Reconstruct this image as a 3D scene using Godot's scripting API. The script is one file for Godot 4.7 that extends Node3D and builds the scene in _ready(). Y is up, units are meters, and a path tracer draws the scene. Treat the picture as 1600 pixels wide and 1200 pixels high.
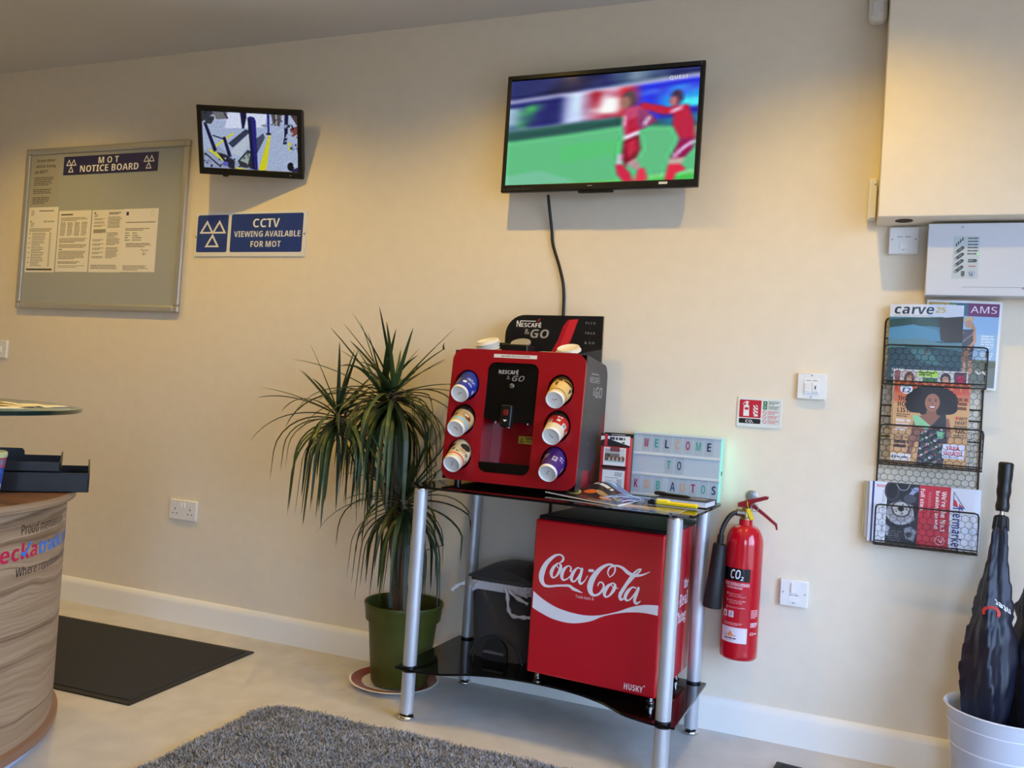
extends Node3D
# Waiting room of a garage: camera, light and exposure first, then the room shell, then the things in it.

var M := {}
var fonts := {}
var glyphs := {}
var taken := {}
var rng := RandomNumberGenerator.new()

# ---------------------------------------------------------------- mesh builder
class MB:
	var st := SurfaceTool.new()
	var x := Transform3D()
	func _init():
		st.begin(Mesh.PRIMITIVE_TRIANGLES)
	func v(p: Vector3, n: Vector3, uv := Vector2.ZERO):
		st.set_normal((x.basis * n).normalized())
		st.set_uv(uv)
		st.add_vertex(x * p)
	func tri(a: Vector3, b: Vector3, c: Vector3, n: Vector3):
		v(a, n); v(c, n); v(b, n)
	# counter-clockwise seen from outside
	func quad(a: Vector3, b: Vector3, c: Vector3, d: Vector3):
		var n := (b - a).cross(c - a)
		if n.length_squared() < 1e-16:
			n = (c - a).cross(d - a)
		n = n.normalized()
		v(a, n, Vector2(0, 1)); v(c, n, Vector2(1, 0)); v(b, n, Vector2(1, 1))
		v(a, n, Vector2(0, 1)); v(d, n, Vector2(0, 0)); v(c, n, Vector2(1, 0))
	func squad(p: Array, n: Array, uv: Array):
		for i in [0, 2, 1, 0, 3, 2]:
			v(p[i], n[i], uv[i])
	func box(c: Vector3, s: Vector3):
		var h := s / 2
		var p := func(i, j, k): return c + Vector3(h.x * i, h.y * j, h.z * k)
		quad(p.call(-1, -1, 1), p.call(1, -1, 1), p.call(1, 1, 1), p.call(-1, 1, 1))
		quad(p.call(1, -1, -1), p.call(-1, -1, -1), p.call(-1, 1, -1), p.call(1, 1, -1))
		quad(p.call(1, -1, 1), p.call(1, -1, -1), p.call(1, 1, -1), p.call(1, 1, 1))
		quad(p.call(-1, -1, -1), p.call(-1, -1, 1), p.call(-1, 1, 1), p.call(-1, 1, -1))
		quad(p.call(-1, 1, 1), p.call(1, 1, 1), p.call(1, 1, -1), p.call(-1, 1, -1))
		quad(p.call(-1, -1, -1), p.call(1, -1, -1), p.call(1, -1, 1), p.call(-1, -1, 1))
	# box with all edges rounded
	func rbox(c: Vector3, s: Vector3, r: float, k := 2):
		var h := s / 2 - Vector3(r, r, r)
		var ax := []
		for i in k + 1:
			ax.append([tan((float(i) / k - 1.0) * PI / 4), -1.0])
		for i in k + 1:
			ax.append([tan(float(i) / k * PI / 4), 1.0])
		for f in [[Vector3.RIGHT, Vector3.UP, Vector3.BACK], [Vector3.FORWARD, Vector3.UP, Vector3.RIGHT], [Vector3.LEFT, Vector3.UP, Vector3.FORWARD], [Vector3.BACK, Vector3.UP, Vector3.LEFT], [Vector3.RIGHT, Vector3.FORWARD, Vector3.UP], [Vector3.RIGHT, Vector3.BACK, Vector3.DOWN]]:
			for i in ax.size() - 1:
				for j in ax.size() - 1:
					var ps := []
					var ns := []
					var us := []
					for q in [[i, j], [i + 1, j], [i + 1, j + 1], [i, j + 1]]:
						var a: Array = ax[q[0]]
						var b: Array = ax[q[1]]
						var d: Vector3 = (f[2] + f[0] * a[0] + f[1] * b[0]).normalized()
						var o: Vector3 = f[2] + f[0] * a[1] + f[1] * b[1]
						ps.append(c + Vector3(o.x * h.x, o.y * h.y, o.z * h.z) + d * r)
						ns.append(d)
						us.append(Vector2(0.5 + 0.5 * a[1], 0.5 - 0.5 * b[1]))
					squad(ps, ns, us)
	# profile (radius, y) from the bottom up the outside
	func lathe(pr: Array, seg := 32, from := 0.0, to := TAU, sharp := 0.6):
		var n := []
		for i in pr.size() - 1:
			var t: Vector2 = (pr[i + 1] - pr[i]).normalized()
			n.append(Vector2(t.y, -t.x))
		var total := 0.0
		var at := [0.0]
		for i in pr.size() - 1:
			total += pr[i].distance_to(pr[i + 1])
			at.append(total)
		for i in pr.size() - 1:
			var n0: Vector2 = n[i]
			var n1: Vector2 = n[i]
			if i > 0 and n[i - 1].dot(n[i]) > sharp:
				n0 = (n[i - 1] + n[i]).normalized()
			if i < n.size() - 1 and n[i + 1].dot(n[i]) > sharp:
				n1 = (n[i + 1] + n[i]).normalized()
			for k in seg:
				var ps := []
				var ns := []
				var us := []
				for q in [[k, 0], [k + 1, 0], [k + 1, 1], [k, 1]]:
					var u := float(q[0]) / seg
					var a := lerpf(from, to, u)
					var p: Vector2 = pr[i + q[1]]
					var m: Vector2 = n1 if q[1] else n0
					ps.append(Vector3(p.x * sin(a), p.y, p.x * cos(a)))
					ns.append(Vector3(m.x * sin(a), m.y, m.x * cos(a)))
					us.append(Vector2(u, 1.0 - at[i + q[1]] / total))
				squad(ps, ns, us)
	func cyl(a: Vector3, b: Vector3, r: float, seg := 20, r2 := -1.0):
		tube([a, b], [r, r if r2 < 0 else r2], seg)
	func tube(pts: Array, rad, seg := 10, caps := true):
		var t := []
		for i in pts.size():
			var d: Vector3 = (pts[mini(i + 1, pts.size() - 1)] - pts[maxi(i - 1, 0)])
			t.append(d.normalized())
		var u: Vector3 = t[0].cross(Vector3.UP if absf(t[0].y) < 0.9 else Vector3.RIGHT).normalized()
		var rings := []
		for i in pts.size():
			u = (u - t[i] * u.dot(t[i])).normalized()
			var w: Vector3 = t[i].cross(u)
			var r: float = rad[i] if rad is Array else rad
			var ring := []
			for k in seg + 1:
				var a := TAU * k / seg
				var d := u * cos(a) + w * sin(a)
				ring.append([pts[i] + d * r, d])
			rings.append(ring)
		for i in pts.size() - 1:
			for k in seg:
				var q := [rings[i][k], rings[i][k + 1], rings[i + 1][k + 1], rings[i + 1][k]]
				var a := float(k) / seg
				var b := float(k + 1) / seg
				var c := float(i) / (pts.size() - 1)
				var d := float(i + 1) / (pts.size() - 1)
				squad([q[0][0], q[1][0], q[2][0], q[3][0]], [q[0][1], q[1][1], q[2][1], q[3][1]], [Vector2(a, c), Vector2(b, c), Vector2(b, d), Vector2(a, d)])
		if caps:
			for k in seg:
				tri(pts[0], rings[0][k + 1][0], rings[0][k][0], -t[0])
				tri(pts[-1], rings[-1][k][0], rings[-1][k + 1][0], t[-1])
	# counter-clockwise polygon in xy, pushed out from z0 to z1
	func prism(poly: PackedVector2Array, z0: float, z1: float, smooth := 0.8, back := true):
		var idx := Geometry2D.triangulate_polygon(poly)
		var bb := Rect2(poly[0], Vector2.ZERO)
		for p in poly:
			bb = bb.expand(p)
		for i in range(0, idx.size(), 3):
			var a := poly[idx[i]]
			var b := poly[idx[i + 1]]
			var c := poly[idx[i + 2]]
			if (b - a).cross(c - a) < 0:
				var s := b
				b = c
				c = s
			for q in [a, c, b]:
				v(Vector3(q.x, q.y, z1), Vector3.BACK, Vector2((q.x - bb.position.x) / bb.size.x, 1.0 - (q.y - bb.position.y) / bb.size.y))
			if back:
				for q in [a, b, c]:
					v(Vector3(q.x, q.y, z0), Vector3.FORWARD)
		side(poly, poly, z0, z1, smooth)
	func side(pa: PackedVector2Array, pb: PackedVector2Array, z0: float, z1: float, smooth := 0.8):
		var n := pa.size()
		var en := []
		for i in n:
			var e := (pa[(i + 1) % n] - pa[i]).normalized()
			en.append(Vector2(e.y, -e.x))
		for i in n:
			var j := (i + 1) % n
			var na: Vector2 = en[i]
			var nb: Vector2 = en[i]
			if en[(i + n - 1) % n].dot(en[i]) > smooth:
				na = (en[(i + n - 1) % n] + en[i]).normalized()
			if en[j].dot(en[i]) > smooth:
				nb = (en[j] + en[i]).normalized()
			var tilt := 0.0 if pa == pb else 1.0
			var ma := Vector3(na.x, na.y, tilt)
			var mb := Vector3(nb.x, nb.y, tilt)
			squad([Vector3(pa[i].x, pa[i].y, z0), Vector3(pa[j].x, pa[j].y, z0), Vector3(pb[j].x, pb[j].y, z1), Vector3(pb[i].x, pb[i].y, z1)], [ma, mb, mb, ma], [Vector2(0, 1), Vector2(1, 1), Vector2(1, 0), Vector2(0, 0)])
	# rounded plate centred on the origin with a chamfered front rim
	func slab(w: float, h: float, r: float, z0: float, z1: float, b := 0.0, k := 4):
		var a := MB.rr(w, h, r, k)
		if b <= 0:
			prism(a, z0, z1)
			return
		var c := MB.rr(w - 2 * b, h - 2 * b, maxf(r - b, 0.0005), k)
		side(a, a, z0, z1 - b)
		side(a, c, z1 - b, z1)
		prism(c, z0, z1)
	static func rr(w: float, h: float, r: float, k := 4) -> PackedVector2Array:
		var o := PackedVector2Array()
		for q in [[1, -1, -PI / 2], [1, 1, 0.0], [-1, 1, PI / 2], [-1, -1, PI]]:
			for i in k + 1:
				var a: float = q[2] + PI / 2 * i / k
				o.append(Vector2(q[0] * (w / 2 - r) + r * cos(a), q[1] * (h / 2 - r) + r * sin(a)))
		return o
	func mesh() -> ArrayMesh:
		return st.commit()

# ---------------------------------------------------------------- flat prints
class Print:
	var im: Image
	var k: float
	var own
	func _init(owner_node, w: float, h: float, scale: float, c: Color):
		own = owner_node
		k = scale
		im = Image.create(int(w * k), int(h * k), false, Image.FORMAT_RGB8)
		im.fill(c)
	func rect(x: float, y: float, w: float, h: float, c: Color):
		im.fill_rect(Rect2i(roundi(x * k), roundi(y * k), maxi(1, roundi(w * k)), maxi(1, roundi(h * k))), c)
	func poly(pts: Array, c: Color):
		var q := []
		var lo := 1e9
		var hi := -1e9
		for p in pts:
			var s: Vector2 = p * k
			q.append(s)
			lo = minf(lo, s.y)
			hi = maxf(hi, s.y)
		for y in range(maxi(0, floori(lo)), mini(im.get_height(), ceili(hi) + 1)):
			var xs := []
			var yy := y + 0.5
			for i in q.size():
				var a: Vector2 = q[i]
				var b: Vector2 = q[(i + 1) % q.size()]
				if (a.y <= yy) != (b.y <= yy):
					xs.append(a.x + (yy - a.y) / (b.y - a.y) * (b.x - a.x))
			xs.sort()
			for i in range(0, xs.size() - 1, 2):
				var x0 := clampi(roundi(xs[i]), 0, im.get_width())
				var x1 := clampi(roundi(xs[i + 1]), 0, im.get_width())
				if x1 > x0:
					im.fill_rect(Rect2i(x0, y, x1 - x0, 1), c)
	func oval(x: float, y: float, rx: float, ry: float, c: Color, turn := 0.0):
		var p := []
		for i in 24:
			p.append(Vector2(x, y) + (Vector2(cos(TAU * i / 24) * rx, sin(TAU * i / 24) * ry)).rotated(turn))
		poly(p, c)
	func line(pts: Array, w: float, c: Color):
		for i in pts.size() - 1:
			var d: Vector2 = (pts[i + 1] - pts[i]).normalized().orthogonal() * w / 2
			poly([pts[i] + d, pts[i + 1] + d, pts[i + 1] - d, pts[i] - d], c)
			oval(pts[i + 1].x, pts[i + 1].y, w / 2, w / 2, c)
	# text that fills a box: x, y of the top left corner, width, height
	func text(s: String, x: float, y: float, w: float, h: float, c: Color, face := "sans_bold", slant := 0.0, turn := 0.0):
		var t: PackedVector2Array = own.letters(s, face)
		for i in range(0, t.size(), 3):
			var p := []
			for j in 3:
				var u := t[i + j]
				var o := Vector2((u.x + slant * u.y * h / w) * w, (1.0 - u.y) * h)
				p.append(Vector2(x, y) + o.rotated(turn))
			poly(p, c)
	# grey bars that stand for paragraphs too small to read
	func lines(x: float, y: float, w: float, n: int, step: float, c: Color, size := 0.5, seed_ := 1):
		var r := RandomNumberGenerator.new()
		r.seed = seed_
		for i in n:
			var e := w * (r.randf_range(0.55, 0.95) if i == n - 1 else r.randf_range(0.86, 1.0))
			var px := 0.0
			while px < e:
				var ww := minf(r.randf_range(1.5, 6.0) * step * 0.5, e - px)
				rect(x + px, y + i * step, ww, step * size, c)
				px += ww + step * 0.28
	func blur(n: float):
		smear(n, n)
	func smear(nx: float, ny: float):
		var w := im.get_width()
		var h := im.get_height()
		im.resize(maxi(4, int(w / nx)), maxi(4, int(h / ny)), Image.INTERPOLATE_LANCZOS)
		im.resize(w, h, Image.INTERPOLATE_CUBIC)
	func speckle(amount: float, seed_ := 3, size := 2.0):
		var nz := FastNoiseLite.new()
		nz.seed = seed_
		nz.frequency = 1.0 / (size * 2.0)
		for yy in im.get_height():
			for xx in im.get_width():
				var c := im.get_pixel(xx, yy)
				var d := nz.get_noise_2d(xx, yy) * amount
				im.set_pixel(xx, yy, Color(c.r + d, c.g + d, c.b + d))
	func tex() -> ImageTexture:
		return ImageTexture.create_from_image(im)

# ---------------------------------------------------------------- helpers
func letters(s: String, face: String) -> PackedVector2Array:
	var key := face + s
	if glyphs.has(key):
		return glyphs[key]
	if not fonts.has(face):
		var f := SystemFont.new()
		f.font_names = PackedStringArray([{"sans": "Droid Sans", "sans_bold": "Droid Sans", "serif": "Droid Serif", "serif_bold": "Droid Serif", "mono": "Droid Sans Mono"}[face]])
		f.font_weight = 700 if face.ends_with("bold") else 400
		fonts[face] = f
	var t := TextMesh.new()
	t.font = fonts[face]
	t.text = s
	t.font_size = 48
	t.pixel_size = 0.01
	t.depth = 0.01
	t.curve_step = 1.5
	var a := t.surface_get_arrays(0)
	var vs: PackedVector3Array = a[Mesh.ARRAY_VERTEX]
	var ns: PackedVector3Array = a[Mesh.ARRAY_NORMAL]
	var ix = a[Mesh.ARRAY_INDEX]
	if ix == null:
		ix = PackedInt32Array(range(vs.size()))
	var out := PackedVector2Array()
	for i in range(0, ix.size(), 3):
		if ns[ix[i]].z > 0.5:
			for j in 3:
				out.append(Vector2(vs[ix[i + j]].x, vs[ix[i + j]].y))
	var bb := Rect2(out[0], Vector2.ZERO)
	for p in out:
		bb = bb.expand(p)
	for i in out.size():
		out[i] = (out[i] - bb.position) / bb.size
	glyphs[key] = out
	return out

# lettering as a thin print; where(u, v) gives [point, normal] for u, v in 0..1 over the text's box
func lettering(parent: Node, s: String, where: Callable, m: Material, face := "sans_bold", slant := 0.0, called := "lettering"):
	var t := letters(s, face)
	var b := MB.new()
	for i in range(0, t.size(), 3):
		var ps := []
		for j in 3:
			var u := t[i + j]
			ps.append(where.call(u.x + slant * u.y, u.y))
		var n: Vector3 = ps[0][1]
		var flip: bool = (ps[1][0] - ps[0][0]).cross(ps[2][0] - ps[0][0]).dot(n) > 0
		for j in ([0, 2, 1] if flip else [0, 1, 2]):
			b.v(ps[j][0], ps[j][1])
	return part(parent, called, b, m)

func flat_text(parent: Node, s: String, c: Vector3, w: float, h: float, m: Material, face := "sans_bold", slant := 0.0, called := "lettering"):
	return lettering(parent, s, func(u, q): return [c + Vector3((u - 0.5) * w, (q - 0.5) * h, 0), Vector3.BACK], m, face, slant, called)

func mat(c: Color, rough := 0.6, metal := 0.0, extra := {}) -> StandardMaterial3D:
	var m := StandardMaterial3D.new()
	m.albedo_color = c
	m.roughness = rough
	m.metallic = metal
	for k in extra:
		m.set(k, extra[k])
	return m

func print_mat(p: Print, rough := 0.5) -> StandardMaterial3D:
	var m := mat(Color.WHITE, rough)
	m.albedo_texture = p.tex()
	m.texture_repeat = false
	return m

func noise_tex(freq: float, a: Color, b: Color, seed_ := 1, size := 512, octaves := 4) -> NoiseTexture2D:
	var n := FastNoiseLite.new()
	n.seed = seed_
	n.frequency = freq
	n.fractal_octaves = octaves
	var g := Gradient.new()
	g.set_color(0, a)
	g.set_color(1, b)
	var t := NoiseTexture2D.new()
	t.width = size
	t.height = size
	t.seamless = true
	t.noise = n
	t.color_ramp = g
	return t

func numbered(s: String) -> String:
	taken[s] = taken.get(s, 0) + 1
	return s if taken[s] == 1 else "%s_%03d" % [s, taken[s] - 1]

func thing(called: String, label: String, category: String, at := Vector3.ZERO, turn := 0.0, group := "") -> Node3D:
	var o := Node3D.new()
	o.name = numbered(called)
	add_child(o)
	o.position = at
	o.rotation.y = turn
	tag(o, label, category, group)
	return o

func tag(o: Node, label: String, category: String, group := ""):
	o.set_meta("label", label)
	o.set_meta("category", category)
	if group:
		o.set_meta("group", group)

func part(parent: Node, called: String, b, m: Material) -> MeshInstance3D:
	var o := MeshInstance3D.new()
	o.name = called
	o.mesh = b.mesh() if b is MB else b
	o.material_override = m
	parent.add_child(o, true)
	return o

func single(called: String, label: String, category: String, b, m: Material, group := "") -> MeshInstance3D:
	var o := part(self, numbered(called), b, m)
	tag(o, label, category, group)
	return o

func shell(called: String, b, m: Material, label: String, parent: Node = self) -> MeshInstance3D:
	var o := part(parent, called, b, m)
	if parent == self:
		o.set_meta("kind", "structure")
		o.set_meta("label", label)
	return o

func bx(c: Vector3, s: Vector3) -> MB:
	var b := MB.new()
	b.box(c, s)
	return b

func rbx(c: Vector3, s: Vector3, r: float, k := 2) -> MB:
	var b := MB.new()
	b.rbox(c, s, r, k)
	return b

# a flat printed face, w by h, facing +z, centred on c
func face_print(parent: Node, called: String, p: Print, c: Vector3, w: float, h: float, rough := 0.5) -> MeshInstance3D:
	var b := MB.new()
	b.quad(c + Vector3(-w / 2, -h / 2, 0), c + Vector3(w / 2, -h / 2, 0), c + Vector3(w / 2, h / 2, 0), c + Vector3(-w / 2, h / 2, 0))
	return part(parent, called, b, print_mat(p, rough))

func spline(pts: Array, n := 8) -> Array:
	var out := []
	for i in pts.size() - 1:
		var a = pts[maxi(i - 1, 0)]
		var b = pts[i]
		var c = pts[i + 1]
		var d = pts[mini(i + 2, pts.size() - 1)]
		for j in n:
			out.append(b.cubic_interpolate(c, a, d, float(j) / n))
	out.append(pts[-1])
	return out

func rgb(r: int, g: int, b: int) -> Color:
	return Color8(r, g, b)

# ---------------------------------------------------------------- the scene
func _ready():
	rng.seed = 7
	set_view()
	set_light()
	make_materials()
	build_room()
	build_lamps()
	build_objects()

func set_view():
	var cam := Camera3D.new()
	cam.name = "camera"
	var right := Vector3(0.92795, 0.06613, -0.36678)
	var up := Vector3(-0.05385, 0.99759, 0.04362)
	var yaw := 0.376337
	var pitch := 0.019918
	var roll := 0.066168
	var fwd := Vector3(-sin(yaw) * cos(pitch), sin(pitch), -cos(yaw) * cos(pitch))
	var r0 := Vector3(cos(yaw), 0, -sin(yaw))
	var u0 := r0.cross(fwd)
	right = r0 * cos(roll) + u0 * sin(roll)
	up = u0 * cos(roll) - r0 * sin(roll)
	cam.transform = Transform3D(Basis(right, up, -fwd), Vector3(0, 1.0683, 2.9889))
	cam.fov = 48.66
	cam.near = 0.05
	cam.current = true
	add_child(cam)

func set_light():
	var sky := ProceduralSkyMaterial.new()
	sky.sky_top_color = rgb(128, 162, 212)
	sky.sky_horizon_color = rgb(164, 190, 226)
	sky.sky_curve = 0.3
	sky.ground_horizon_color = rgb(110, 118, 128)
	sky.ground_bottom_color = rgb(88, 92, 98)
	sky.energy_multiplier = SKY
	var e := Environment.new()
	e.background_mode = Environment.BG_SKY
	e.sky = Sky.new()
	e.sky.sky_material = sky
	e.tonemap_mode = Environment.TONE_MAPPER_LINEAR
	e.tonemap_exposure = 1.0
	e.sdfgi_enabled = true
	e.ssao_enabled = true
	e.ssil_enabled = true
	var w := WorldEnvironment.new()
	w.name = "environment"
	w.environment = e
	add_child(w)

const SKY := 20.0
const LAMP := 1.0
const LAMP_COLOR := Color(1.0,0.82,0.3)

func make_materials():
	M.wall = mat(rgb(236, 224, 202), 0.85)
	M.wall.albedo_texture = noise_tex(0.02, rgb(250, 250, 250), rgb(255, 255, 255), 4, 512, 5)
	M.wall.uv1_triplanar = true
	M.wall.uv1_world_triplanar = true
	M.wall.uv1_scale = Vector3(1.2, 1.2, 1.2)
	M.ceiling = mat(rgb(205, 202, 198), 0.9)
	M.skirting = mat(rgb(240, 238, 230), 0.45)
	M.floor = mat(Color.WHITE, 0.42)
	M.floor.albedo_texture = noise_tex(0.012, rgb(194, 189, 183), rgb(212, 207, 201), 9, 1024, 5)
	M.floor.uv1_triplanar = true
	M.floor.uv1_world_triplanar = true
	M.floor.uv1_scale = Vector3(0.55, 0.55, 0.55)
	M.white = mat(rgb(236, 236, 234), 0.35)
	M.plastic_white = mat(rgb(232, 232, 230), 0.3)
	M.print_black = mat(rgb(20, 20, 22), 0.6)
	M.print_white = mat(rgb(235, 235, 235), 0.6)
	M.black = mat(rgb(14, 14, 16), 0.35)
	M.black_matte = mat(rgb(20, 20, 22), 0.6)
	M.chrome = mat(rgb(215, 215, 215), 0.15, 1.0)
	M.steel = mat(rgb(178, 180, 184), 0.3, 1.0)
	M.silver = mat(rgb(200, 203, 208), 0.45, 0.6)
	M.red = mat(rgb(176, 16, 28), 0.22)
	M.glass_black = mat(rgb(7, 7, 8), 0.04)
	M.alu = mat(rgb(186, 184, 178), 0.4, 0.6)
	M.dark_hole = mat(rgb(10, 10, 10), 0.7)
	M.paper = mat(rgb(232, 230, 224), 0.7)

func build_room():
	var t := 0.15
	var H := 2.55
	var x0 := -4.7
	var x1 := 1.35
	var z1 := 5.2
	shell("floor", bx(Vector3((x0 + x1) / 2, -t / 2, z1 / 2), Vector3(x1 - x0 + 2 * t, t, z1 + 2 * t)), M.floor, "pale grey vinyl floor")
	shell("ceiling", bx(Vector3((x0 + x1) / 2, H + t / 2, z1 / 2), Vector3(x1 - x0 + 2 * t, t, z1 + 2 * t)), M.ceiling, "plain off-white ceiling")
	shell("wall_back", bx(Vector3((x0 + x1) / 2, H / 2, -t / 2), Vector3(x1 - x0 + 2 * t, H, t)), M.wall, "cream painted wall with screens and signs")
	shell("wall_left", bx(Vector3(x0 - t / 2, H / 2, z1 / 2), Vector3(t, H, z1)), M.wall, "cream painted side wall")
	# the right wall is a shop front: glazing from low sill to head
	var b := MB.new()
	var g0 := 0.8
	var g1 := 2.9
	b.box(Vector3(x1 + t / 2, H / 2, g0 / 2), Vector3(t, H, g0))
	b.box(Vector3(x1 + t / 2, H / 2, (g1 + z1) / 2), Vector3(t, H, z1 - g1))
	b.box(Vector3(x1 + t / 2, 0.1, (g0 + g1) / 2), Vector3(t, 0.2, g1 - g0))
	b.box(Vector3(x1 + t / 2, 2.35, (g0 + g1) / 2), Vector3(t, 0.4, g1 - g0))
	shell("wall_right", b, M.wall, "cream wall around the shop front glazing")
	glazing("window_1", Vector3(x1 + t / 2, 0.2, (g0 + g1) / 2), g1 - g0, 1.95, 2, PI / 2)
	# glazed entrance in the wall behind the camera
	var bounce_dark := mat(rgb(120, 108, 96), 0.8)  # unseen wall, coloured dark to absorb bounce light in the room
	var d0 := 0.2
	var d1 := 1.2
	b = MB.new()
	b.box(Vector3((x0 + d0) / 2, H / 2, z1 + t / 2), Vector3(d0 - x0, H, t))
	b.box(Vector3((d1 + x1) / 2, H / 2, z1 + t / 2), Vector3(x1 - d1, H, t))
	b.box(Vector3((d0 + d1) / 2, 2.35, z1 + t / 2), Vector3(d1 - d0, 0.4, t))
	b.box(Vector3((d0 + d1) / 2, 0.05, z1 + t / 2), Vector3(d1 - d0, 0.1, t))
	shell("wall_front", b, bounce_dark, "unseen wall darkened to soak up bounce light around the glazed entrance")
	glazing("window_2", Vector3((d0 + d1) / 2, 0.1, z1 + t / 2), d1 - d0, 2.05, 1, PI)
	# skirting boards with a rounded top edge
	var pr := PackedVector2Array([Vector2(0, 0), Vector2(0.018, 0), Vector2(0.018, 0.086), Vector2(0.0172, 0.091), Vector2(0.0148, 0.097), Vector2(0.0108, 0.1035), Vector2(0.006, 0.1085), Vector2(0, 0.1105)])
	for s in [["baseboard_back", Vector3(x0, 0, 0), x1 - x0, PI / 2], ["baseboard_left", Vector3(x0, 0, z1), z1, PI]]:
		b = MB.new()
		b.x = Transform3D(Basis.IDENTITY, Vector3.ZERO)
		b.prism(pr, -s[2] if s[0] == "baseboard_back" else 0.0, 0.0 if s[0] == "baseboard_back" else s[2])
		var o := shell(s[0], b, M.skirting, "white skirting board with rounded top")
		if s[0] == "baseboard_back":
			# profile x becomes room z
			o.transform = Transform3D(Basis(Vector3(0, 0, 1), Vector3.UP, Vector3(-1, 0, 0)), s[1])
		else:
			o.transform = Transform3D(Basis.IDENTITY, Vector3(x0, 0, 0))
	# boxed-in pipes above the alarm panel
	b = MB.new()
	b.rbox(Vector3(0.0575 + 0.75, (1.714 + H) / 2 + 0.02, 0.06), Vector3(1.5, H - 1.714 + 0.04, 0.16), 0.004, 1)
	var o2 := shell("trim_1", b, M.wall, "cream boxed-in ductwork above the alarm panel")
	var hole := MB.new()
	hole.cyl(Vector3(0.135, 1.7135, 0.085), Vector3(0.135, 1.7125, 0.085), 0.026, 20)
	part(o2, "drilled_hole", hole, mat(rgb(70, 55, 42), 0.9))

func glazing(called: String, base: Vector3, w: float, h: float, n: int, turn: float):
	var o := Node3D.new()
	o.name = called
	add_child(o)
	o.position = base
	o.rotation.y = turn
	o.set_meta("kind", "structure")
	o.set_meta("label", "tall shop front glazing in a white frame")
	var fr := mat(rgb(225, 225, 225), 0.4)
	for k in 2:
		part(o, "rail", bx(Vector3(0, 0.03 + k * (h - 0.06), 0), Vector3(w, 0.06, 0.07)), fr)
	for k in n + 1:
		part(o, "mullion", bx(Vector3(-w / 2 + 0.03 + k * (w - 0.06) / n, h / 2, 0), Vector3(0.06, h - 0.12, 0.07)), fr)
	var gl := mat(Color(1, 1, 1, 0.06), 0.0)
	gl.transparency = BaseMaterial3D.TRANSPARENCY_ALPHA
	for k in n:
		var s := (w - 0.06) / n
		part(o, "pane", bx(Vector3(-w / 2 + 0.03 + (k + 0.5) * s, h / 2, 0), Vector3(s - 0.06, h - 0.12, 0.006)), gl)

func build_lamps():
	var glow := mat(Color.BLACK, 0.5)
	glow.emission_enabled = true
	glow.emission = LAMP_COLOR
	glow.emission_energy_multiplier = 6.0
	for z in [0.68, 2.0, 3.3, 4.5]:  # only the first row follows the shadows; rear rows are unseen, added as fill
		for x in [-3.5, -2.35, -1.2, -0.05]:
			var o := thing("ceiling_downlight", "small round recessed downlight in the ceiling, rear rows added for fill", "downlight", Vector3(x, 2.55, z), 0.0, "recessed ceiling downlights")
			var b := MB.new()
			b.lathe([Vector2(0.032, -0.003), Vector2(0.036, -0.006), Vector2(0.043, -0.005), Vector2(0.046, 0.0)], 24)
			part(o, "ring", b, M.white)
			b = MB.new()
			b.lathe([Vector2(0.0, -0.002), Vector2(0.032, -0.002)].map(func(p): return p), 20)
			part(o, "bulb", b, glow)
			var l := SpotLight3D.new()
			l.name = "light"
			o.add_child(l)
			l.position = Vector3(0, -0.012, 0)
			l.rotation.x = -PI / 2
			l.light_color = LAMP_COLOR
			l.light_energy = LAMP * (1.0 if z < 1.0 else 0.25)
			l.light_size = 0.012
			l.spot_angle = 70.0
			l.spot_angle_attenuation = 1.0
			l.spot_range = 9.0
			l.spot_attenuation = 2.0
			l.shadow_enabled = true

func build_objects():
	notice_board()
	cctv_monitor()
	cctv_sign()
	television()
	wall_electrics()
	reception_counter()
	floor_mats()
	glass_table()
	mini_fridge()
	pedal_bin()
	coffee_machine()
	table_top_things()
	potted_plant()
	fire_extinguisher()
	extinguisher_sign()
	alarm_panel()
	magazine_rack()
	umbrella_bucket()

# three outlined triangles, two over one, inside the box x, y, w, h
func three_triangles(p: Print, x: float, y: float, w: float, h: float, c: Color, bg: Color):
	for q in [[0.0, 0.0], [0.46, 0.0], [0.23, 0.5]]:
		var ox: float = x + q[0] * w
		var oy: float = y + q[1] * h
		var tw := 0.54 * w
		var th := 0.5 * h
		p.poly([Vector2(ox, oy + th), Vector2(ox + tw / 2, oy), Vector2(ox + tw, oy + th)], c)
		p.poly([Vector2(ox + 0.2 * tw, oy + 0.87 * th), Vector2(ox + tw / 2, oy + 0.28 * th), Vector2(ox + 0.8 * tw, oy + 0.87 * th)], bg)

func sheet(called: String, label: String, p: Print, cx: float, cy: float, w: float, h: float, z: float, turn := 0.0):
	var o := thing(called, label, "paper", Vector3(cx, cy, z))
	o.rotation.z = turn
	part(o, "sheet", bx(Vector3(0, 0, 0.0002), Vector3(w, h, 0.0004)), M.paper)
	face_print(o, "print", p, Vector3(0, 0, 0.0006), w, h, 0.7)
	return o

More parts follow.
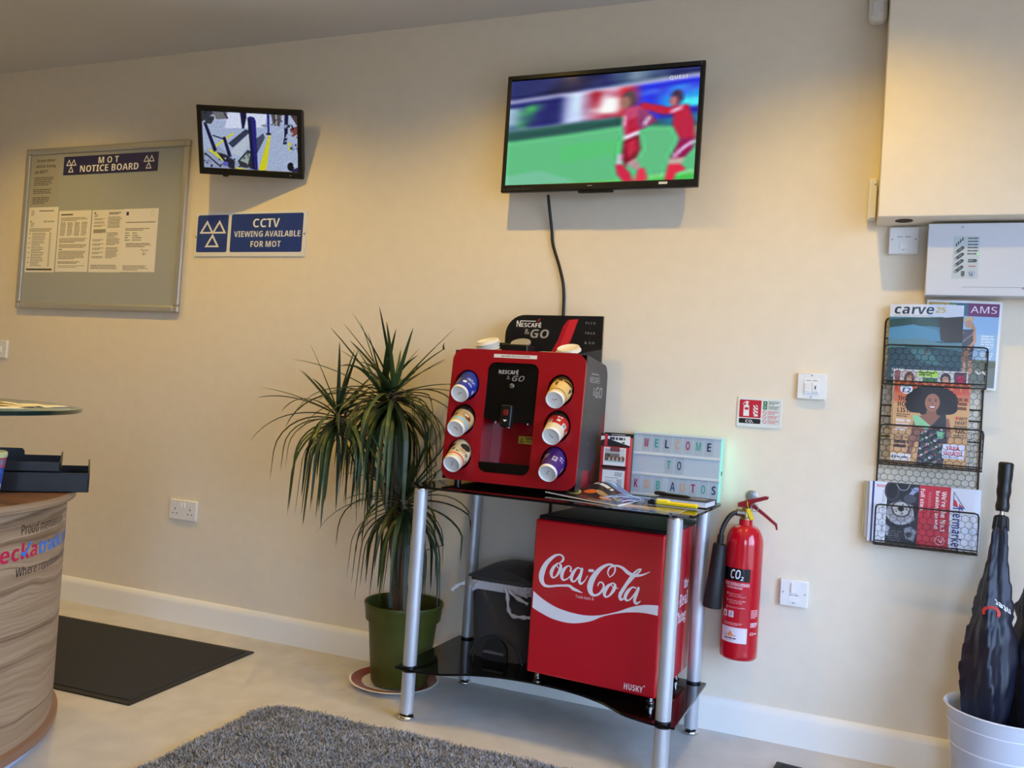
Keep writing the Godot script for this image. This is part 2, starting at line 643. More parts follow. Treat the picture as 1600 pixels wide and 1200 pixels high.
func notice_board():
	var x0 := -3.823
	var x1 := -2.803
	var y0 := 1.363
	var y1 := 2.147
	var c := Vector3((x0 + x1) / 2, (y0 + y1) / 2, 0)
	var w := x1 - x0
	var h := y1 - y0
	var o := thing("notice_board", "large grey notice board in a silver frame with pinned papers", "notice board", c)
	var pm := mat(rgb(166, 170, 170), 0.7)
	part(o, "panel", bx(Vector3(0, 0, 0.006), Vector3(w - 0.03, h - 0.03, 0.01)), pm)
	for s in [-1, 1]:
		part(o, "frame_rail", rbx(Vector3(0, s * (h / 2 - 0.015), 0.011), Vector3(w - 0.058, 0.03, 0.022), 0.008), M.alu)
		part(o, "frame_rail", rbx(Vector3(s * (w / 2 - 0.015), 0, 0.011), Vector3(0.03, h - 0.058, 0.022), 0.008), M.alu)
		for q in [-1, 1]:
			part(o, "frame_corner", rbx(Vector3(s * (w / 2 - 0.015), q * (h / 2 - 0.015), 0.011), Vector3(0.031, 0.031, 0.0225), 0.008), M.alu)
	var z := 0.0112
	var ink := rgb(70, 68, 66)
	# heading strip
	var navy := rgb(38, 36, 92)
	var p := Print.new(self, 586, 88, 1.7, navy)
	three_triangles(p, 16, 12, 66, 64, Color.WHITE, navy)
	three_triangles(p, 500, 12, 66, 64, Color.WHITE, navy)
	p.text("M O T", 222, 9, 126, 30, Color.WHITE)
	p.text("NOTICE BOARD", 108, 46, 364, 31, Color.WHITE)
	var hd := thing("board_heading", "dark blue MOT notice board heading strip with white triangles", "sign", Vector3(-3.279, 2.056, z))
	part(hd, "strip", bx(Vector3(0, 0, 0.0008), Vector3(0.586, 0.088, 0.0016)), mat(navy, 0.5))
	face_print(hd, "print", p, Vector3(0, 0, 0.0019), 0.586, 0.088, 0.4)
	# grey question sheet
	p = Print.new(self, 188, 250, 1.6, rgb(168, 166, 160))
	p.text("Is your diesel", 30, 18, 118, 19, ink, "sans_bold", 0.1)
	p.text("vehicle having", 24, 46, 132, 19, ink, "sans_bold", 0.1)
	p.text("an MOT?", 22, 74, 84, 16, ink, "sans_bold", 0.1)
	p.lines(20, 108, 132, 5, 9, rgb(95, 93, 90), 0.5, 4)
	p.lines(18, 166, 130, 3, 9, rgb(95, 93, 90), 0.5, 5)
	p.lines(18, 206, 112, 4, 9, rgb(95, 93, 90), 0.5, 6)
	sheet("question_poster", "grey diesel question poster in the corner of the notice board", p, -3.69, 1.99, 0.188, 0.25, z)
	# four white sheets in a row
	var g := rgb(120, 116, 112)
	p = Print.new(self, 200, 320, 1.6, rgb(236, 232, 226))
	p.lines(16, 14, 22, 5, 6, g, 0.4, 1)
	p.rect(70, 16, 100, 4, ink)
	p.rect(14, 66, 6, 8, ink)
	p.lines(18, 76, 24, 4, 6, g, 0.4, 9)
	p.text("MOT Test Fees", 108, 66, 68, 9, ink)
	p.lines(12, 104, 158, 3, 6, g, 0.5, 2)
	for k in 21:
		p.lines(34, 126 + k * 8, 100, 1, 6, g, 0.5, 20 + k)
		if k % 3 == 0:
			p.rect(10, 126 + k * 8, 14, 3, g)
		p.rect(150, 126 + k * 8, 14, 3, g)
	p.rect(8, 302, 176, 9, ink)
	sheet("fee_list", "white test fee list sheet with dark bar at its foot", p, -3.684, 1.7, 0.196, 0.318, z)
	p = Print.new(self, 210, 297, 1.6, rgb(234, 230, 224))
	p.rect(14, 16, 76, 6, ink)
	p.lines(14, 34, 180, 3, 6, g, 0.5, 31)
	for k in 4:
		p.lines(14 + k * 46, 56, 36, 11, 6.2, g, 0.5, 40 + k)
	p.lines(14, 134, 182, 4, 6, g, 0.5, 32)
	p.lines(14, 164, 182, 3, 6, g, 0.5, 33)
	p.rect(14, 186, 22, 4, ink)
	p.lines(14, 196, 184, 7, 6, g, 0.5, 34)
	p.lines(14, 246, 150, 2, 7, g, 0.5, 35)
	p.lines(14, 266, 182, 2, 7, g, 0.4, 36)
	sheet("column_sheet", "white sheet of small text in four narrow columns", p, -3.474, 1.691, 0.208, 0.295, z + 0.0003)
	p = Print.new(self, 200, 297, 1.6, rgb(234, 230, 224))
	p.rect(14, 10, 8, 8, ink)
	p.lines(14, 20, 24, 3, 5, g, 0.5, 51)
	p.lines(106, 12, 80, 2, 6, ink, 0.6, 52)
	for k in 3:
		p.lines(14, 40 + k * 16, 74, 2, 5, g, 0.5, 53 + k)
	p.rect(14, 92, 80, 18, rgb(176, 172, 166))
	p.lines(14, 94, 80, 3, 6, g, 0.5, 57)
	p.lines(102, 34, 86, 9, 6, g, 0.5, 58)
	p.lines(102, 108, 72, 4, 6, g, 0.5, 59)
	p.lines(102, 134, 86, 6, 6, g, 0.5, 60)
	p.lines(102, 178, 78, 9, 6, g, 0.5, 61)
	for k in 5:
		p.lines(14, 140 + k * 20, 76, 2, 6, g, 0.5, 62 + k)
	p.lines(12, 262, 176, 3, 7, g, 0.5, 68)
	sheet("two_column_sheet", "white form with a shaded box and two text columns", p, -3.265, 1.69, 0.196, 0.295, z)
	p = Print.new(self, 210, 297, 1.6, rgb(236, 232, 228))
	p.rect(16, 14, 15, 17, rgb(40, 52, 110))
	p.oval(174, 24, 9, 12, rgb(205, 200, 195))
	p.oval(174, 24, 7, 10, rgb(236, 232, 228))
	p.rect(16, 62, 180, 4, g)
	p.lines(16, 92, 168, 2, 7, g, 0.5, 71)
	for k in 4:
		p.lines(16, 112 + k * 11, 34, 1, 7, g, 0.6, 72 + k)
		p.lines(62, 112 + k * 11, 44 + 10 * k, 1, 7, g, 0.6, 76 + k)
	p.lines(26, 162, 158, 3, 7, g, 0.5, 81)
	p.line(spline([Vector2(120, 196), Vector2(130, 190), Vector2(136, 202), Vector2(146, 192), Vector2(156, 200), Vector2(164, 192)], 4), 2.0, ink)
	p.lines(130, 208, 24, 2, 6, g, 0.5, 82)
	p.lines(16, 266, 156, 4, 6.5, g, 0.5, 83)
	sheet("signed_certificate", "white signed certificate with a small blue crest at its corner", p, -3.064, 1.692, 0.208, 0.294, z + 0.0003)

# yawed screen with its own picture
func screen(parent: Node, p: Print, w: float, h: float, z: float, glow: float, light: float, tint: Color):
	var m := mat(rgb(6, 6, 8), 0.12)
	m.emission_enabled = true
	m.emission = Color.WHITE
	m.emission_operator = BaseMaterial3D.EMISSION_OP_MULTIPLY
	m.emission_texture = p.tex()
	m.emission_energy_multiplier = glow
	m.texture_repeat = false
	var b := MB.new()
	b.quad(Vector3(-w / 2, -h / 2, z), Vector3(w / 2, -h / 2, z), Vector3(w / 2, h / 2, z), Vector3(-w / 2, h / 2, z))
	part(parent, "screen", b, m)
	var l := AreaLight3D.new()
	l.name = "screen_glow"
	parent.add_child(l)
	l.area_size = Vector2(w, h)
	l.position = Vector3(0, 0, z + 0.004)
	l.rotation.y = PI
	l.light_color = tint
	l.light_energy = light
	l.area_range = 8.0
	l.area_attenuation = 2.0
	l.shadow_enabled = true

func cctv_monitor():
	var o := thing("cctv_monitor", "small black monitor showing garage bays above the blue sign", "monitor", Vector3(-2.378, 2.0765, 0.1275))
	o.rotation = Vector3(0.307, 0.335, 0)
	o.rotation_order = EULER_ORDER_YXZ
	var w := 0.444
	var h := 0.28
	var b := MB.new()
	var outer := MB.rr(w, h, 0.004, 2)
	part(o, "bezel", rbx(Vector3(0, h / 2 - 0.011, -0.006), Vector3(w, 0.022, 0.022), 0.003), M.black)
	part(o, "bezel", rbx(Vector3(0, -h / 2 + 0.014, -0.006), Vector3(w, 0.028, 0.022), 0.003), M.black)
	for s in [-1, 1]:
		part(o, "bezel", rbx(Vector3(s * (w / 2 - 0.0105), 0.003, -0.006), Vector3(0.021, h - 0.046, 0.022), 0.003), M.black)
	b.prism(MB.rr(w - 0.004, h - 0.004, 0.004, 2), -0.03, -0.004)
	part(o, "casing", b, M.black_matte)
	var led := MB.new()
	led.cyl(Vector3(0.17, -h / 2 + 0.013, 0.004), Vector3(0.17, -h / 2 + 0.013, 0.0058), 0.0025, 10)
	part(o, "indicator", led, mat(rgb(190, 190, 190), 0.4))
	part(o, "control_button", rbx(Vector3(-0.115, -h / 2 - 0.003, -0.012), Vector3(0.022, 0.008, 0.012), 0.002), M.black)
	# bracket back to the wall
	var back := o.transform.affine_inverse()
	b = MB.new()
	b.x = back
	b.rbox(Vector3(-2.40, 2.085, 0.008), Vector3(0.09, 0.11, 0.014), 0.003)
	part(o, "wall_plate", b, M.black_matte)
	b = MB.new()
	b.x = back
	b.cyl(Vector3(-2.40, 2.085, 0.013), Vector3(-2.392, 2.08, 0.088), 0.014, 14)
	part(o, "bracket_arm", b, M.black_matte)
	# camera picture: lift bays seen from above
	var fl := rgb(168, 182, 214)
	var p := Print.new(self, 640, 390, 1.6, fl)
	var navy := rgb(24, 26, 62)
	var post := rgb(38, 36, 120)
	var yel := rgb(212, 208, 40)
	var dk := rgb(34, 38, 52)
	p.poly([Vector2(0, 0), Vector2(640, 0), Vector2(640, 60), Vector2(0, 60)], rgb(178, 190, 222))
	p.poly([Vector2(180, 0), Vector2(440, 0), Vector2(420, 90), Vector2(150, 110)], rgb(214, 222, 248))
	p.poly([Vector2(0, 0), Vector2(70, 0), Vector2(84, 46), Vector2(60, 84), Vector2(10, 82), Vector2(0, 60)], rgb(52, 56, 66))
	p.poly([Vector2(76, 0), Vector2(170, 0), Vector2(166, 44), Vector2(96, 52)], rgb(112, 112, 118))
	p.line([Vector2(150, 4), Vector2(172, 40)], 10, rgb(40, 42, 50))
	p.poly([Vector2(0, 270), Vector2(100, 230), Vector2(300, 400), Vector2(0, 400)], rgb(150, 162, 192))
	p.line([Vector2(70, 246), Vector2(206, 142)], 11, yel)
	p.poly([Vector2(170, 210), Vector2(290, 110), Vector2(330, 118), Vector2(200, 240)], rgb(52, 58, 82))
	p.poly([Vector2(180, 270), Vector2(320, 130), Vector2(330, 180), Vector2(250, 300)], rgb(186, 198, 214))
	p.poly([Vector2(360, 170), Vector2(410, 130), Vector2(420, 160), Vector2(350, 300), Vector2(330, 300)], rgb(70, 78, 104))
	p.poly([Vector2(372, 380), Vector2(446, 140), Vector2(460, 140), Vector2(424, 380), Vector2(386, 392)], yel)
	p.poly([Vector2(230, 330), Vector2(300, 250), Vector2(330, 260), Vector2(330, 380), Vector2(250, 370)], rgb(48, 52, 58))
	p.poly([Vector2(246, 326), Vector2(300, 268), Vector2(318, 276), Vector2(300, 346)], rgb(150, 170, 168))
	p.poly([Vector2(30, 262), Vector2(46, 256), Vector2(150, 320), Vector2(130, 336)], yel)
	p.line([Vector2(8, 286), Vector2(110, 374)], 9, dk)
	p.poly([Vector2(90, 276), Vector2(150, 290), Vector2(210, 330), Vector2(206, 390), Vector2(170, 380)], dk)
	p.oval(146, 354, 20, 16, rgb(92, 96, 190))
	p.poly([Vector2(215, 372), Vector2(290, 384), Vector2(230, 390)], yel)
	p.poly([Vector2(8, 80), Vector2(30, 84), Vector2(92, 262), Vector2(70, 276)], navy)
	p.line([Vector2(66, 162), Vector2(150, 186)], 8, dk)
	p.poly([Vector2(134, 172), Vector2(152, 166), Vector2(190, 300), Vector2(168, 310)], navy)
	p.poly([Vector2(258, 0), Vector2(300, 0), Vector2(300, 30), Vector2(282, 104), Vector2(268, 106)], navy)
	p.poly([Vector2(306, 30), Vector2(324, 20), Vector2(352, 26), Vector2(362, 50), Vector2(366, 390), Vector2(326, 380)], post)
	p.poly([Vector2(306, 30), Vector2(330, 40), Vector2(346, 384), Vector2(326, 380)], navy)
	p.poly([Vector2(438, 0), Vector2(454, 0), Vector2(452, 120), Vector2(440, 130)], post)
	p.oval(446, 132, 18, 8, navy)
	p.poly([Vector2(466, 0), Vector2(540, 0), Vector2(520, 80), Vector2(476, 60)], rgb(84, 78, 80))
	p.line([Vector2(500, 0), Vector2(500, 70)], 8, rgb(190, 190, 196))
	p.poly([Vector2(556, 0), Vector2(582, 0), Vector2(572, 150), Vector2(566, 196), Vector2(540, 198), Vector2(552, 150)], navy)
	p.poly([Vector2(596, 0), Vector2(640, 0), Vector2(640, 70)], rgb(76, 60, 60))
	p.poly([Vector2(590, 90), Vector2(640, 70), Vector2(640, 150), Vector2(600, 140)], rgb(120, 70, 66))
	p.poly([Vector2(582, 250), Vector2(572, 190), Vector2(586, 184), Vector2(616, 200), Vector2(594, 214)], yel)
	p.line([Vector2(604, 236), Vector2(634, 206), Vector2(640, 240)], 7, rgb(90, 100, 130))
	p.oval(590, 350, 22, 30, rgb(18, 18, 24))
	p.poly([Vector2(600, 370), Vector2(640, 352), Vector2(640, 390), Vector2(596, 390)], rgb(44, 40, 90))
	p.oval(420, 78, 22, 8, rgb(130, 138, 160))
	var cl := RandomNumberGenerator.new()
	cl.seed = 17
	for k in 70:
		var zone: Array = [[0, 0, 80, 80], [470, 0, 70, 70], [560, 60, 80, 110], [100, 270, 110, 110], [236, 270, 90, 100], [0, 270, 60, 110], [590, 190, 50, 60]][k % 7]
		var q := Vector2(zone[0] + cl.randf() * zone[2], zone[1] + cl.randf() * zone[3])
		p.oval(q.x, q.y, cl.randf_range(3, 12), cl.randf_range(2, 7), [rgb(30, 32, 42), rgb(90, 92, 104), rgb(58, 60, 78), rgb(170, 176, 196), rgb(20, 20, 28)][k % 5], cl.randf() * 3.0)
	for k in 26:
		var q := Vector2(380 + cl.randf() * 250, 90 + cl.randf() * 290)
		p.oval(q.x, q.y, cl.randf_range(14, 40), cl.randf_range(3, 9), [rgb(160, 176, 208), rgb(178, 190, 220)][k % 2], -0.5) if q.x > 470 else p.rect(0, 0, 1, 1, fl)
	p.smear(11.0, 11.0)
	p.speckle(0.13, 4, 9.0)
	p.speckle(0.08, 9, 3.0)
	screen(o, p, 0.402, 0.23, 0.0005, 0.85, 0.06, rgb(205, 215, 255))

func cctv_sign():
	var blue := rgb(36, 62, 140)
	var x0 := -2.745
	var x1 := -2.157
	var y0 := 1.618
	var y1 := 1.815
	var o := thing("cctv_viewing_sign", "blue and white plastic sign saying viewing available for MOT", "sign", Vector3((x0 + x1) / 2, (y0 + y1) / 2, 0))
	var b := MB.new()
	b.slab(x1 - x0, y1 - y0, 0.002, 0.0005, 0.005, 0.001, 2)
	part(o, "board", b, mat(rgb(226, 226, 226), 0.4))
	var p := Print.new(self, 588, 197, 1.7, rgb(228, 228, 230))
	var pane := func(x, y, w, h):
		var q := []
		for v in MB.rr(w, h, 8, 4):
			q.append(Vector2(x + w / 2 + v.x, y + h / 2 + v.y))
		p.poly(q, blue)
	pane.call(9, 12, 170, 166)
	pane.call(196, 10, 377, 168)
	three_triangles(p, 22, 34, 148, 122, rgb(232, 232, 236), blue)
	p.text("CCTV", 312, 32, 140, 38, rgb(232, 234, 240))
	p.text("VIEWING AVAILABLE", 214, 86, 348, 25, rgb(232, 234, 240))
	p.text("FOR MOT", 306, 130, 158, 26, rgb(232, 234, 240))
	face_print(o, "print", p, Vector3(0, 0, 0.0053), x1 - x0 - 0.002, y1 - y0 - 0.002, 0.35)
	for s in [-1, 1]:
		b = MB.new()
		b.x = Transform3D(Basis.IDENTITY, Vector3(s * 0.288, -0.006 + 0.004 * s, 0.005))
		b.x.basis = Basis(Vector3.RIGHT, PI / 2)
		b.lathe([Vector2(0.006, 0.0), Vector2(0.0055, 0.002), Vector2(0.003, 0.0032), Vector2(0.0, 0.0035)], 14)
		part(o, "screw", b, M.steel)

func television():
	var o := thing("television", "large black wall-mounted television showing a football match", "television", Vector3(-0.874, 2.0555, 0.1))
	var w := 0.727
	var h := 0.435
	var top := 0.017
	var low := 0.027
	part(o, "bezel", rbx(Vector3(0, h / 2 - top / 2, -0.008), Vector3(w, top, 0.02), 0.003), M.black)
	part(o, "bezel", rbx(Vector3(0, -h / 2 + low / 2, -0.008), Vector3(w, low, 0.02), 0.003), M.black)
	for s in [-1, 1]:
		part(o, "bezel", rbx(Vector3(s * (w / 2 - 0.0085), (low - top) / 2, -0.008), Vector3(0.017, h - top - low + 0.004, 0.02), 0.003), M.black)
	var b := MB.new()
	b.prism(MB.rr(w - 0.006, h - 0.006, 0.004, 2), -0.024, -0.006)
	b.x = Transform3D(Basis.IDENTITY, Vector3(0, -0.05, 0))
	b.side(MB.rr(0.52, 0.28, 0.03), MB.rr(0.62, 0.325, 0.03), -0.055, -0.024)
	b.prism(MB.rr(0.52, 0.28, 0.03), -0.056, -0.054)
	part(o, "casing", b, M.black_matte)
	part(o, "wall_bracket", bx(Vector3(0, 0, -0.077), Vector3(0.2, 0.2, 0.042)), M.black_matte)
	part(o, "infrared_window", rbx(Vector3(0.0, -h / 2 - 0.003, -0.01), Vector3(0.13, 0.012, 0.016), 0.004), M.black)
	part(o, "rating_sticker", bx(Vector3(0.243, -h / 2 + 0.016, 0.0022), Vector3(0.03, 0.008, 0.0006)), M.print_white)
	part(o, "indicator", bx(Vector3(w / 2 - 0.012, h / 2 - 0.008, 0.0022), Vector3(0.004, 0.004, 0.0006)), mat(rgb(120, 120, 120)))
	var grey := mat(rgb(150, 150, 155), 0.5)
	flat_text(o, "||  ||||| ||||  ||| || |", Vector3(-0.3, -h / 2 + 0.011, 0.0024), 0.11, 0.005, grey, "sans", 0.0, "control_marks")
	part(o, "maker_badge", bx(Vector3(-0.02, -h / 2 + 0.015, 0.0022), Vector3(0.018, 0.003, 0.0006)), grey)
	# match picture
	var p := Print.new(self, 320, 180, 3.2, rgb(92, 190, 128))
	var V := func(a, c): return Vector2(a * 320.0, c * 180.0)
	p.poly([V.call(0, 0), V.call(1, 0), V.call(1, .6), V.call(.6, .5), V.call(0, .58)], rgb(38, 88, 82))
	p.poly([V.call(0, 0), V.call(1, 0), V.call(1, .09), V.call(0, .22)], rgb(38, 46, 104))
	p.poly([V.call(.3, 0), V.call(.52, 0), V.call(.36, .14), V.call(.16, .16)], rgb(24, 28, 74))
	p.poly([V.call(.56, 0), V.call(.82, 0), V.call(.86, .08), V.call(.58, .1)], rgb(70, 92, 128))
	p.poly([V.call(.66, 0), V.call(.72, 0), V.call(.72, .08), V.call(.66, .08)], rgb(130, 150, 172))
	p.poly([V.call(0, .2), V.call(1, .06), V.call(1, .42), V.call(.6, .4), V.call(0, .475)], rgb(34, 42, 112))
	p.poly([V.call(.31, .16), V.call(.43, .14), V.call(.43, .41), V.call(.3, .43)], rgb(196, 208, 244))
	p.poly([V.call(.43, .14), V.call(.7, .1), V.call(.7, .4), V.call(.43, .41)], rgb(176, 54, 78))
	p.poly([V.call(.54, .12), V.call(.6, .12), V.call(.48, .4), V.call(.44, .4)], rgb(226, 182, 204))
	p.poly([V.call(.44, .33), V.call(.56, .25), V.call(.62, .3), V.call(.5, .36)], rgb(235, 214, 226))
	p.oval(178, 52, 17, 15, rgb(255, 250, 245))
	p.poly([V.call(.6, .15), V.call(.66, .13), V.call(.62, .2), V.call(.59, .2)], rgb(206, 60, 90))
	p.poly([V.call(.69, .12), V.call(1, .08), V.call(1, .46), V.call(.69, .44)], rgb(44, 58, 226))
	p.oval(294, 52, 34, 26, rgb(40, 156, 240))
	p.oval(306, 66, 22, 20, rgb(70, 226, 246))
	p.poly([V.call(.84, .2), V.call(.97, .14), V.call(.98, .2), V.call(.86, .26)], rgb(64, 110, 240))
	p.poly([V.call(.72, .2), V.call(.8, .17), V.call(.8, .19), V.call(.72, .22)], rgb(96, 150, 240))
	p.poly([V.call(.8, .36), V.call(1, .34), V.call(1, .42), V.call(.8, .44)], rgb(46, 40, 170))
	p.poly([V.call(.82, .44), V.call(1, .4), V.call(1, .5), V.call(.82, .5)], rgb(40, 110, 150))
	p.poly([V.call(0, .27), V.call(.06, .24), V.call(.05, .4), V.call(0, .47)], rgb(150, 190, 200))
	p.poly([V.call(.09, .25), V.call(.16, .22), V.call(.16, .29), V.call(.13, .31), V.call(.09, .455), V.call(.04, .46), V.call(.09, .33), V.call(.06, .34)], rgb(70, 166, 104))
	p.poly([V.call(0, .19), V.call(1, .055), V.call(1, .08), V.call(0, .212)], rgb(206, 206, 236))
	p.poly([V.call(0, .467), V.call(.6, .395), V.call(.6, .403), V.call(0, .477)], rgb(170, 190, 210))
	p.smear(40.0, 10.0)
	# grass with mowing light and dark and the far touch line
	p.poly([V.call(0, .575), V.call(.3, .535), V.call(.62, .48), V.call(1, .52), V.call(1, 1), V.call(0, 1)], rgb(96, 192, 132))
	p.poly([V.call(.3, .64), V.call(.62, .6), V.call(.66, .72), V.call(.3, .8)], rgb(88, 198, 120))
	p.poly([V.call(0, .9), V.call(.2, .86), V.call(.4, .98), V.call(0, 1)], rgb(118, 196, 158))
	p.poly([V.call(.4, 1), V.call(.78, .94), V.call(1, .91), V.call(1, 1)], rgb(74, 196, 86))
	p.poly([V.call(.45, .995), V.call(.78, .95), V.call(1, .905), V.call(1, .925), V.call(.8, .965)], rgb(160, 232, 160))
	p.smear(50.0, 14.0)
	var kit := rgb(190, 28, 66)
	var dark := rgb(132, 18, 46)
	var pink := rgb(226, 172, 200)
	var skin := rgb(150, 106, 102)
	# far player
	p.oval(286, 46, 10, 12, rgb(66, 52, 86))
	p.oval(281, 52, 7, 8, rgb(178, 108, 118))
	p.poly([V.call(.72, .28), V.call(.86, .34), V.call(.92, .32), V.call(.9, .41), V.call(.82, .4), V.call(.7, .33)], kit)
	p.poly([V.call(.88, .34), V.call(.95, .32), V.call(.985, .48), V.call(.995, .63), V.call(.93, .66), V.call(.88, .5)], kit)
	p.poly([V.call(.87, .36), V.call(.93, .33), V.call(.92, .37), V.call(.86, .4)], pink)
	p.poly([V.call(.92, .62), V.call(.995, .62), V.call(.985, .72), V.call(.94, .81), V.call(.87, .83), V.call(.9, .72)], rgb(150, 24, 84))
	p.line([V.call(.99, .65), V.call(.93, .72), V.call(.9, .78)], 5, rgb(222, 196, 232))
	p.poly([V.call(.87, .8), V.call(.95, .79), V.call(.94, .85), V.call(.87, .86)], rgb(196, 168, 158))
	p.poly([V.call(.87, .85), V.call(.93, .85), V.call(.96, .9), V.call(.91, .93), V.call(.9, 1), V.call(.855, 1)], rgb(224, 44, 72))
	# near player
	p.oval(208, 44, 12, 13, rgb(92, 70, 76))
	p.oval(202, 49, 8, 10, rgb(160, 112, 100))
	p.poly([V.call(.63, .33), V.call(.7, .31), V.call(.76, .38), V.call(.75, .46), V.call(.7, .56), V.call(.64, .58), V.call(.62, .45)], rgb(196, 70, 112))
	p.poly([V.call(.65, .44), V.call(.71, .4), V.call(.71, .53), V.call(.65, .56)], kit)
	p.poly([V.call(.7, .33), V.call(.78, .4), V.call(.8, .46), V.call(.72, .53), V.call(.7, .48)], rgb(148, 60, 110))
	p.line([V.call(.76, .41), V.call(.74, .48)], 5, rgb(222, 214, 236))
	p.line([V.call(.63, .39), V.call(.63, .48)], 4, rgb(236, 206, 224))
	p.poly([V.call(.63, .58), V.call(.71, .53), V.call(.715, .565), V.call(.64, .63)], rgb(226, 206, 226))
	p.poly([V.call(.635, .62), V.call(.71, .57), V.call(.725, .7), V.call(.7, .8), V.call(.65, .86), V.call(.63, .76)], dark)
	p.poly([V.call(.645, .64), V.call(.7, .6), V.call(.71, .7), V.call(.66, .78)], kit)
	p.line([V.call(.625, .74), V.call(.615, .84)], 7, rgb(220, 188, 220))
	p.poly([V.call(.65, .83), V.call(.7, .78), V.call(.73, .85), V.call(.72, .9), V.call(.68, .86)], rgb(178, 150, 150))
	p.poly([V.call(.6, .83), V.call(.64, .84), V.call(.68, .92), V.call(.7, 1), V.call(.65, 1), V.call(.61, .92)], rgb(206, 40, 74))
	p.poly([V.call(.72, .88), V.call(.75, .87), V.call(.77, .97), V.call(.75, 1), V.call(.7, 1), V.call(.71, .93)], rgb(226, 60, 84))
	p.smear(18.0, 12.0)
	p.smear(14.0, 10.0)
	p.text("QUEST", 272, 11, 30, 7, rgb(206, 206, 224))
	screen(o, p, w - 0.033, h - 0.043, 0.0004, 0.95, 0.1, rgb(190, 225, 215))
	# power lead hanging down behind the coffee machine
	b = MB.new()
	b.tube(spline([Vector3(-1.0645, 1.834, 0.058), Vector3(-1.066, 1.79, 0.03), Vector3(-1.058, 1.72, 0.014), Vector3(-1.05, 1.66, 0.01), Vector3(-1.02, 1.58, 0.01), Vector3(-0.998, 1.5, 0.009), Vector3(-0.993, 1.4, 0.0072), Vector3(-0.992, 1.2, 0.0068), Vector3(-0.995, 0.6, 0.0068)], 6), 0.0058, 10)
	single("power_cable", "black power cable hanging from the television down the wall", "cable", b, mat(rgb(12, 12, 13), 0.45))

func plate(o: Node, w: float, h: float, d: float, m: Material):
	var b := MB.new()
	b.slab(w, h, 0.004, 0.0, d, 0.0025, 3)
	part(o, "face_plate", b, m)

func screw_head(o: Node, x: float, y: float, z: float, r := 0.0032):
	var b := MB.new()
	b.x = Transform3D(Basis(Vector3.RIGHT, PI / 2), Vector3(x, y, z))
	b.lathe([Vector2(r, -0.0002), Vector2(r * 0.9, 0.0007), Vector2(0.0, 0.001)], 12)
	part(o, "screw", b, M.steel)

# a line of print too small to read, as broken dashes
func fine_print(o: Node, c: Vector3, w: float):
	var b := MB.new()
	for k in 7:
		if k != 3:
			b.box(c + Vector3((k - 3) * w / 7.0, 0, 0), Vector3(w / 9.0, 0.0018, 0.0003))
	part(o, "fine_print", b, M.print_black).set_meta("kind", "stuff")

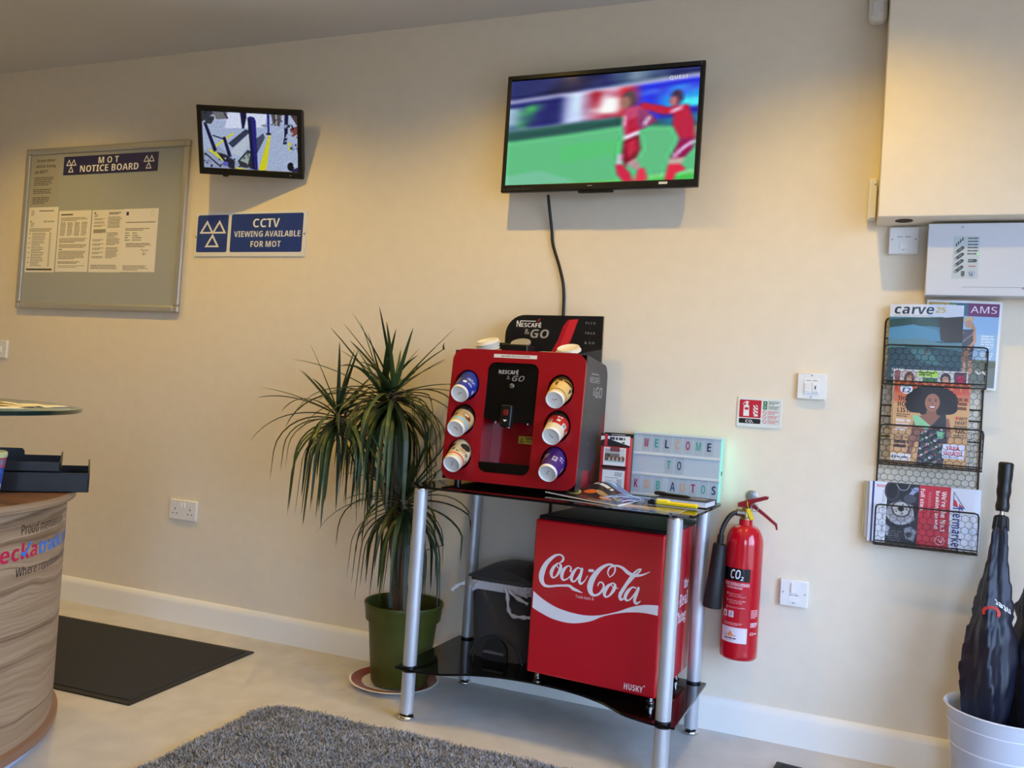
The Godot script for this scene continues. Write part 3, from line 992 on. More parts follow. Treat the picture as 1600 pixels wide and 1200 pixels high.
func wall_electrics():
	# double socket
	var o := thing("double_socket", "white double power socket low on the wall beside the plant", "socket", Vector3(-2.698, 0.491, 0))
	plate(o, 0.148, 0.087, 0.011, M.plastic_white)
	for s in [-1, 1]:
		part(o, "rocker_switch", rbx(Vector3(s * 0.0085, 0.022, 0.0125), Vector3(0.011, 0.021, 0.006), 0.0015), M.white)
		for q in [[0.0, 0.0, 0.004, 0.008], [-0.011, -0.02, 0.0062, 0.004], [0.011, -0.02, 0.0062, 0.004]]:
			part(o, "pin_slot", bx(Vector3(s * 0.042 + q[0], 0.004 + q[1], 0.0112), Vector3(q[2], q[3], 0.0008)), M.dark_hole)
	# switch cut by the left edge of the picture
	o = thing("light_switch", "white light switch on the wall below the notice board", "switch", Vector3(-3.912, 1.158, 0))
	plate(o, 0.087, 0.087, 0.01, M.plastic_white)
	part(o, "rocker_switch", rbx(Vector3(0, 0, 0.0115), Vector3(0.022, 0.03, 0.006), 0.0015), M.white)
	screw_head(o, 0.03, 0.0, 0.0101)
	# switched spur with key
	o = thing("fused_switch", "white twin switch plate with a key slot on the wall", "switch", Vector3(-0.112, 1.182, 0))
	plate(o, 0.09, 0.087, 0.016, M.plastic_white)
	var b := MB.new()
	b.slab(0.05, 0.05, 0.003, 0.016, 0.0185, 0.001, 2)
	part(o, "insert", b, M.white)
	part(o, "rocker_switch", rbx(Vector3(-0.012, -0.004, 0.0195), Vector3(0.019, 0.03, 0.005), 0.0015), M.plastic_white)
	part(o, "key_switch", rbx(Vector3(0.012, -0.004, 0.0195), Vector3(0.019, 0.03, 0.005), 0.0015), M.white)
	part(o, "key_slot", bx(Vector3(0.012, -0.004, 0.0222), Vector3(0.0035, 0.012, 0.0006)), M.dark_hole)
	fine_print(o, Vector3(0, 0.019, 0.0188), 0.034)
	screw_head(o, 0, 0.036, 0.0161)
	screw_head(o, 0, -0.035, 0.0161)
	# spur with flex outlet
	o = thing("fused_spur", "white single switch plate low beside the fire extinguisher", "switch", Vector3(-0.129, 0.496, 0))
	plate(o, 0.088, 0.087, 0.016, M.plastic_white)
	part(o, "rocker_switch", rbx(Vector3(0, 0.018, 0.0175), Vector3(0.02, 0.034, 0.007), 0.0018), M.white)
	b = MB.new()
	b.slab(0.032, 0.018, 0.002, 0.016, 0.0172, 0.0005, 2)
	b.x.origin = Vector3(0, -0.026, 0)
	part(o, "fuse_holder", b, M.white).position = Vector3(0, -0.02, 0)
	fine_print(o, Vector3(0, -0.006, 0.0163), 0.03)
	screw_head(o, -0.034, 0.002, 0.0161)
	screw_head(o, 0.034, 0.0, 0.0161)
	screw_head(o, 0, -0.03, 0.0176)
	# blank plate under the boxing
	o = thing("junction_plate", "grey-white connection plate under the boxed-in ductwork", "switch", Vector3(0.141, 1.664, 0))
	plate(o, 0.088, 0.087, 0.02, M.plastic_white)
	fine_print(o, Vector3(0, 0.012, 0.0203), 0.04)
	part(o, "cord_outlet", rbx(Vector3(0.0, -0.018, 0.0205), Vector3(0.026, 0.022, 0.002), 0.0008), M.white)
	for s in [-1, 1]:
		screw_head(o, s * 0.034, 0.004, 0.0201)
	screw_head(o, 0.0, -0.03, 0.0201)
	# slim sensor at the corner of the boxing
	o = thing("contact_sensor", "slim white sensor housing on the wall against the boxing", "sensor", Vector3(0.041, 1.8, 0))
	part(o, "housing", rbx(Vector3(0, 0, 0.014), Vector3(0.026, 0.135, 0.026), 0.005), M.white)
	part(o, "cover", rbx(Vector3(0.003, 0.0, 0.0285), Vector3(0.016, 0.128, 0.007), 0.002), M.plastic_white)
	part(o, "indicator", bx(Vector3(0.006, 0.045, 0.0322), Vector3(0.004, 0.004, 0.0006)), M.dark_hole)
	# detector high up against the boxing
	o = thing("wall_detector", "white rounded detector high on the wall against the boxing", "sensor", Vector3(0.026, 2.4, 0))
	part(o, "housing", rbx(Vector3(0, 0.03, 0.03), Vector3(0.058, 0.11, 0.058), 0.02, 3), M.white)
	part(o, "lens", rbx(Vector3(0, 0.015, 0.055), Vector3(0.04, 0.05, 0.02), 0.009, 2), M.plastic_white)

const TABLE_TURN := -0.044

func glass_table():
	var o := thing("glass_table", "black glass two-tier table on four silver tube legs", "table", Vector3(-0.86, 0, 0.275), TABLE_TURN)
	for sx in [-1, 1]:
		for sz in [-1, 1]:
			var b := MB.new()
			b.x.origin = Vector3(sx * 0.425, 0, sz * 0.21)
			b.lathe([Vector2(0.0225, 0.022), Vector2(0.0225, 0.164)], 28)
			b.lathe([Vector2(0.0225, 0.178), Vector2(0.0225, 0.757), Vector2(0.0, 0.757)], 28)
			var leg := part(o, "leg", b, M.silver)
			b = MB.new()
			b.x.origin = Vector3(sx * 0.425, 0, sz * 0.21)
			b.lathe([Vector2(0.0, 0.0), Vector2(0.022, 0.0), Vector2(0.0265, 0.004), Vector2(0.0265, 0.011), Vector2(0.022, 0.015), Vector2(0.012, 0.016), Vector2(0.012, 0.023)], 24)
			part(leg, "foot", b, M.chrome)
			for y in [0.1745, 0.1605]:
				b = MB.new()
				b.x.origin = Vector3(sx * 0.425, y, sz * 0.21)
				b.lathe([Vector2(0.0, -0.0035), Vector2(0.0235, -0.0035), Vector2(0.0235, 0.0035), Vector2(0.0, 0.0035)], 24)
				part(leg, "collar", b, M.black)
			b = MB.new()
			b.x.origin = Vector3(sx * 0.425, 0.7585, sz * 0.21)
			b.lathe([Vector2(0.0, -0.0035), Vector2(0.0205, -0.0035), Vector2(0.0205, 0.0035), Vector2(0.0, 0.0035)], 24)
			part(leg, "cap", b, M.chrome)
	# top: straight glass with clipped front corners
	var up := Transform3D(Basis(Vector3.RIGHT, Vector3.FORWARD, Vector3.UP), Vector3.ZERO)   # polygon y runs to the back
	var b := MB.new()
	b.x = up
	b.prism(PackedVector2Array([Vector2(-0.475, -0.19), Vector2(-0.462, -0.205), Vector2(-0.43, -0.232), Vector2(-0.4, -0.236), Vector2(0.4, -0.236), Vector2(0.43, -0.232), Vector2(0.462, -0.205), Vector2(0.475, -0.19), Vector2(0.475, 0.235), Vector2(-0.475, 0.235)]), 0.762, 0.77, 0.7)
	part(o, "glass_top", b, M.glass_black)
	# lower shelf: front edge swept back in a wide curve
	var q := PackedVector2Array([Vector2(-0.465, -0.235), Vector2(-0.4, -0.238)])
	for p in spline([Vector2(-0.36, -0.23), Vector2(-0.3, -0.21), Vector2(-0.22, -0.155), Vector2(-0.12, -0.12), Vector2(0.0, -0.108), Vector2(0.12, -0.12), Vector2(0.22, -0.155), Vector2(0.3, -0.21), Vector2(0.36, -0.23)], 4):
		q.append(p)
	for p in [Vector2(0.4, -0.238), Vector2(0.465, -0.235), Vector2(0.465, 0.225), Vector2(-0.465, 0.225)]:
		q.append(p)
	b = MB.new()
	b.x = up
	b.prism(q, 0.164, 0.171, 0.7)
	part(o, "glass_shelf", b, M.glass_black)

func mini_fridge():
	var o := thing("mini_fridge", "small red drinks fridge with white script logo under the table", "fridge", Vector3(-0.701, 0.171, 0.402), -0.085)
	var w := 0.43
	var h := 0.505
	var y0 := 0.028
	var body := mat(rgb(186, 10, 30), 0.16, 0.0, {"clearcoat_enabled": true, "clearcoat": 0.5, "clearcoat_roughness": 0.08})
	part(o, "cabinet", rbx(Vector3(0, y0 + h / 2 - 0.004, -0.2165), Vector3(w - 0.004, h - 0.016, 0.325), 0.008), body)
	part(o, "top_cover", rbx(Vector3(0, y0 + h - 0.008, -0.2), Vector3(w, 0.016, 0.355), 0.005), M.black)
	part(o, "gasket", bx(Vector3(0, y0 + h / 2, -0.052), Vector3(w - 0.02, h - 0.03, 0.008)), M.black_matte)
	var door := part(o, "door", rbx(Vector3(0, y0 + h / 2 - 0.004, -0.024), Vector3(w, h - 0.012, 0.048), 0.007), body)
	for sx in [-1, 1]:
		for sz in [-0.035, -0.32]:
			var f := MB.new()
			f.x.origin = Vector3(sx * 0.19, 0, sz)
			f.lathe([Vector2(0.0, 0.0), Vector2(0.011, 0.0), Vector2(0.013, 0.004), Vector2(0.013, 0.01), Vector2(0.009, 0.012), Vector2(0.009, 0.036)], 18)
			part(o, "foot", f, M.chrome)
	# script logo and wave as a print on the door
	var red := rgb(186, 10, 30)
	var white := rgb(232, 228, 230)
	var pw := 414.0
	var ph := 478.0
	var p := Print.new(self, pw, ph, 2.6, red)
	# the lettering was measured on the slanted face, so undo the slant: u, v across and down the door
	var K := func(x: float, y: float) -> Vector2:
		var l := 315.0 - 0.0739 * (y - 108.0)
		var r := 880.0 - 0.0403 * (y - 150.0)
		var t := 108.0 + 0.0743 * (x - 315.0)
		var e := 785.0 + 0.188 * (x - 265.0)
		return Vector2((x - l) / (r - l) * 430.0 - 8.0, (y - t) / (e - t) * 493.0 - 7.0)
	var stroke := func(pts: Array):
		var c := []
		var r := []
		for s in pts:
			c.append(K.call(s[0], s[1]))
			r.append(Vector2(s[2] * 0.757, 0))
		c = spline(c, 7)
		r = spline(r, 7)
		for i in c.size() - 1:
			var d: Vector2 = (c[i + 1] - c[i]).normalized().orthogonal()
			p.poly([c[i] + d * r[i].x / 2, c[i + 1] + d * r[i + 1].x / 2, c[i + 1] - d * r[i + 1].x / 2, c[i] - d * r[i].x / 2], white)
			p.oval(c[i].x, c[i].y, r[i].x / 2, r[i].x / 2, white)
	stroke.call([[424, 300, 3], [438, 290, 9], [441, 274, 9], [425, 263, 7], [398, 272, 12], [364, 304, 19], [344, 344, 25], [340, 376, 22], [352, 400, 14], [376, 406, 10], [410, 402, 9], [440, 400, 9], [468, 400, 11], [486, 412, 13], [506, 420, 10], [529, 429, 2]])
	stroke.call([[414, 303, 5], [396, 322, 13], [386, 346, 15], [392, 366, 8], [408, 360, 7], [424, 336, 13], [430, 314, 12], [422, 302, 5], [412, 304, 4], [418, 322, 4], [440, 326, 3]])
	stroke.call([[474, 334, 9], [476, 318, 6], [464, 311, 5], [446, 326, 12], [434, 354, 15], [440, 374, 9], [458, 370, 5], [480, 348, 3]])
	stroke.call([[520, 322, 6], [506, 318, 6], [488, 338, 13], [478, 364, 14], [484, 380, 8], [498, 374, 6], [518, 344, 7], [526, 322, 11], [520, 350, 12], [514, 376, 12], [522, 388, 9], [538, 374, 4], [552, 350, 3]])
	stroke.call([[560, 327, 12], [575, 327, 12]])
	stroke.call([[648, 352, 3], [664, 338, 5], [672, 316, 7], [664, 298, 7], [640, 296, 9], [606, 318, 16], [576, 358, 23], [562, 398, 25], [566, 426, 18], [582, 437, 10], [604, 428, 9], [622, 400, 9], [618, 380, 7], [604, 378, 6], [596, 394, 4]])
	stroke.call([[648, 352, 3], [640, 332, 6], [650, 308, 7], [676, 299, 8], [702, 306, 11], [726, 326, 15], [752, 338, 12], [786, 334, 8], [820, 317, 2]])
	stroke.call([[660, 378, 5], [640, 394, 13], [626, 420, 16], [630, 440, 9], [646, 436, 7], [664, 412, 13], [672, 390, 12], [664, 378, 5], [656, 382, 4], [664, 398, 4], [686, 400, 3]])
	stroke.call([[690, 420, 4], [716, 392, 6], [752, 346, 7], [776, 318, 7], [782, 308, 5], [768, 312, 6], [744, 340, 10], [716, 388, 14], [694, 430, 14], [698, 450, 10], [716, 440, 4]])
	stroke.call([[760, 394, 6], [746, 392, 6], [728, 410, 13], [716, 436, 14], [722, 452, 8], [738, 446, 6], [760, 416, 7], [772, 394, 11], [764, 422, 12], [756, 450, 12], [764, 464, 10], [782, 452, 3]])
	var wave := []
	for s in spline([Vector2(296, 424), Vector2(345, 462), Vector2(420, 502), Vector2(520, 526), Vector2(600, 526), Vector2(680, 506), Vector2(740, 482), Vector2(800, 468), Vector2(862, 468)], 6):
		wave.append(K.call(s.x, s.y))
	for s in spline([Vector2(860, 515), Vector2(800, 505), Vector2(740, 505), Vector2(680, 514), Vector2(620, 530), Vector2(560, 555), Vector2(480, 566), Vector2(400, 552), Vector2(335, 524), Vector2(290, 498)], 6):
		wave.append(K.call(s.x, s.y))
	p.poly(wave, white)
	var a: Vector2 = K.call(497, 437)
	p.text("Trade mark ®", a.x, a.y, 62, 10, white, "sans", 0.0, 0.0)
	a = K.call(716, 822)
	p.text("HUSKY", a.x, a.y, 60, 18, white)
	a = K.call(799, 829)
	p.oval(a.x + 3, a.y + 3, 2.5, 2.5, white)
	var pm := print_mat(p, 0.16)
	pm.clearcoat_enabled = true
	pm.clearcoat = 0.5
	pm.clearcoat_roughness = 0.08
	var b := MB.new()
	var z := 0.0003
	b.quad(Vector3(-pw / 2000, y0 + 0.009, z), Vector3(pw / 2000, y0 + 0.009, z), Vector3(pw / 2000, y0 + 0.009 + ph / 1000, z), Vector3(-pw / 2000, y0 + 0.009 + ph / 1000, z))
	part(door, "door_print", b, pm)
	# slogan on the right-hand side
	var wm := mat(white, 0.3)
	var sx := w / 2 - 0.0016
	var on_side := func(zc: float, yc: float, ww: float, hh: float): return func(u, v): return [Vector3(sx, yc + (v - 0.5) * hh, zc - (u - 0.5) * ww), Vector3.RIGHT]
	lettering(o, "the", on_side.call(-0.295, 0.335, 0.055, 0.034), wm, "serif_bold")
	lettering(o, "Real", on_side.call(-0.275, 0.285, 0.1, 0.042), wm, "serif_bold")
	lettering(o, "Thing", on_side.call(-0.25, 0.225, 0.125, 0.048), wm, "serif_bold")
	b = MB.new()
	b.tri(Vector3(sx, 0.19, -0.06), Vector3(sx, 0.292, -0.235), Vector3(sx, 0.215, -0.06), Vector3.RIGHT)
	part(o, "side_wave", b, wm)

func pedal_bin():
	var o := thing("pedal_bin", "dark grey plastic pedal bin with white liner beside the fridge", "bin", Vector3(-1.075, 0.171, 0.145), TABLE_TURN)
	var m := mat(rgb(52, 53, 56), 0.5)
	# tapered body, wider at the top
	var b := MB.new()
	var lv := []
	for k in 7:
		var t := k / 6.0
		lv.append([MB.rr(lerpf(0.205, 0.235, t), lerpf(0.185, 0.215, t), 0.045, 5), lerpf(0.0, 0.262, t)])
	b.x = Transform3D(Basis(Vector3.RIGHT, Vector3.FORWARD, Vector3.UP), Vector3.ZERO)
	b.prism(lv[0][0], 0.0, 0.001)
	for k in 6:
		b.side(lv[k][0], lv[k + 1][0], lv[k][1], lv[k + 1][1])
	part(o, "body", b, m)
	b = MB.new()
	b.x = Transform3D(Basis(Vector3.RIGHT, Vector3.FORWARD, Vector3.UP), Vector3.ZERO)
	b.prism(MB.rr(0.243, 0.223, 0.047, 5), 0.262, 0.28)
	part(o, "rim", b, m)
	# bowed lid
	b = MB.new()
	for i in 8:
		for j in 8:
			var pp := func(u: float, v: float) -> Vector3:
				var y := 0.283 + 0.045 * (1 - u * u) * (1.0 - 0.3 * v * v)
				return Vector3(u * 0.119, y, v * 0.109)
			var u0 := -1 + i * 0.25
			var v0 := -1 + j * 0.25
			b.quad(pp.call(u0, v0 + 0.25), pp.call(u0 + 0.25, v0 + 0.25), pp.call(u0 + 0.25, v0), pp.call(u0, v0))
	for i in 8:
		var u0 := -1 + i * 0.25
		for s in [-1.0, 1.0]:
			var top := func(u: float): return 0.283 + 0.045 * (1 - u * u) * 0.7
			var A := Vector3(u0 * 0.119, 0.276, s * 0.109)
			var B := Vector3((u0 + 0.25) * 0.119, 0.276, s * 0.109)
			var C := Vector3((u0 + 0.25) * 0.119, top.call(u0 + 0.25), s * 0.109)
			var D := Vector3(u0 * 0.119, top.call(u0), s * 0.109)
			if s > 0:
				b.quad(A, B, C, D)
			else:
				b.quad(B, A, D, C)
	part(o, "lid", b, mat(rgb(40, 41, 44), 0.4))
	# pedal opening, its shade painted as a proud black block, and pedal
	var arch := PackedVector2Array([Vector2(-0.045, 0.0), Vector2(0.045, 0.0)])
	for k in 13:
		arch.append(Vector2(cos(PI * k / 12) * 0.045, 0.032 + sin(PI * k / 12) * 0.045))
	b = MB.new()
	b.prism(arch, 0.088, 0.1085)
	part(o, "painted_pedal_recess", b, M.black_matte)
	part(o, "pedal", rbx(Vector3(0.0, 0.03, 0.108), Vector3(0.078, 0.009, 0.03), 0.003), mat(rgb(82, 82, 84), 0.4))
	b = MB.new()
	b.tube(spline([Vector3(-0.1, 0.0, 0.094), Vector3(-0.07, 0.062, 0.1), Vector3(0.0, 0.09, 0.102), Vector3(0.07, 0.062, 0.1), Vector3(0.1, 0.0, 0.094)], 5), 0.0035, 6)
	part(o, "arch_moulding", b, m)
	# liner bag folded over the rim
	var bag := mat(Color(0.86, 0.86, 0.88, 0.62), 0.35)
	bag.transparency = BaseMaterial3D.TRANSPARENCY_ALPHA
	b = MB.new()
	var nz := FastNoiseLite.new()
	nz.seed = 5
	nz.frequency = 3.0
	var ring := MB.rr(0.25, 0.23, 0.05, 8)
	var rows := 5
	for i in ring.size():
		for k in rows:
			var g := func(ii: int, kk: int) -> Vector3:
				var c := ring[ii % ring.size()]
				var e := nz.get_noise_2d(ii * 1.1, kk * 2.0)
				var drop := 0.028 + 0.024 * absf(nz.get_noise_1d((ii % ring.size()) * 1.7))
				var out := 1.0 + 0.025 + 0.05 * e
				return Vector3(c.x * out, 0.268 - drop * kk / rows, -c.y * out)
			b.quad(g.call(i, k + 1), g.call(i + 1, k + 1), g.call(i + 1, k), g.call(i, k))
	part(o, "liner_bag", b, bag)
	for seg in [[Vector3(-0.13, 0.25, 0.114), Vector3(-0.15, 0.243, 0.12), Vector3(-0.172, 0.222, 0.124)], [Vector3(0.03, 0.256, 0.122), Vector3(0.04, 0.235, 0.123), Vector3(0.046, 0.19, 0.12), Vector3(0.062, 0.168, 0.119), Vector3(0.1, 0.168, 0.118), Vector3(0.125, 0.17, 0.113)], [Vector3(0.046, 0.25, 0.122), Vector3(0.075, 0.232, 0.123), Vector3(0.115, 0.215, 0.117)]]:
		b = MB.new()
		var c := spline(seg, 5)
		var rad := []
		for i in c.size():
			rad.append(0.006 + 0.002 * sin(i * 1.3))
		b.tube(c, rad, 7)
		part(o, "bag_handle", b, bag)

# red machine front: face coordinates run from the bottom centre, x right, y up the sloping face
func coffee_machine():
	var o := thing("coffee_machine", "red and black hot drinks machine with cups in six holes", "drinks machine", Vector3(-1.05, 0.77, 0.0))
	var red := mat(rgb(152, 12, 24), 0.3)
	var grey := mat(rgb(58, 58, 60), 0.45)
	var slope := 0.0997
	var F := Transform3D(Basis(Vector3.RIGHT, -slope), Vector3(0, 0.016, 0.335))
	var w := 0.486
	var h := 0.457
	var t := 0.014
	var fy := [0.089, 0.209, 0.329]
	var cols := [-0.18, 0.163]
	var rx := 0.047
	var ry := 0.0545
	var nx0 := -0.107
	var nx1 := 0.08
	var ny0 := 0.036
	var ny1 := 0.414
	# face plate in pieces that leave the holes open
	var plate_b := MB.new()
	plate_b.x = F
	for c in 2:
		var hx: float = cols[c]
		var xa: float = -w / 2 if c == 0 else nx1
		var xb: float = nx0 if c == 0 else w / 2
		for i in 4:
			var q := PackedVector2Array()
			var ya: float = 0.0 if i == 0 else fy[i - 1]
			var yb: float = h if i == 3 else fy[i]
			var rc := 0.042
			if i == 0:
				if c == 0:
					for k in 7:
						q.append(Vector2(xa + rc - rc * cos(PI / 2 * k / 6), rc - rc * sin(PI / 2 * k / 6)))
					q.append(Vector2(xb, 0))
				else:
					q.append(Vector2(xa, 0))
					for k in 7:
						q.append(Vector2(xb - rc + rc * sin(PI / 2 * k / 6), rc - rc * cos(PI / 2 * k / 6)))
			else:
				q.append(Vector2(xa, ya))
				for k in 17:
					q.append(Vector2(hx - rx * cos(PI * k / 16), ya + ry * sin(PI * k / 16)))
				q.append(Vector2(xb, ya))
			if i == 3:
				if c == 0:
					q.append(Vector2(xb, h))
					for k in 7:
						q.append(Vector2(xa + rc - rc * sin(PI / 2 * k / 6), h - rc + rc * cos(PI / 2 * k / 6)))
				else:
					for k in 7:
						q.append(Vector2(xb - rc + rc * cos(PI / 2 * k / 6), h - rc + rc * sin(PI / 2 * k / 6)))
					q.append(Vector2(xa, h))
			else:
				q.append(Vector2(xb, yb))
				for k in 17:
					q.append(Vector2(hx + rx * cos(PI * k / 16), yb - ry * sin(PI * k / 16)))
				q.append(Vector2(xa, yb))
			plate_b.prism(q, -t, 0.0, 0.85)
	# strips above and below the niche
	var nr := 0.028
	var up := PackedVector2Array([Vector2(nx0, ny1 - nr)])
	for k in range(1, 7):
		up.append(Vector2(nx0 + nr - nr * cos(PI / 2 * k / 6), ny1 - nr + nr * sin(PI / 2 * k / 6)))
	for k in range(0, 7):
		up.append(Vector2(nx1 - nr + nr * sin(PI / 2 * k / 6), ny1 - nr + nr * cos(PI / 2 * k / 6)))
	up.append(Vector2(nx1, h))
	up.append(Vector2(nx0, h))
	plate_b.prism(up, -t, 0.0, 0.85)
	var dn := PackedVector2Array([Vector2(nx0, 0), Vector2(nx1, 0), Vector2(nx1, ny0 + nr)])
	for k in range(1, 7):
		dn.append(Vector2(nx1 - nr + nr * cos(PI / 2 * k / 6), ny0 + nr - nr * sin(PI / 2 * k / 6)))
	for k in range(0, 7):
		dn.append(Vector2(nx0 + nr - nr * sin(PI / 2 * k / 6), ny0 + nr - nr * cos(PI / 2 * k / 6)))
	plate_b.prism(dn, -t, 0.0, 0.85)
	var plate_o := part(o, "front_panel", plate_b, red)
	# outer casing, open behind the front panel
	var side_poly := PackedVector2Array()   # (-z, y), seen from +x
	var fz := func(y: float): return 0.335 - slope * (y - 0.016) - t * 0.98
	side_poly.append(Vector2(-fz.call(0.016), 0.016))
	side_poly.append(Vector2(-0.03, 0.016))
	side_poly.append(Vector2(-0.015, 0.03))
	for k in 7:
		side_poly.append(Vector2(-0.015 - 0.045 + 0.045 * cos(PI / 2 * k / 6), 0.448 - 0.045 + 0.045 * sin(PI / 2 * k / 6)))
	side_poly.append(Vector2(-fz.call(0.464) + 0.02, 0.4655))
	side_poly.append(Vector2(-fz.call(0.464), 0.466))
	var turn := Basis(Vector3.FORWARD, Vector3.UP, Vector3.RIGHT)
	var b := MB.new()
	b.x = Transform3D(turn, Vector3.ZERO)
	for i in side_poly.size() - 1:
		var p0 := side_poly[i]
		var p1 := side_poly[i + 1]
		b.quad(Vector3(p0.x, p0.y, -w / 2 + 0.002), Vector3(p1.x, p1.y, -w / 2 + 0.002), Vector3(p1.x, p1.y, w / 2 - 0.002), Vector3(p0.x, p0.y, w / 2 - 0.002))
	b.prism(side_poly, -w / 2 + 0.0005, -w / 2 + 0.004)
	part(o, "casing", b, grey)
	for sx in [-1, 1]:
		for sz in [0.08, 0.28]:
			var f := MB.new()
			f.cyl(Vector3(sx * 0.2, 0.0, sz), Vector3(sx * 0.2, 0.017, sz), 0.012, 14)
			part(o, "foot", f, M.black)
	# printed right-hand side panel
	var sp := Print.new(self, 300, 450, 2.0, rgb(58, 58, 60))
	var lg := rgb(150, 152, 152)
	sp.text("NESCAFÉ", 84, 62, 118, 26, lg)
	sp.rect(100, 56, 90, 4, lg)
	sp.text("&", 130, 104, 26, 28, lg, "sans")
	sp.text("GO", 156, 100, 84, 38, lg, "sans_bold", 0.2)
	for s in [["PICK", 196], ["POUR", 244], ["& GO", 292]]:
		sp.text(s[0], 90, s[1], 36, 10, rgb(104, 104, 106), "sans")
	var cur := []
	for s in spline([Vector2(300, 190), Vector2(270, 200), Vector2(240, 250), Vector2(222, 330), Vector2(176, 380), Vector2(130, 410)], 5):
		cur.append(s)
	for s in spline([Vector2(160, 412), Vector2(230, 400), Vector2(280, 330), Vector2(300, 290)], 5):
		cur.append(s)
	sp.poly(cur, rgb(112, 20, 30))
	sp.poly([Vector2(60, 386), Vector2(130, 386), Vector2(130, 450), Vector2(52, 450)], rgb(150, 30, 40))
	sp.poly([Vector2(130, 400), Vector2(236, 380), Vector2(250, 450), Vector2(130, 450)], rgb(84, 14, 22))
	b = MB.new()
	b.x = Transform3D(turn, Vector3.ZERO)
	b.prism(side_poly, w / 2 - 0.004, w / 2 - 0.0005)
	part(o, "side_panel", b, print_mat(sp, 0.45))
	# sloping tubes behind the six holes
	for c in 2:
		for i in 3:
			b = MB.new()
			var a := F * Vector3(cols[c], fy[i], -0.004)
			var dir := Vector3(0, 0.45, -0.89)
			b.tube([a - dir * 0.03, a + dir * 0.16], 0.0465, 24, false)
			# cut the part that would stand in front of the panel: keep points behind it
			var mesh := b.mesh()
			var mdt := MeshDataTool.new()
			mdt.create_from_surface(mesh, 0)
			for v in mdt.get_vertex_count():
				var l := F.affine_inverse() * mdt.get_vertex(v)
				if l.z > -0.0012:
					var s := dir
					var lz := (F.basis.inverse() * s).z
					mdt.set_vertex(v, mdt.get_vertex(v) + s * ((-0.0012 - l.z) / lz))
			var am := ArrayMesh.new()
			mdt.commit_to_surface(am)
			var tb := part(o, "cup_tube", am, red)
			b = MB.new()
			b.cyl(a + dir * 0.158, a + dir * 0.161, 0.046, 24)
			part(tb, "tube_end", b, red)
	# niche: dark panel above, open red recess below, drip tray
	b = MB.new()
	b.x = F
	var depth := -0.1
	var ym := 0.212
	b.quad(Vector3(nx0, ny0, depth), Vector3(nx1, ny0, depth), Vector3(nx1, ny1, depth), Vector3(nx0, ny1, depth))
	b.quad(Vector3(nx0, ny0, 0.0 - t), Vector3(nx0, ny0, depth), Vector3(nx0, ny1, depth), Vector3(nx0, ny1, -t))
	b.quad(Vector3(nx1, ny0, depth), Vector3(nx1, ny0, -t), Vector3(nx1, ny1, -t), Vector3(nx1, ny1, depth))
	b.quad(Vector3(nx0, ny0, -t), Vector3(nx1, ny0, -t), Vector3(nx1, ny0, depth), Vector3(nx0, ny0, depth))
	part(o, "dispensing_recess", b, mat(rgb(152, 12, 24), 0.15))
	b = MB.new()
	var pan := PackedVector2Array([Vector2(nx0 + 0.001, ym + 0.012), Vector2(nx0 + 0.03, ym), Vector2(nx1 - 0.001, ym)])
	for k in 7:
		pan.append(Vector2(nx1 - 0.001 - nr + nr * cos(PI / 2 * k / 6), ny1 - 0.001 - nr + nr * sin(PI / 2 * k / 6)))
	for k in 7:
		pan.append(Vector2(nx0 + 0.001 + nr - nr * sin(PI / 2 * k / 6), ny1 - 0.001 - nr + nr * cos(PI / 2 * k / 6)))
	b.x = F
	b.prism(pan, -0.06, -0.006)
	var cp := part(o, "control_panel", b, mat(rgb(10, 10, 11), 0.2))
	b = MB.new()
	b.x = F
	b.rbox(Vector3(-0.022, ym + 0.02, -0.01), Vector3(0.04, 0.075, 0.03), 0.005)
	var noz := part(o, "nozzle", b, M.black)
	b = MB.new()
	b.x = F
	b.rbox(Vector3(-0.022, ym + 0.03, 0.0055), Vector3(0.017, 0.019, 0.003), 0.001)
	part(noz, "button", b, mat(rgb(120, 24, 12), 0.3))
	b = MB.new()
	b.x = F
	b.prism(PackedVector2Array([Vector2(-0.03, ym + 0.006), Vector2(-0.023, ym - 0.001), Vector2(-0.015, ym + 0.006)]), 0.0048, 0.0055)
	part(noz, "arrow_mark", b, M.print_white)
	b = MB.new()
	b.x = F
	b.cyl(Vector3(-0.014, ym - 0.004, -0.012), Vector3(-0.014, ym - 0.02, -0.012), 0.006, 12)
	part(noz, "spout", b, M.steel)
	for q in [[-0.062, ym - 0.004], [0.055, ym - 0.002]]:
		b = MB.new()
		b.x = F
		b.cyl(Vector3(q[0], q[1] + 0.006, -0.01), Vector3(q[0], q[1] - 0.004, -0.01), 0.0025, 8)
		part(cp, "stud", b, M.steel)
	b = MB.new()
	b.x = F * Transform3D(Basis(Vector3.RIGHT, PI / 2), Vector3(-0.013, 0.335, -0.006))
	b.lathe([Vector2(0.009, 0.0), Vector2(0.009, 0.004), Vector2(0.007, 0.006), Vector2(0.0, 0.006)], 18)
	part(cp, "coin_button", b, mat(rgb(120, 122, 124), 0.35, 0.7))
	b = MB.new()
	b.x = F
	var tray := PackedVector2Array()
	for k in 7:
		tray.append(Vector2(nx0 + 0.001 + nr - nr * cos(PI / 2 * k / 6), ny0 + 0.001 + nr - nr * sin(PI / 2 * k / 6)))
	for k in 7:
		tray.append(Vector2(nx1 - 0.001 - nr + nr * sin(PI / 2 * k / 6), ny0 + 0.001 + nr - nr * cos(PI / 2 * k / 6)))
	tray.append(Vector2(nx1 - 0.001, 0.072))
	tray.append(Vector2(nx0 + 0.001, 0.07))
	b.prism(tray, -0.09, -0.002)
	part(o, "drip_tray", b, mat(rgb(9, 9, 10), 0.15))
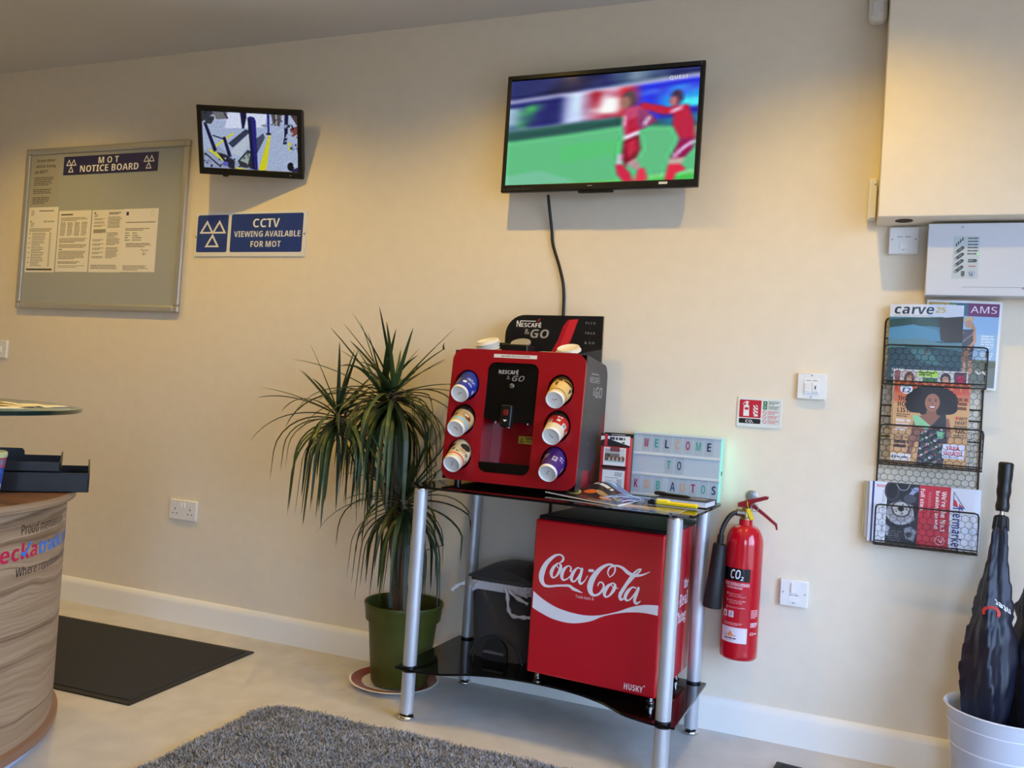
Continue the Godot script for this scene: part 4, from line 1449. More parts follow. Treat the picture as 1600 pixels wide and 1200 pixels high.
	var on_face := func(cx: float, cy: float, ww: float, hh: float, z := -0.0055): return func(u, v): return [F * Vector3(cx + (u - 0.5) * ww, cy + (v - 0.5) * hh, z), F.basis * Vector3.BACK]
	var lm := mat(rgb(176, 176, 176), 0.4)
	var lm2 := mat(rgb(118, 118, 120), 0.4)
	lettering(cp, "NESCAFÉ", on_face.call(-0.031, 0.384, 0.072, 0.017), lm)
	lettering(cp, "&", on_face.call(-0.03, 0.364, 0.012, 0.013), lm2, "sans")
	lettering(cp, "GO", on_face.call(0.003, 0.362, 0.044, 0.02), lm2, "sans_bold", 0.15)
	# caution labels
	var lp := Print.new(self, 158, 12, 5.0, rgb(226, 222, 216))
	lp.text("CAUTION BOILING WATER!", 26, 3, 106, 6, rgb(90, 88, 86), "sans_bold")
	b = MB.new()
	b.x = F
	b.box(Vector3(-0.01, 0.4365, 0.0004), Vector3(0.158, 0.0125, 0.0006))
	var cl := part(o, "caution_label", b, print_mat(lp))
	cl.set_meta("label", "white caution boiling water strip")
	lp = Print.new(self, 66, 26, 6.0, rgb(196, 172, 36))
	lp.poly([Vector2(4, 22), Vector2(12, 5), Vector2(21, 22)], rgb(30, 28, 20))
	lp.poly([Vector2(8, 19.5), Vector2(12.2, 10), Vector2(17, 19.5)], rgb(196, 172, 36))
	lp.rect(26, 3, 36, 9, rgb(160, 138, 30))
	lp.lines(28, 5, 30, 1, 6, rgb(70, 60, 20), 0.7, 3)
	lp.lines(27, 14, 34, 2, 5, rgb(90, 78, 24), 0.5, 4)
	b = MB.new()
	b.x = F
	b.quad(Vector3(-0.006, 0.147, depth + 0.001), Vector3(0.06, 0.147, depth + 0.001), Vector3(0.06, 0.173, depth + 0.001), Vector3(-0.006, 0.173, depth + 0.001))
	part(o, "warning_label", b, print_mat(lp)).set_meta("label", "yellow hot water warning label")
	# header board standing on top
	var hp := Print.new(self, 372, 190, 2.6, rgb(16, 16, 18))
	hp.poly([Vector2(278, 12), Vector2(240, 16), Vector2(222, 40), Vector2(206, 90), Vector2(180, 140), Vector2(236, 140), Vector2(258, 80)], rgb(176, 20, 36))
	hp.poly([Vector2(278, 12), Vector2(262, 60), Vector2(240, 110), Vector2(214, 112), Vector2(232, 60), Vector2(246, 18)], rgb(206, 40, 50))
	hp.text("N", 42, 24, 16, 23, rgb(232, 230, 226))
	hp.text("ESCAFÉ", 60, 27, 78, 20, rgb(232, 230, 226))
	hp.rect(58, 23, 58, 3, rgb(232, 230, 226))
	hp.line([Vector2(124, 25), Vector2(131, 16)], 4, rgb(200, 30, 40))
	hp.text("&", 76, 54, 18, 19, rgb(190, 188, 184), "sans")
	hp.text("GO", 96, 54, 70, 32, rgb(168, 164, 158), "sans_bold", 0.18)
	for s in [["P I C K", 22], ["P O U R", 58], ["&  G O", 93]]:
		hp.text(s[0], 306, s[1], 36, 8, rgb(170, 170, 170), "sans")
	hp.rect(322, 44, 2, 2, rgb(120, 120, 120))
	hp.rect(322, 80, 2, 2, rgb(120, 120, 120))
	hp.poly([Vector2(200, 190), Vector2(236, 150), Vector2(372, 118), Vector2(372, 190)], rgb(66, 66, 68))
	var hb := PackedVector2Array([Vector2(-0.135, 0.43), Vector2(0.237, 0.43), Vector2(0.234, 0.618)])
	for k in 9:
		hb.append(Vector2(-0.135 + 0.075 - 0.075 * sin(PI / 2 * k / 8), 0.616 - 0.075 + 0.075 * cos(PI / 2 * k / 8)))
	b = MB.new()
	b.prism(hb, 0.078, 0.09, 0.8)
	var hd := part(o, "header_board", b, print_mat(hp, 0.35))
	hd.set_meta("label", "black printed header board with red swoosh")
	cups(F, o.position)
	lids()

func cups(F: Transform3D, base: Vector3):
	var spec := [
		[0, 2, "royal blue paper cup sticking out of the drinks machine", rgb(26, 50, 150)],
		[0, 1, "tan and pale blue paper cup sticking out of the machine", rgb(206, 178, 126)],
		[0, 0, "cream paper cup with an orange-red band in the machine", rgb(222, 204, 164)],
		[1, 2, "gold and cream paper cup with a dark line in the machine", rgb(222, 188, 120)],
		[1, 1, "red and white paper cup sticking out of the machine", rgb(190, 34, 34)],
		[1, 0, "deep purple paper cup sticking out of the drinks machine", rgb(62, 28, 112)]]
	var dark := rgb(30, 24, 24)
	for n in 6:
		var s: Array = spec[n]
		var hole := base + F * Vector3([-0.18, 0.163][s[0]], [0.089, 0.209, 0.329][s[1]], 0)
		var axis := Vector3(0, -0.45, 0.89).normalized()
		var o := thing("paper_cup", s[2], "cup", hole + axis * 0.066 + Vector3(0, -0.004, 0), 0.0, "paper cups in the drinks machine")
		# local +y points back into the machine
		var y := -axis
		var x := Vector3.RIGHT
		o.basis = Basis(x, y, x.cross(y))
		var p := Print.new(self, 220, 100, 1.6, s[3])
		var wh := rgb(226, 224, 220)
		match n:
			0:
				for k in 4:
					p.oval(28 + k * 55, 52, 19, 8, rgb(150, 170, 214))
					p.oval(28 + k * 55, 52, 17, 6.5, s[3])
					p.line(spline([Vector2(15 + k * 55, 55), Vector2(19 + k * 55, 48), Vector2(23 + k * 55, 55), Vector2(28 + k * 55, 49), Vector2(34 + k * 55, 55), Vector2(40 + k * 55, 50)], 3), 2.2, wh)
					p.rect(4 + k * 55, 66, 14, 12, wh)
					p.lines(24 + k * 55, 68, 22, 2, 5, wh, 0.5, k)
			1:
				for k in 4:
					p.oval(30 + k * 55, 58, 20, 16, rgb(196, 150, 92))
					p.oval(34 + k * 55, 60, 13, 10, rgb(108, 62, 34))
					p.oval(26 + k * 55, 55, 9, 5, rgb(234, 214, 172))
					p.rect(k * 55, 76, 55, 14, rgb(140, 186, 210))
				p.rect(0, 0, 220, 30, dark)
			2:
				p.rect(0, 80, 220, 6, rgb(214, 66, 40))
				for k in 4:
					p.oval(26 + k * 55, 34, 18, 14, rgb(34, 28, 24))
					p.oval(26 + k * 55, 56, 13, 9, rgb(206, 164, 110))
					p.rect(40 + k * 55, 52, 12, 14, rgb(120, 112, 100))
					p.lines(4 + k * 55, 66, 20, 1, 8, rgb(60, 50, 40), 0.7, k)
			3:
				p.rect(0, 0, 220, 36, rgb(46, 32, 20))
				for k in 4:
					p.oval(28 + k * 55, 30, 22, 9, rgb(206, 164, 70))
					p.oval(28 + k * 55, 30, 18, 6, rgb(40, 26, 18))
					p.poly([Vector2(42 + k * 55, 44), Vector2(54 + k * 55, 40), Vector2(50 + k * 55, 70)], rgb(60, 42, 26))
				p.rect(0, 84, 220, 4, rgb(50, 40, 32))
			4:
				p.rect(0, 72, 220, 28, rgb(216, 206, 180))
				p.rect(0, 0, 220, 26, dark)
				for k in 4:
					p.rect(30 + k * 55, 50, 18, 24, wh)
					p.rect(33 + k * 55, 54, 12, 15, rgb(140, 150, 150))
					p.rect(6 + k * 55, 46, 12, 12, rgb(226, 214, 190))
					p.lines(4 + k * 55, 32, 26, 1, 8, wh, 0.7, k)
			5:
				for k in 4:
					p.rect(6 + k * 55, 50, 16, 24, rgb(190, 186, 196))
					p.rect(9 + k * 55, 54, 10, 14, rgb(110, 100, 120))
					p.lines(27 + k * 55, 38, 24, 1, 9, rgb(206, 196, 224), 0.7, k)
					p.lines(29 + k * 55, 50, 18, 1, 7, rgb(206, 196, 224), 0.7, k + 9)
		var b := MB.new()
		b.lathe([Vector2(0.0315, 0.011), Vector2(0.0425, 0.105)], 32)
		part(o, "printed_wall", b, print_mat(p, 0.45))
		b = MB.new()
		b.lathe([Vector2(0.0, 0.007), Vector2(0.0275, 0.007), Vector2(0.028, 0.0006), Vector2(0.0295, 0.0), Vector2(0.0305, 0.0012), Vector2(0.0316, 0.0112)], 32)
		part(o, "base", b, mat(rgb(228, 226, 220), 0.5))
		b = MB.new()
		b.x = Transform3D(Basis(Vector3.UP, n * 1.1), Vector3.ZERO)
		b.box(Vector3(0.003, 0.0066, 0.002), Vector3(0.012, 0.0006, 0.0025))
		b.box(Vector3(-0.005, 0.0066, -0.002), Vector3(0.005, 0.0006, 0.004))
		part(o, "base_stamp", b, mat(rgb(150, 146, 142), 0.6))

func lid_mesh(m: Material, o: Node, y: float, r := 0.044):
	var b := MB.new()
	b.x.origin = Vector3(0, y, 0)
	b.lathe([Vector2(r - 0.004, 0.001), Vector2(r, 0.0), Vector2(r, 0.004), Vector2(r - 0.003, 0.006), Vector2(r - 0.005, 0.014), Vector2(r - 0.008, 0.015), Vector2(r - 0.012, 0.011), Vector2(0.0, 0.011)], 32)
	part(o, "lid", b, m)

func lids():
	var wm := mat(rgb(228, 224, 214), 0.4)
	var top := 1.2345
	var o := thing("lid_stack", "short stack of white cup lids on the drinks machine", "lids", Vector3(-1.195, top + 0.0, 0.21))
	o.rotation = Vector3(0.3, 0, 0.16)
	for k in 3:
		lid_mesh(wm, o, k * 0.0095)
	o.position.y += 0.013
	o = thing("cup_lid", "single white cup lid propped up on the drinks machine", "lid", Vector3(-0.9, top + 0.022, 0.205))
	o.rotation = Vector3(0.42, 0, 0.05)
	lid_mesh(wm, o, -0.006)
	o = thing("lid_holder", "black plastic lid holder with a grey lid on the machine", "holder", Vector3(-1.095, top, 0.175))
	part(o, "tray", rbx(Vector3(0, 0.018, 0.0), Vector3(0.1, 0.032, 0.09), 0.006), M.black)
	part(o, "handle_grip", rbx(Vector3(-0.05, 0.026, 0.02), Vector3(0.022, 0.024, 0.04), 0.005), M.black)
	var b := MB.new()
	b.x = Transform3D(Basis(Vector3.RIGHT, 0.5), Vector3(0.002, 0.038, -0.012))
	b.lathe([Vector2(0.034, 0.0), Vector2(0.037, 0.002), Vector2(0.036, 0.007), Vector2(0.0, 0.008)], 28)
	part(o, "grey_lid", b, mat(rgb(150, 146, 142), 0.35))
	o = thing("flat_lid", "flat white cup lid lying behind the red machine front", "lid", Vector3(-0.98, top - 0.002, 0.165))
	lid_mesh(wm, o, 0.0, 0.047)

func table_top_things():
	var ty := 0.7705
	# lightbox sign
	var o := thing("lightbox_sign", "mint-edged lightbox sign spelling a welcome in coloured letters", "sign", Vector3(-0.537, ty, 0.062), -0.02)
	var w := 0.31
	var h := 0.222
	o.rotation.x = -0.05
	var mint := mat(rgb(150, 226, 200), 0.4)
	mint.emission_enabled = true
	mint.emission = rgb(130, 235, 190)
	mint.emission_energy_multiplier = 0.12
	part(o, "case", rbx(Vector3(0, h / 2, -0.024), Vector3(w, h, 0.045), 0.005), mint)
	var glow := mat(rgb(172, 186, 196), 0.45)
	glow.emission_enabled = true
	glow.emission = rgb(190, 220, 235)
	glow.emission_energy_multiplier = 0.04
	part(o, "diffuser", bx(Vector3(0, h / 2, -0.0005), Vector3(w - 0.012, h - 0.012, 0.003)), glow)
	var rail := mat(rgb(206, 214, 216), 0.35)
	for k in 4:
		part(o, "rail", rbx(Vector3(0, 0.005 + k * (h - 0.01) / 3.0, 0.002), Vector3(w - 0.004, 0.009, 0.006), 0.0015), rail)
	part(o, "power_button", rbx(Vector3(w / 2 + 0.0005, 0.1, -0.012), Vector3(0.003, 0.014, 0.008), 0.001), M.black)
	var pal := {"m": rgb(150, 24, 84), "t": rgb(60, 160, 150), "n": rgb(30, 50, 100), "o": rgb(216, 160, 110)}
	var rows := [["WELCOME", "mtnomtn", 0.1845, -0.105, 0.036], ["TO", "tn", 0.1135, -0.022, 0.036], ["KDBAUTOS", "motnomtn", 0.041, -0.132, 0.0388]]
	var card := mat(Color(0.95, 0.97, 0.98, 0.025), 0.2)
	card.transparency = BaseMaterial3D.TRANSPARENCY_ALPHA
	for r in rows:
		for i in r[0].length():
			var cx: float = r[3] + i * r[4] + (0.012 if r[0].length() == 8 and i > 2 else 0.0) * (1.0 if i > 2 else 0.0) - (0.004 * maxf(0, i - 3) if r[0].length() == 8 else 0.0)
			var ct := part(o, "letter_card", bx(Vector3(cx, r[2], 0.0016), Vector3(0.03, 0.058, 0.0008)), card)
			var s: String = r[0][i]
			var lw := 0.0165
			if s in ["L", "E", "T", "U", "B", "D", "C", "O", "S", "K"]:
				lw = 0.0135
			flat_text(ct, s, Vector3(cx, r[2], 0.0022), lw, 0.029, mat(pal[r[1][i]], 0.5), "sans_bold")
	var l := AreaLight3D.new()
	l.name = "glow"
	o.add_child(l)
	l.area_size = Vector2(0.04, 0.2)
	l.position = Vector3(w / 2 + 0.002, 0.11, -0.024)
	l.rotation.y = -PI / 2
	l.light_color = rgb(150, 255, 205)
	l.light_energy = 0.0035
	l.area_range = 6.0
	l.area_attenuation = 2.0
	l.shadow_enabled = true
	# red leaflet dispenser
	o = thing("leaflet_holder", "red leaflet holder with two white cards between machine and sign", "leaflet holder", Vector3(-0.735, ty, 0.09), 0.03)
	var red := mat(rgb(196, 34, 36), 0.4)
	part(o, "body", rbx(Vector3(0, 0.098, 0.012), Vector3(0.102, 0.196, 0.05), 0.003), red)
	part(o, "back_board", rbx(Vector3(0.0, 0.105, -0.016), Vector3(0.104, 0.21, 0.006), 0.001), M.black)
	var p := Print.new(self, 114, 46, 5.0, rgb(24, 22, 22))
	p.poly([Vector2(0, 10), Vector2(114, 6), Vector2(114, 40), Vector2(24, 18), Vector2(0, 26)], rgb(236, 236, 234))
	p.poly([Vector2(14, 46), Vector2(14, 8), Vector2(8, 8), Vector2(19, 0), Vector2(31, 8), Vector2(26, 8), Vector2(26, 46)], rgb(200, 40, 44))
	p.lines(34, 12, 66, 1, 12, rgb(60, 60, 66), 0.8, 12)
	p.lines(84, 27, 16, 1, 7, rgb(60, 60, 66), 0.8, 13)
	p.lines(40, 1, 66, 1, 5, rgb(190, 190, 190), 0.6, 2)
	face_print(o, "header_card", p, Vector3(0, 0.186, 0.0376), 0.102, 0.044)
	p = Print.new(self, 84, 62, 4.0, rgb(230, 230, 226))
	p.rect(5, 5, 74, 44, rgb(120, 112, 100))
	p.rect(5, 5, 74, 16, rgb(176, 178, 176))
	p.rect(24, 0, 36, 14, rgb(130, 66, 66))
	p.rect(6, 24, 18, 20, rgb(60, 52, 48))
	p.rect(60, 8, 18, 24, rgb(206, 208, 206))
	for k in 14:
		p.oval(12 + k * 5, 34 + (k % 3) * 3, 3, 7, [rgb(150, 96, 70), rgb(84, 70, 66), rgb(196, 184, 166)][k % 3])
	p.rect(5, 46, 74, 5, rgb(180, 200, 200))
	p.blur(3.0)
	face_print(o, "photo_card", p, Vector3(0, 0.13, 0.0376), 0.078, 0.062)
	part(o, "pocket_lip", rbx(Vector3(0, 0.094, 0.0385), Vector3(0.088, 0.008, 0.004), 0.001), M.black)
	p = Print.new(self, 84, 76, 4.0, rgb(226, 226, 224))
	p.rect(0, 0, 84, 5, rgb(50, 50, 52))
	p.lines(46, 12, 30, 3, 5, rgb(120, 120, 122), 0.5, 4)
	p.lines(10, 30, 64, 1, 5, rgb(160, 160, 160), 0.5, 5)
	p.lines(12, 40, 26, 4, 6, rgb(190, 190, 190), 0.5, 6)
	p.rect(54, 34, 22, 36, rgb(196, 200, 200))
	p.lines(56, 38, 18, 6, 5, rgb(150, 150, 150), 0.4, 7)
	face_print(o, "info_card", p, Vector3(0, 0.05, 0.0376), 0.078, 0.076)
	# curled food magazine
	p = Print.new(self, 280, 210, 2.4, rgb(44, 38, 38))
	p.poly([Vector2(0, 0), Vector2(280, 0), Vector2(280, 36), Vector2(150, 44), Vector2(0, 30)], rgb(100, 140, 190))
	p.poly([Vector2(10, 4), Vector2(120, 8), Vector2(150, 24), Vector2(20, 18)], rgb(190, 214, 236))
	p.lines(66, 54, 130, 1, 22, rgb(224, 220, 214), 0.7, 15)
	p.oval(50, 140, 34, 20, rgb(216, 196, 120), 0.3)
	p.oval(54, 138, 20, 10, rgb(120, 130, 50), 0.3)
	p.oval(104, 120, 24, 14, rgb(206, 100, 36), -0.3)
	p.oval(150, 110, 34, 12, rgb(170, 140, 90), 0.2)
	p.oval(190, 140, 28, 12, rgb(212, 136, 44), 0.1)
	p.oval(238, 120, 26, 14, rgb(222, 196, 90), 0.1)
	p.oval(134, 164, 60, 10, rgb(92, 60, 60), 0.1)
	p.lines(150, 180, 100, 3, 7, rgb(190, 180, 170), 0.4, 8)
	p.blur(2.0)
	var A := Vector3(-0.9, 0.0, 0.352)
	var B := Vector3(-0.628, 0.0, 0.462)
	var C := Vector3(-0.602, 0.0, 0.215)
	var D := Vector3(-0.79, 0.0, 0.13)
	var surf := func(u: float, v: float, up: float) -> Vector3:
		var q := A.lerp(B, u).lerp(D.lerp(C, u), v)
		var e := 0.042 * exp(-pow((u - 0.3) / 0.35, 2.0)) * smoothstep(0.15, 0.85, v) + 0.006 * pow(1.0 - u, 2.0) * (1.0 - v)
		return q + Vector3(0, ty + 0.0006 + e + up, 0)
	o = thing("food_magazine", "curled glossy food magazine lying in front of the leaflet holder", "magazine", Vector3.ZERO)
	var b := MB.new()
	for i in 14:
		for j in 10:
			var us := [i / 14.0, (i + 1) / 14.0, (i + 1) / 14.0, i / 14.0]
			var vs := [j / 10.0, j / 10.0, (j + 1) / 10.0, (j + 1) / 10.0]
			var ps := []
			var ns := []
			var ts := []
			for k in 4:
				ps.append(surf.call(us[k], vs[k], 0.004))
				var du: Vector3 = surf.call(us[k] + 0.01, vs[k], 0) - surf.call(us[k] - 0.01, vs[k], 0)
				var dv: Vector3 = surf.call(us[k], vs[k] + 0.01, 0) - surf.call(us[k], vs[k] - 0.01, 0)
				ns.append(du.cross(dv).normalized())
				ts.append(Vector2(us[k], 1.0 - vs[k]))
			b.squad(ps, ns, ts)
	part(o, "cover", b, print_mat(p, 0.18))
	b = MB.new()
	for e in [[Vector2(0, 0), Vector2(1, 0)], [Vector2(1, 0), Vector2(1, 1)], [Vector2(1, 1), Vector2(0, 1)], [Vector2(0, 1), Vector2(0, 0)]]:
		for i in 12:
			var a: Vector2 = e[0].lerp(e[1], i / 12.0)
			var c: Vector2 = e[0].lerp(e[1], (i + 1) / 12.0)
			b.quad(surf.call(a.x, a.y, 0.0), surf.call(c.x, c.y, 0.0), surf.call(c.x, c.y, 0.0039), surf.call(a.x, a.y, 0.0039))
	part(o, "pages", b, M.paper)
	# tangle of pale strips
	o = thing("plastic_strips", "tangle of pale blue plastic strips on the glass table", "strips", Vector3(-0.632, ty, 0.325))
	var r2 := RandomNumberGenerator.new()
	r2.seed = 21
	var sm := [mat(rgb(150, 178, 226), 0.3), mat(rgb(196, 208, 234), 0.3), mat(rgb(110, 140, 200), 0.3)]
	for k in 16:
		b = MB.new()
		var a := r2.randf_range(-0.5, 0.9)
		var cc := Vector3(r2.randf_range(-0.035, 0.06), 0.006 + 0.0009 * k, r2.randf_range(-0.04, 0.05))
		var L := r2.randf_range(0.03, 0.055)
		var d := Vector3(cos(a), 0, -sin(a))
		var pts := []
		for i in 5:
			var t := i / 4.0 * 2 - 1
			pts.append(cc + d * L * t + Vector3(0, 0.006 * (1 - t * t), 0))
		var side := Vector3(sin(a), 0, cos(a)) * 0.0035
		for i in 4:
			b.quad(pts[i] + side, pts[i + 1] + side, pts[i + 1] - side, pts[i] - side)
			b.quad(pts[i] + side - Vector3(0, 0.0012, 0), pts[i + 1] + side - Vector3(0, 0.0012, 0), pts[i + 1] + side, pts[i] + side)
		part(o, "strip", b, sm[k % 3])
	# loose glossy leaflet under the pens
	p = Print.new(self, 210, 148, 2.0, rgb(160, 140, 96))
	p.rect(0, 0, 210, 40, rgb(66, 60, 50))
	p.rect(10, 50, 120, 60, rgb(196, 178, 128))
	p.rect(140, 50, 60, 90, rgb(120, 108, 84))
	p.lines(12, 116, 118, 4, 7, rgb(70, 62, 48), 0.5, 3)
	p.blur(2.0)
	o = thing("loose_leaflet", "tan glossy leaflet lying flat at the table's front corner", "leaflet", Vector3(-0.545, ty, 0.405), -0.03)
	part(o, "sheet", bx(Vector3(0, 0.0003, 0), Vector3(0.21, 0.0006, 0.12)), M.paper)
	b = MB.new()
	b.quad(Vector3(-0.105, 0.0008, 0.06), Vector3(0.105, 0.0008, 0.06), Vector3(0.105, 0.0008, -0.06), Vector3(-0.105, 0.0008, -0.06))
	part(o, "print", b, print_mat(p, 0.15))
	# yellow knife with black tail
	o = thing("yellow_knife", "yellow plastic craft knife with a black end on the table", "knife", Vector3(-0.49, ty, 0.318), -0.06)
	part(o, "body", rbx(Vector3(0.015, 0.0095, 0), Vector3(0.13, 0.014, 0.022), 0.006, 3), mat(rgb(238, 206, 30), 0.3))
	part(o, "raised_grip", rbx(Vector3(-0.03, 0.012, 0), Vector3(0.045, 0.017, 0.023), 0.006, 3), mat(rgb(240, 214, 50), 0.3))
	part(o, "end_cap", rbx(Vector3(-0.06, 0.0115, 0), Vector3(0.02, 0.02, 0.025), 0.005, 2), M.black)
	part(o, "tail_clip", rbx(Vector3(-0.072, 0.008, 0.006), Vector3(0.01, 0.012, 0.008), 0.002, 2), M.black)
	# black notebook with a pen on it
	o = thing("notebook", "thick black hardback notebook lying below the lightbox sign", "book", Vector3(-0.47, ty, 0.2), -0.1)
	var cov := mat(rgb(26, 24, 26), 0.4)
	part(o, "back_cover", rbx(Vector3(0, 0.0012, 0), Vector3(0.17, 0.0024, 0.125), 0.0008, 1), cov)
	part(o, "front_cover", rbx(Vector3(0, 0.0192, 0), Vector3(0.17, 0.0024, 0.125), 0.0008, 1), cov)
	part(o, "spine", rbx(Vector3(0, 0.0102, -0.0617), Vector3(0.17, 0.02, 0.0026), 0.0008, 1), cov)
	part(o, "pages", bx(Vector3(0, 0.0102, 0.001), Vector3(0.164, 0.0155, 0.119)), mat(rgb(222, 222, 226), 0.8))
	p = Print.new(self, 120, 60, 3.0, rgb(150, 130, 96))
	p.rect(4, 4, 112, 52, rgb(176, 158, 120))
	p.lines(10, 12, 96, 5, 9, rgb(80, 66, 50), 0.5, 3)
	b = MB.new()
	b.quad(Vector3(-0.03, 0.0206, 0.012), Vector3(0.066, 0.0206, 0.012), Vector3(0.066, 0.0206, -0.03), Vector3(-0.03, 0.0206, -0.03))
	part(o, "cover_label", b, print_mat(p, 0.25))
	o = thing("black_pen", "black marker pen resting on the black notebook", "pen", Vector3(-0.515, ty + 0.0262, 0.205), -0.3)
	b = MB.new()
	b.tube([Vector3(-0.062, 0, 0), Vector3(-0.06, 0, 0), Vector3(-0.02, 0, 0), Vector3(-0.019, 0, 0), Vector3(0.055, 0, 0), Vector3(0.068, 0, 0)], [0.0045, 0.0055, 0.0056, 0.005, 0.0048, 0.0015], 14)
	part(o, "barrel", b, M.black)
	part(o, "clip", rbx(Vector3(-0.042, 0.0065, 0), Vector3(0.035, 0.0016, 0.003), 0.0006, 1), M.black)

func potted_plant():
	var o := thing("potted_plant", "tall spiky dragon tree in a green plastic pot", "plant", Vector3(-1.475, 0.0, 0.19))
	var green := mat(rgb(64, 68, 18), 0.42)
	var y := 0.016
	var b := MB.new()
	b.lathe([Vector2(0.0, y), Vector2(0.1, y), Vector2(0.104, y + 0.006), Vector2(0.126, y + 0.225), Vector2(0.137, y + 0.228), Vector2(0.142, y + 0.272), Vector2(0.146, y + 0.285), Vector2(0.144, y + 0.29), Vector2(0.138, y + 0.288), Vector2(0.132, y + 0.25), Vector2(0.118, y + 0.2)], 48)
	part(o, "pot", b, green)
	b = MB.new()
	b.lathe([Vector2(0.126, y + 0.235), Vector2(0.09, y + 0.243), Vector2(0.04, y + 0.24), Vector2(0.0, y + 0.245)], 28)
	part(o, "soil", b, mat(rgb(48, 36, 28), 0.95))
	var bark := mat(Color.WHITE, 0.85)
	bark.albedo_texture = noise_tex(0.05, rgb(84, 62, 48), rgb(132, 104, 84), 12, 256, 4)
	bark.uv1_triplanar = true
	bark.uv1_scale = Vector3(6, 18, 6)
	# heads in room coordinates
	var base := o.position
	var heads := [
		[Vector3(-1.755, 0.985, 0.29), 62, 0.4], [Vector3(-1.625, 1.06, 0.19), 66, 0.43], [Vector3(-1.552, 1.075, 0.235), 70, 0.43], [Vector3(-1.478, 0.69, 0.235), 70, 0.4]]
	var trunks := [
		[Vector3(-1.5, 0.25, 0.19), Vector3(-1.53, 0.5, 0.2), Vector3(-1.57, 0.72, 0.24), Vector3(-1.68, 0.87, 0.27), Vector3(-1.755, 0.98, 0.29)],
		[Vector3(-1.5, 0.25, 0.17), Vector3(-1.545, 0.55, 0.17), Vector3(-1.58, 0.8, 0.18), Vector3(-1.625, 1.06, 0.19)],
		[Vector3(-1.465, 0.25, 0.2), Vector3(-1.5, 0.5, 0.21), Vector3(-1.53, 0.8, 0.225), Vector3(-1.552, 1.07, 0.235)],
		[Vector3(-1.45, 0.25, 0.215), Vector3(-1.465, 0.45, 0.235), Vector3(-1.478, 0.695, 0.235)]]
	for t in trunks:
		b = MB.new()
		b.x.origin = -base
		var c := spline(t, 7)
		var rad := []
		for i in c.size():
			rad.append(lerpf(0.0165, 0.0105, float(i) / c.size()) * (1.0 + 0.07 * sin(i * 2.1)))
		b.tube(c, rad, 10)
		part(o, "trunk", b, bark)
	var lm := []
	for c in [rgb(34, 50, 28), rgb(40, 58, 32), rgb(48, 68, 36), rgb(28, 42, 26), rgb(62, 80, 42)]:
		var m := mat(c, 0.48)
		m.backlight_enabled = true
		m.backlight = Color(0.05, 0.08, 0.03)
		lm.append(m)
	var r := RandomNumberGenerator.new()
	r.seed = 33
	for hd in heads:
		var n: int = hd[1]
		for i in n:
			var f := float(i) / n          # 0 = young upright leaf, 1 = old hanging leaf
			var az := i * 2.39996 + r.randf_range(-0.3, 0.3)
			var el := lerpf(1.4, -0.75, pow(f, 0.5)) + r.randf_range(-0.25, 0.25)
			var len_: float = hd[2] * (lerpf(0.74, 1.0, smoothstep(0.0, 0.45, f))) * r.randf_range(0.75, 1.08)
			var sag := lerpf(0.1, 3.0, smoothstep(0.05, 0.5, f)) * r.randf_range(0.6, 1.35)
			var wd := r.randf_range(0.0085, 0.0118)
			var p: Vector3 = hd[0] + Vector3(0, -0.07 * f, 0)
			var out := Vector3(sin(az), 0, cos(az))
			var e := el
			var pts := []
			var N := 11
			var twist := r.randf_range(-0.5, 0.5)
			for k in N + 1:
				pts.append(p)
				var d := out * cos(e) + Vector3.UP * sin(e)
				p += d * len_ / N
				e = maxf(e - sag / N * (0.5 + 1.0 * k / N), -1.5)
				# keep off the wall, the table and the machine
				if p.z < 0.02:
					p.z = 0.02 + 0.004 * r.randf()
				if p.x > -1.33 and p.y > 0.745 and p.z < 0.36:
					p.x = -1.33 - 0.01 * r.randf()
				if p.x > -1.345 and p.z > 0.36 and p.y < 0.79:
					p.x = -1.345
				if p.x > -1.25 and p.y < 0.745:
					p.x = -1.25
				if p.y < 0.31:
					p.y = 0.31
			var mb := MB.new()
			mb.x.origin = -base
			for k in N:
				var A: Vector3 = pts[k]
				var B: Vector3 = pts[k + 1]
				if A.distance_squared_to(B) < 1e-8:
					continue
				var dirn := (B - A).normalized()
				var s := dirn.cross(Vector3.UP)
				if s.length() < 0.05:
					s = out.cross(Vector3.UP)
				s = s.normalized().rotated(dirn, twist * k / N)
				var nn := s.cross(dirn).normalized()
				var w0 := wd * _leaf_width(float(k) / N)
				var w1 := wd * _leaf_width(float(k + 1) / N)
				for q: float in [-1.0, 1.0]:
					var e0 := A + s * w0 * q + nn * w0 * 0.45
					var e1 := B + s * w1 * q + nn * w1 * 0.45
					var nq := (nn - s * q * 0.4).normalized()
					if q > 0:
						mb.squad([A, e0, e1, B], [nn, nq, nq, nn], [Vector2(0.5, 0), Vector2(1, 0), Vector2(1, 1), Vector2(0.5, 1)])
					else:
						mb.squad([e0, A, B, e1], [nq, nn, nn, nq], [Vector2(0, 0), Vector2(0.5, 0), Vector2(0.5, 1), Vector2(0, 1)])
			part(o, "leaf", mb, lm[r.randi() % 5 if r.randf() < 0.8 else 4])
	# saucer: an old dinner plate
	var sx := Vector3(-1.495, 0.0, 0.19)
	o = thing("plate_saucer", "white plate with a wide red rim under the green pot", "plate", sx)
	b = MB.new()
	b.lathe([Vector2(0.0, 0.0), Vector2(0.095, 0.0), Vector2(0.105, 0.004), Vector2(0.162, 0.0175), Vector2(0.165, 0.0195), Vector2(0.162, 0.021)], 56)
	part(o, "underside", b, mat(rgb(226, 222, 212), 0.25))
	b = MB.new()
	b.lathe([Vector2(0.162, 0.021), Vector2(0.157, 0.0208)], 56)
	part(o, "edge_band", b, mat(rgb(232, 228, 220), 0.25))
	b = MB.new()
	b.lathe([Vector2(0.157, 0.0208), Vector2(0.118, 0.0115)], 56)
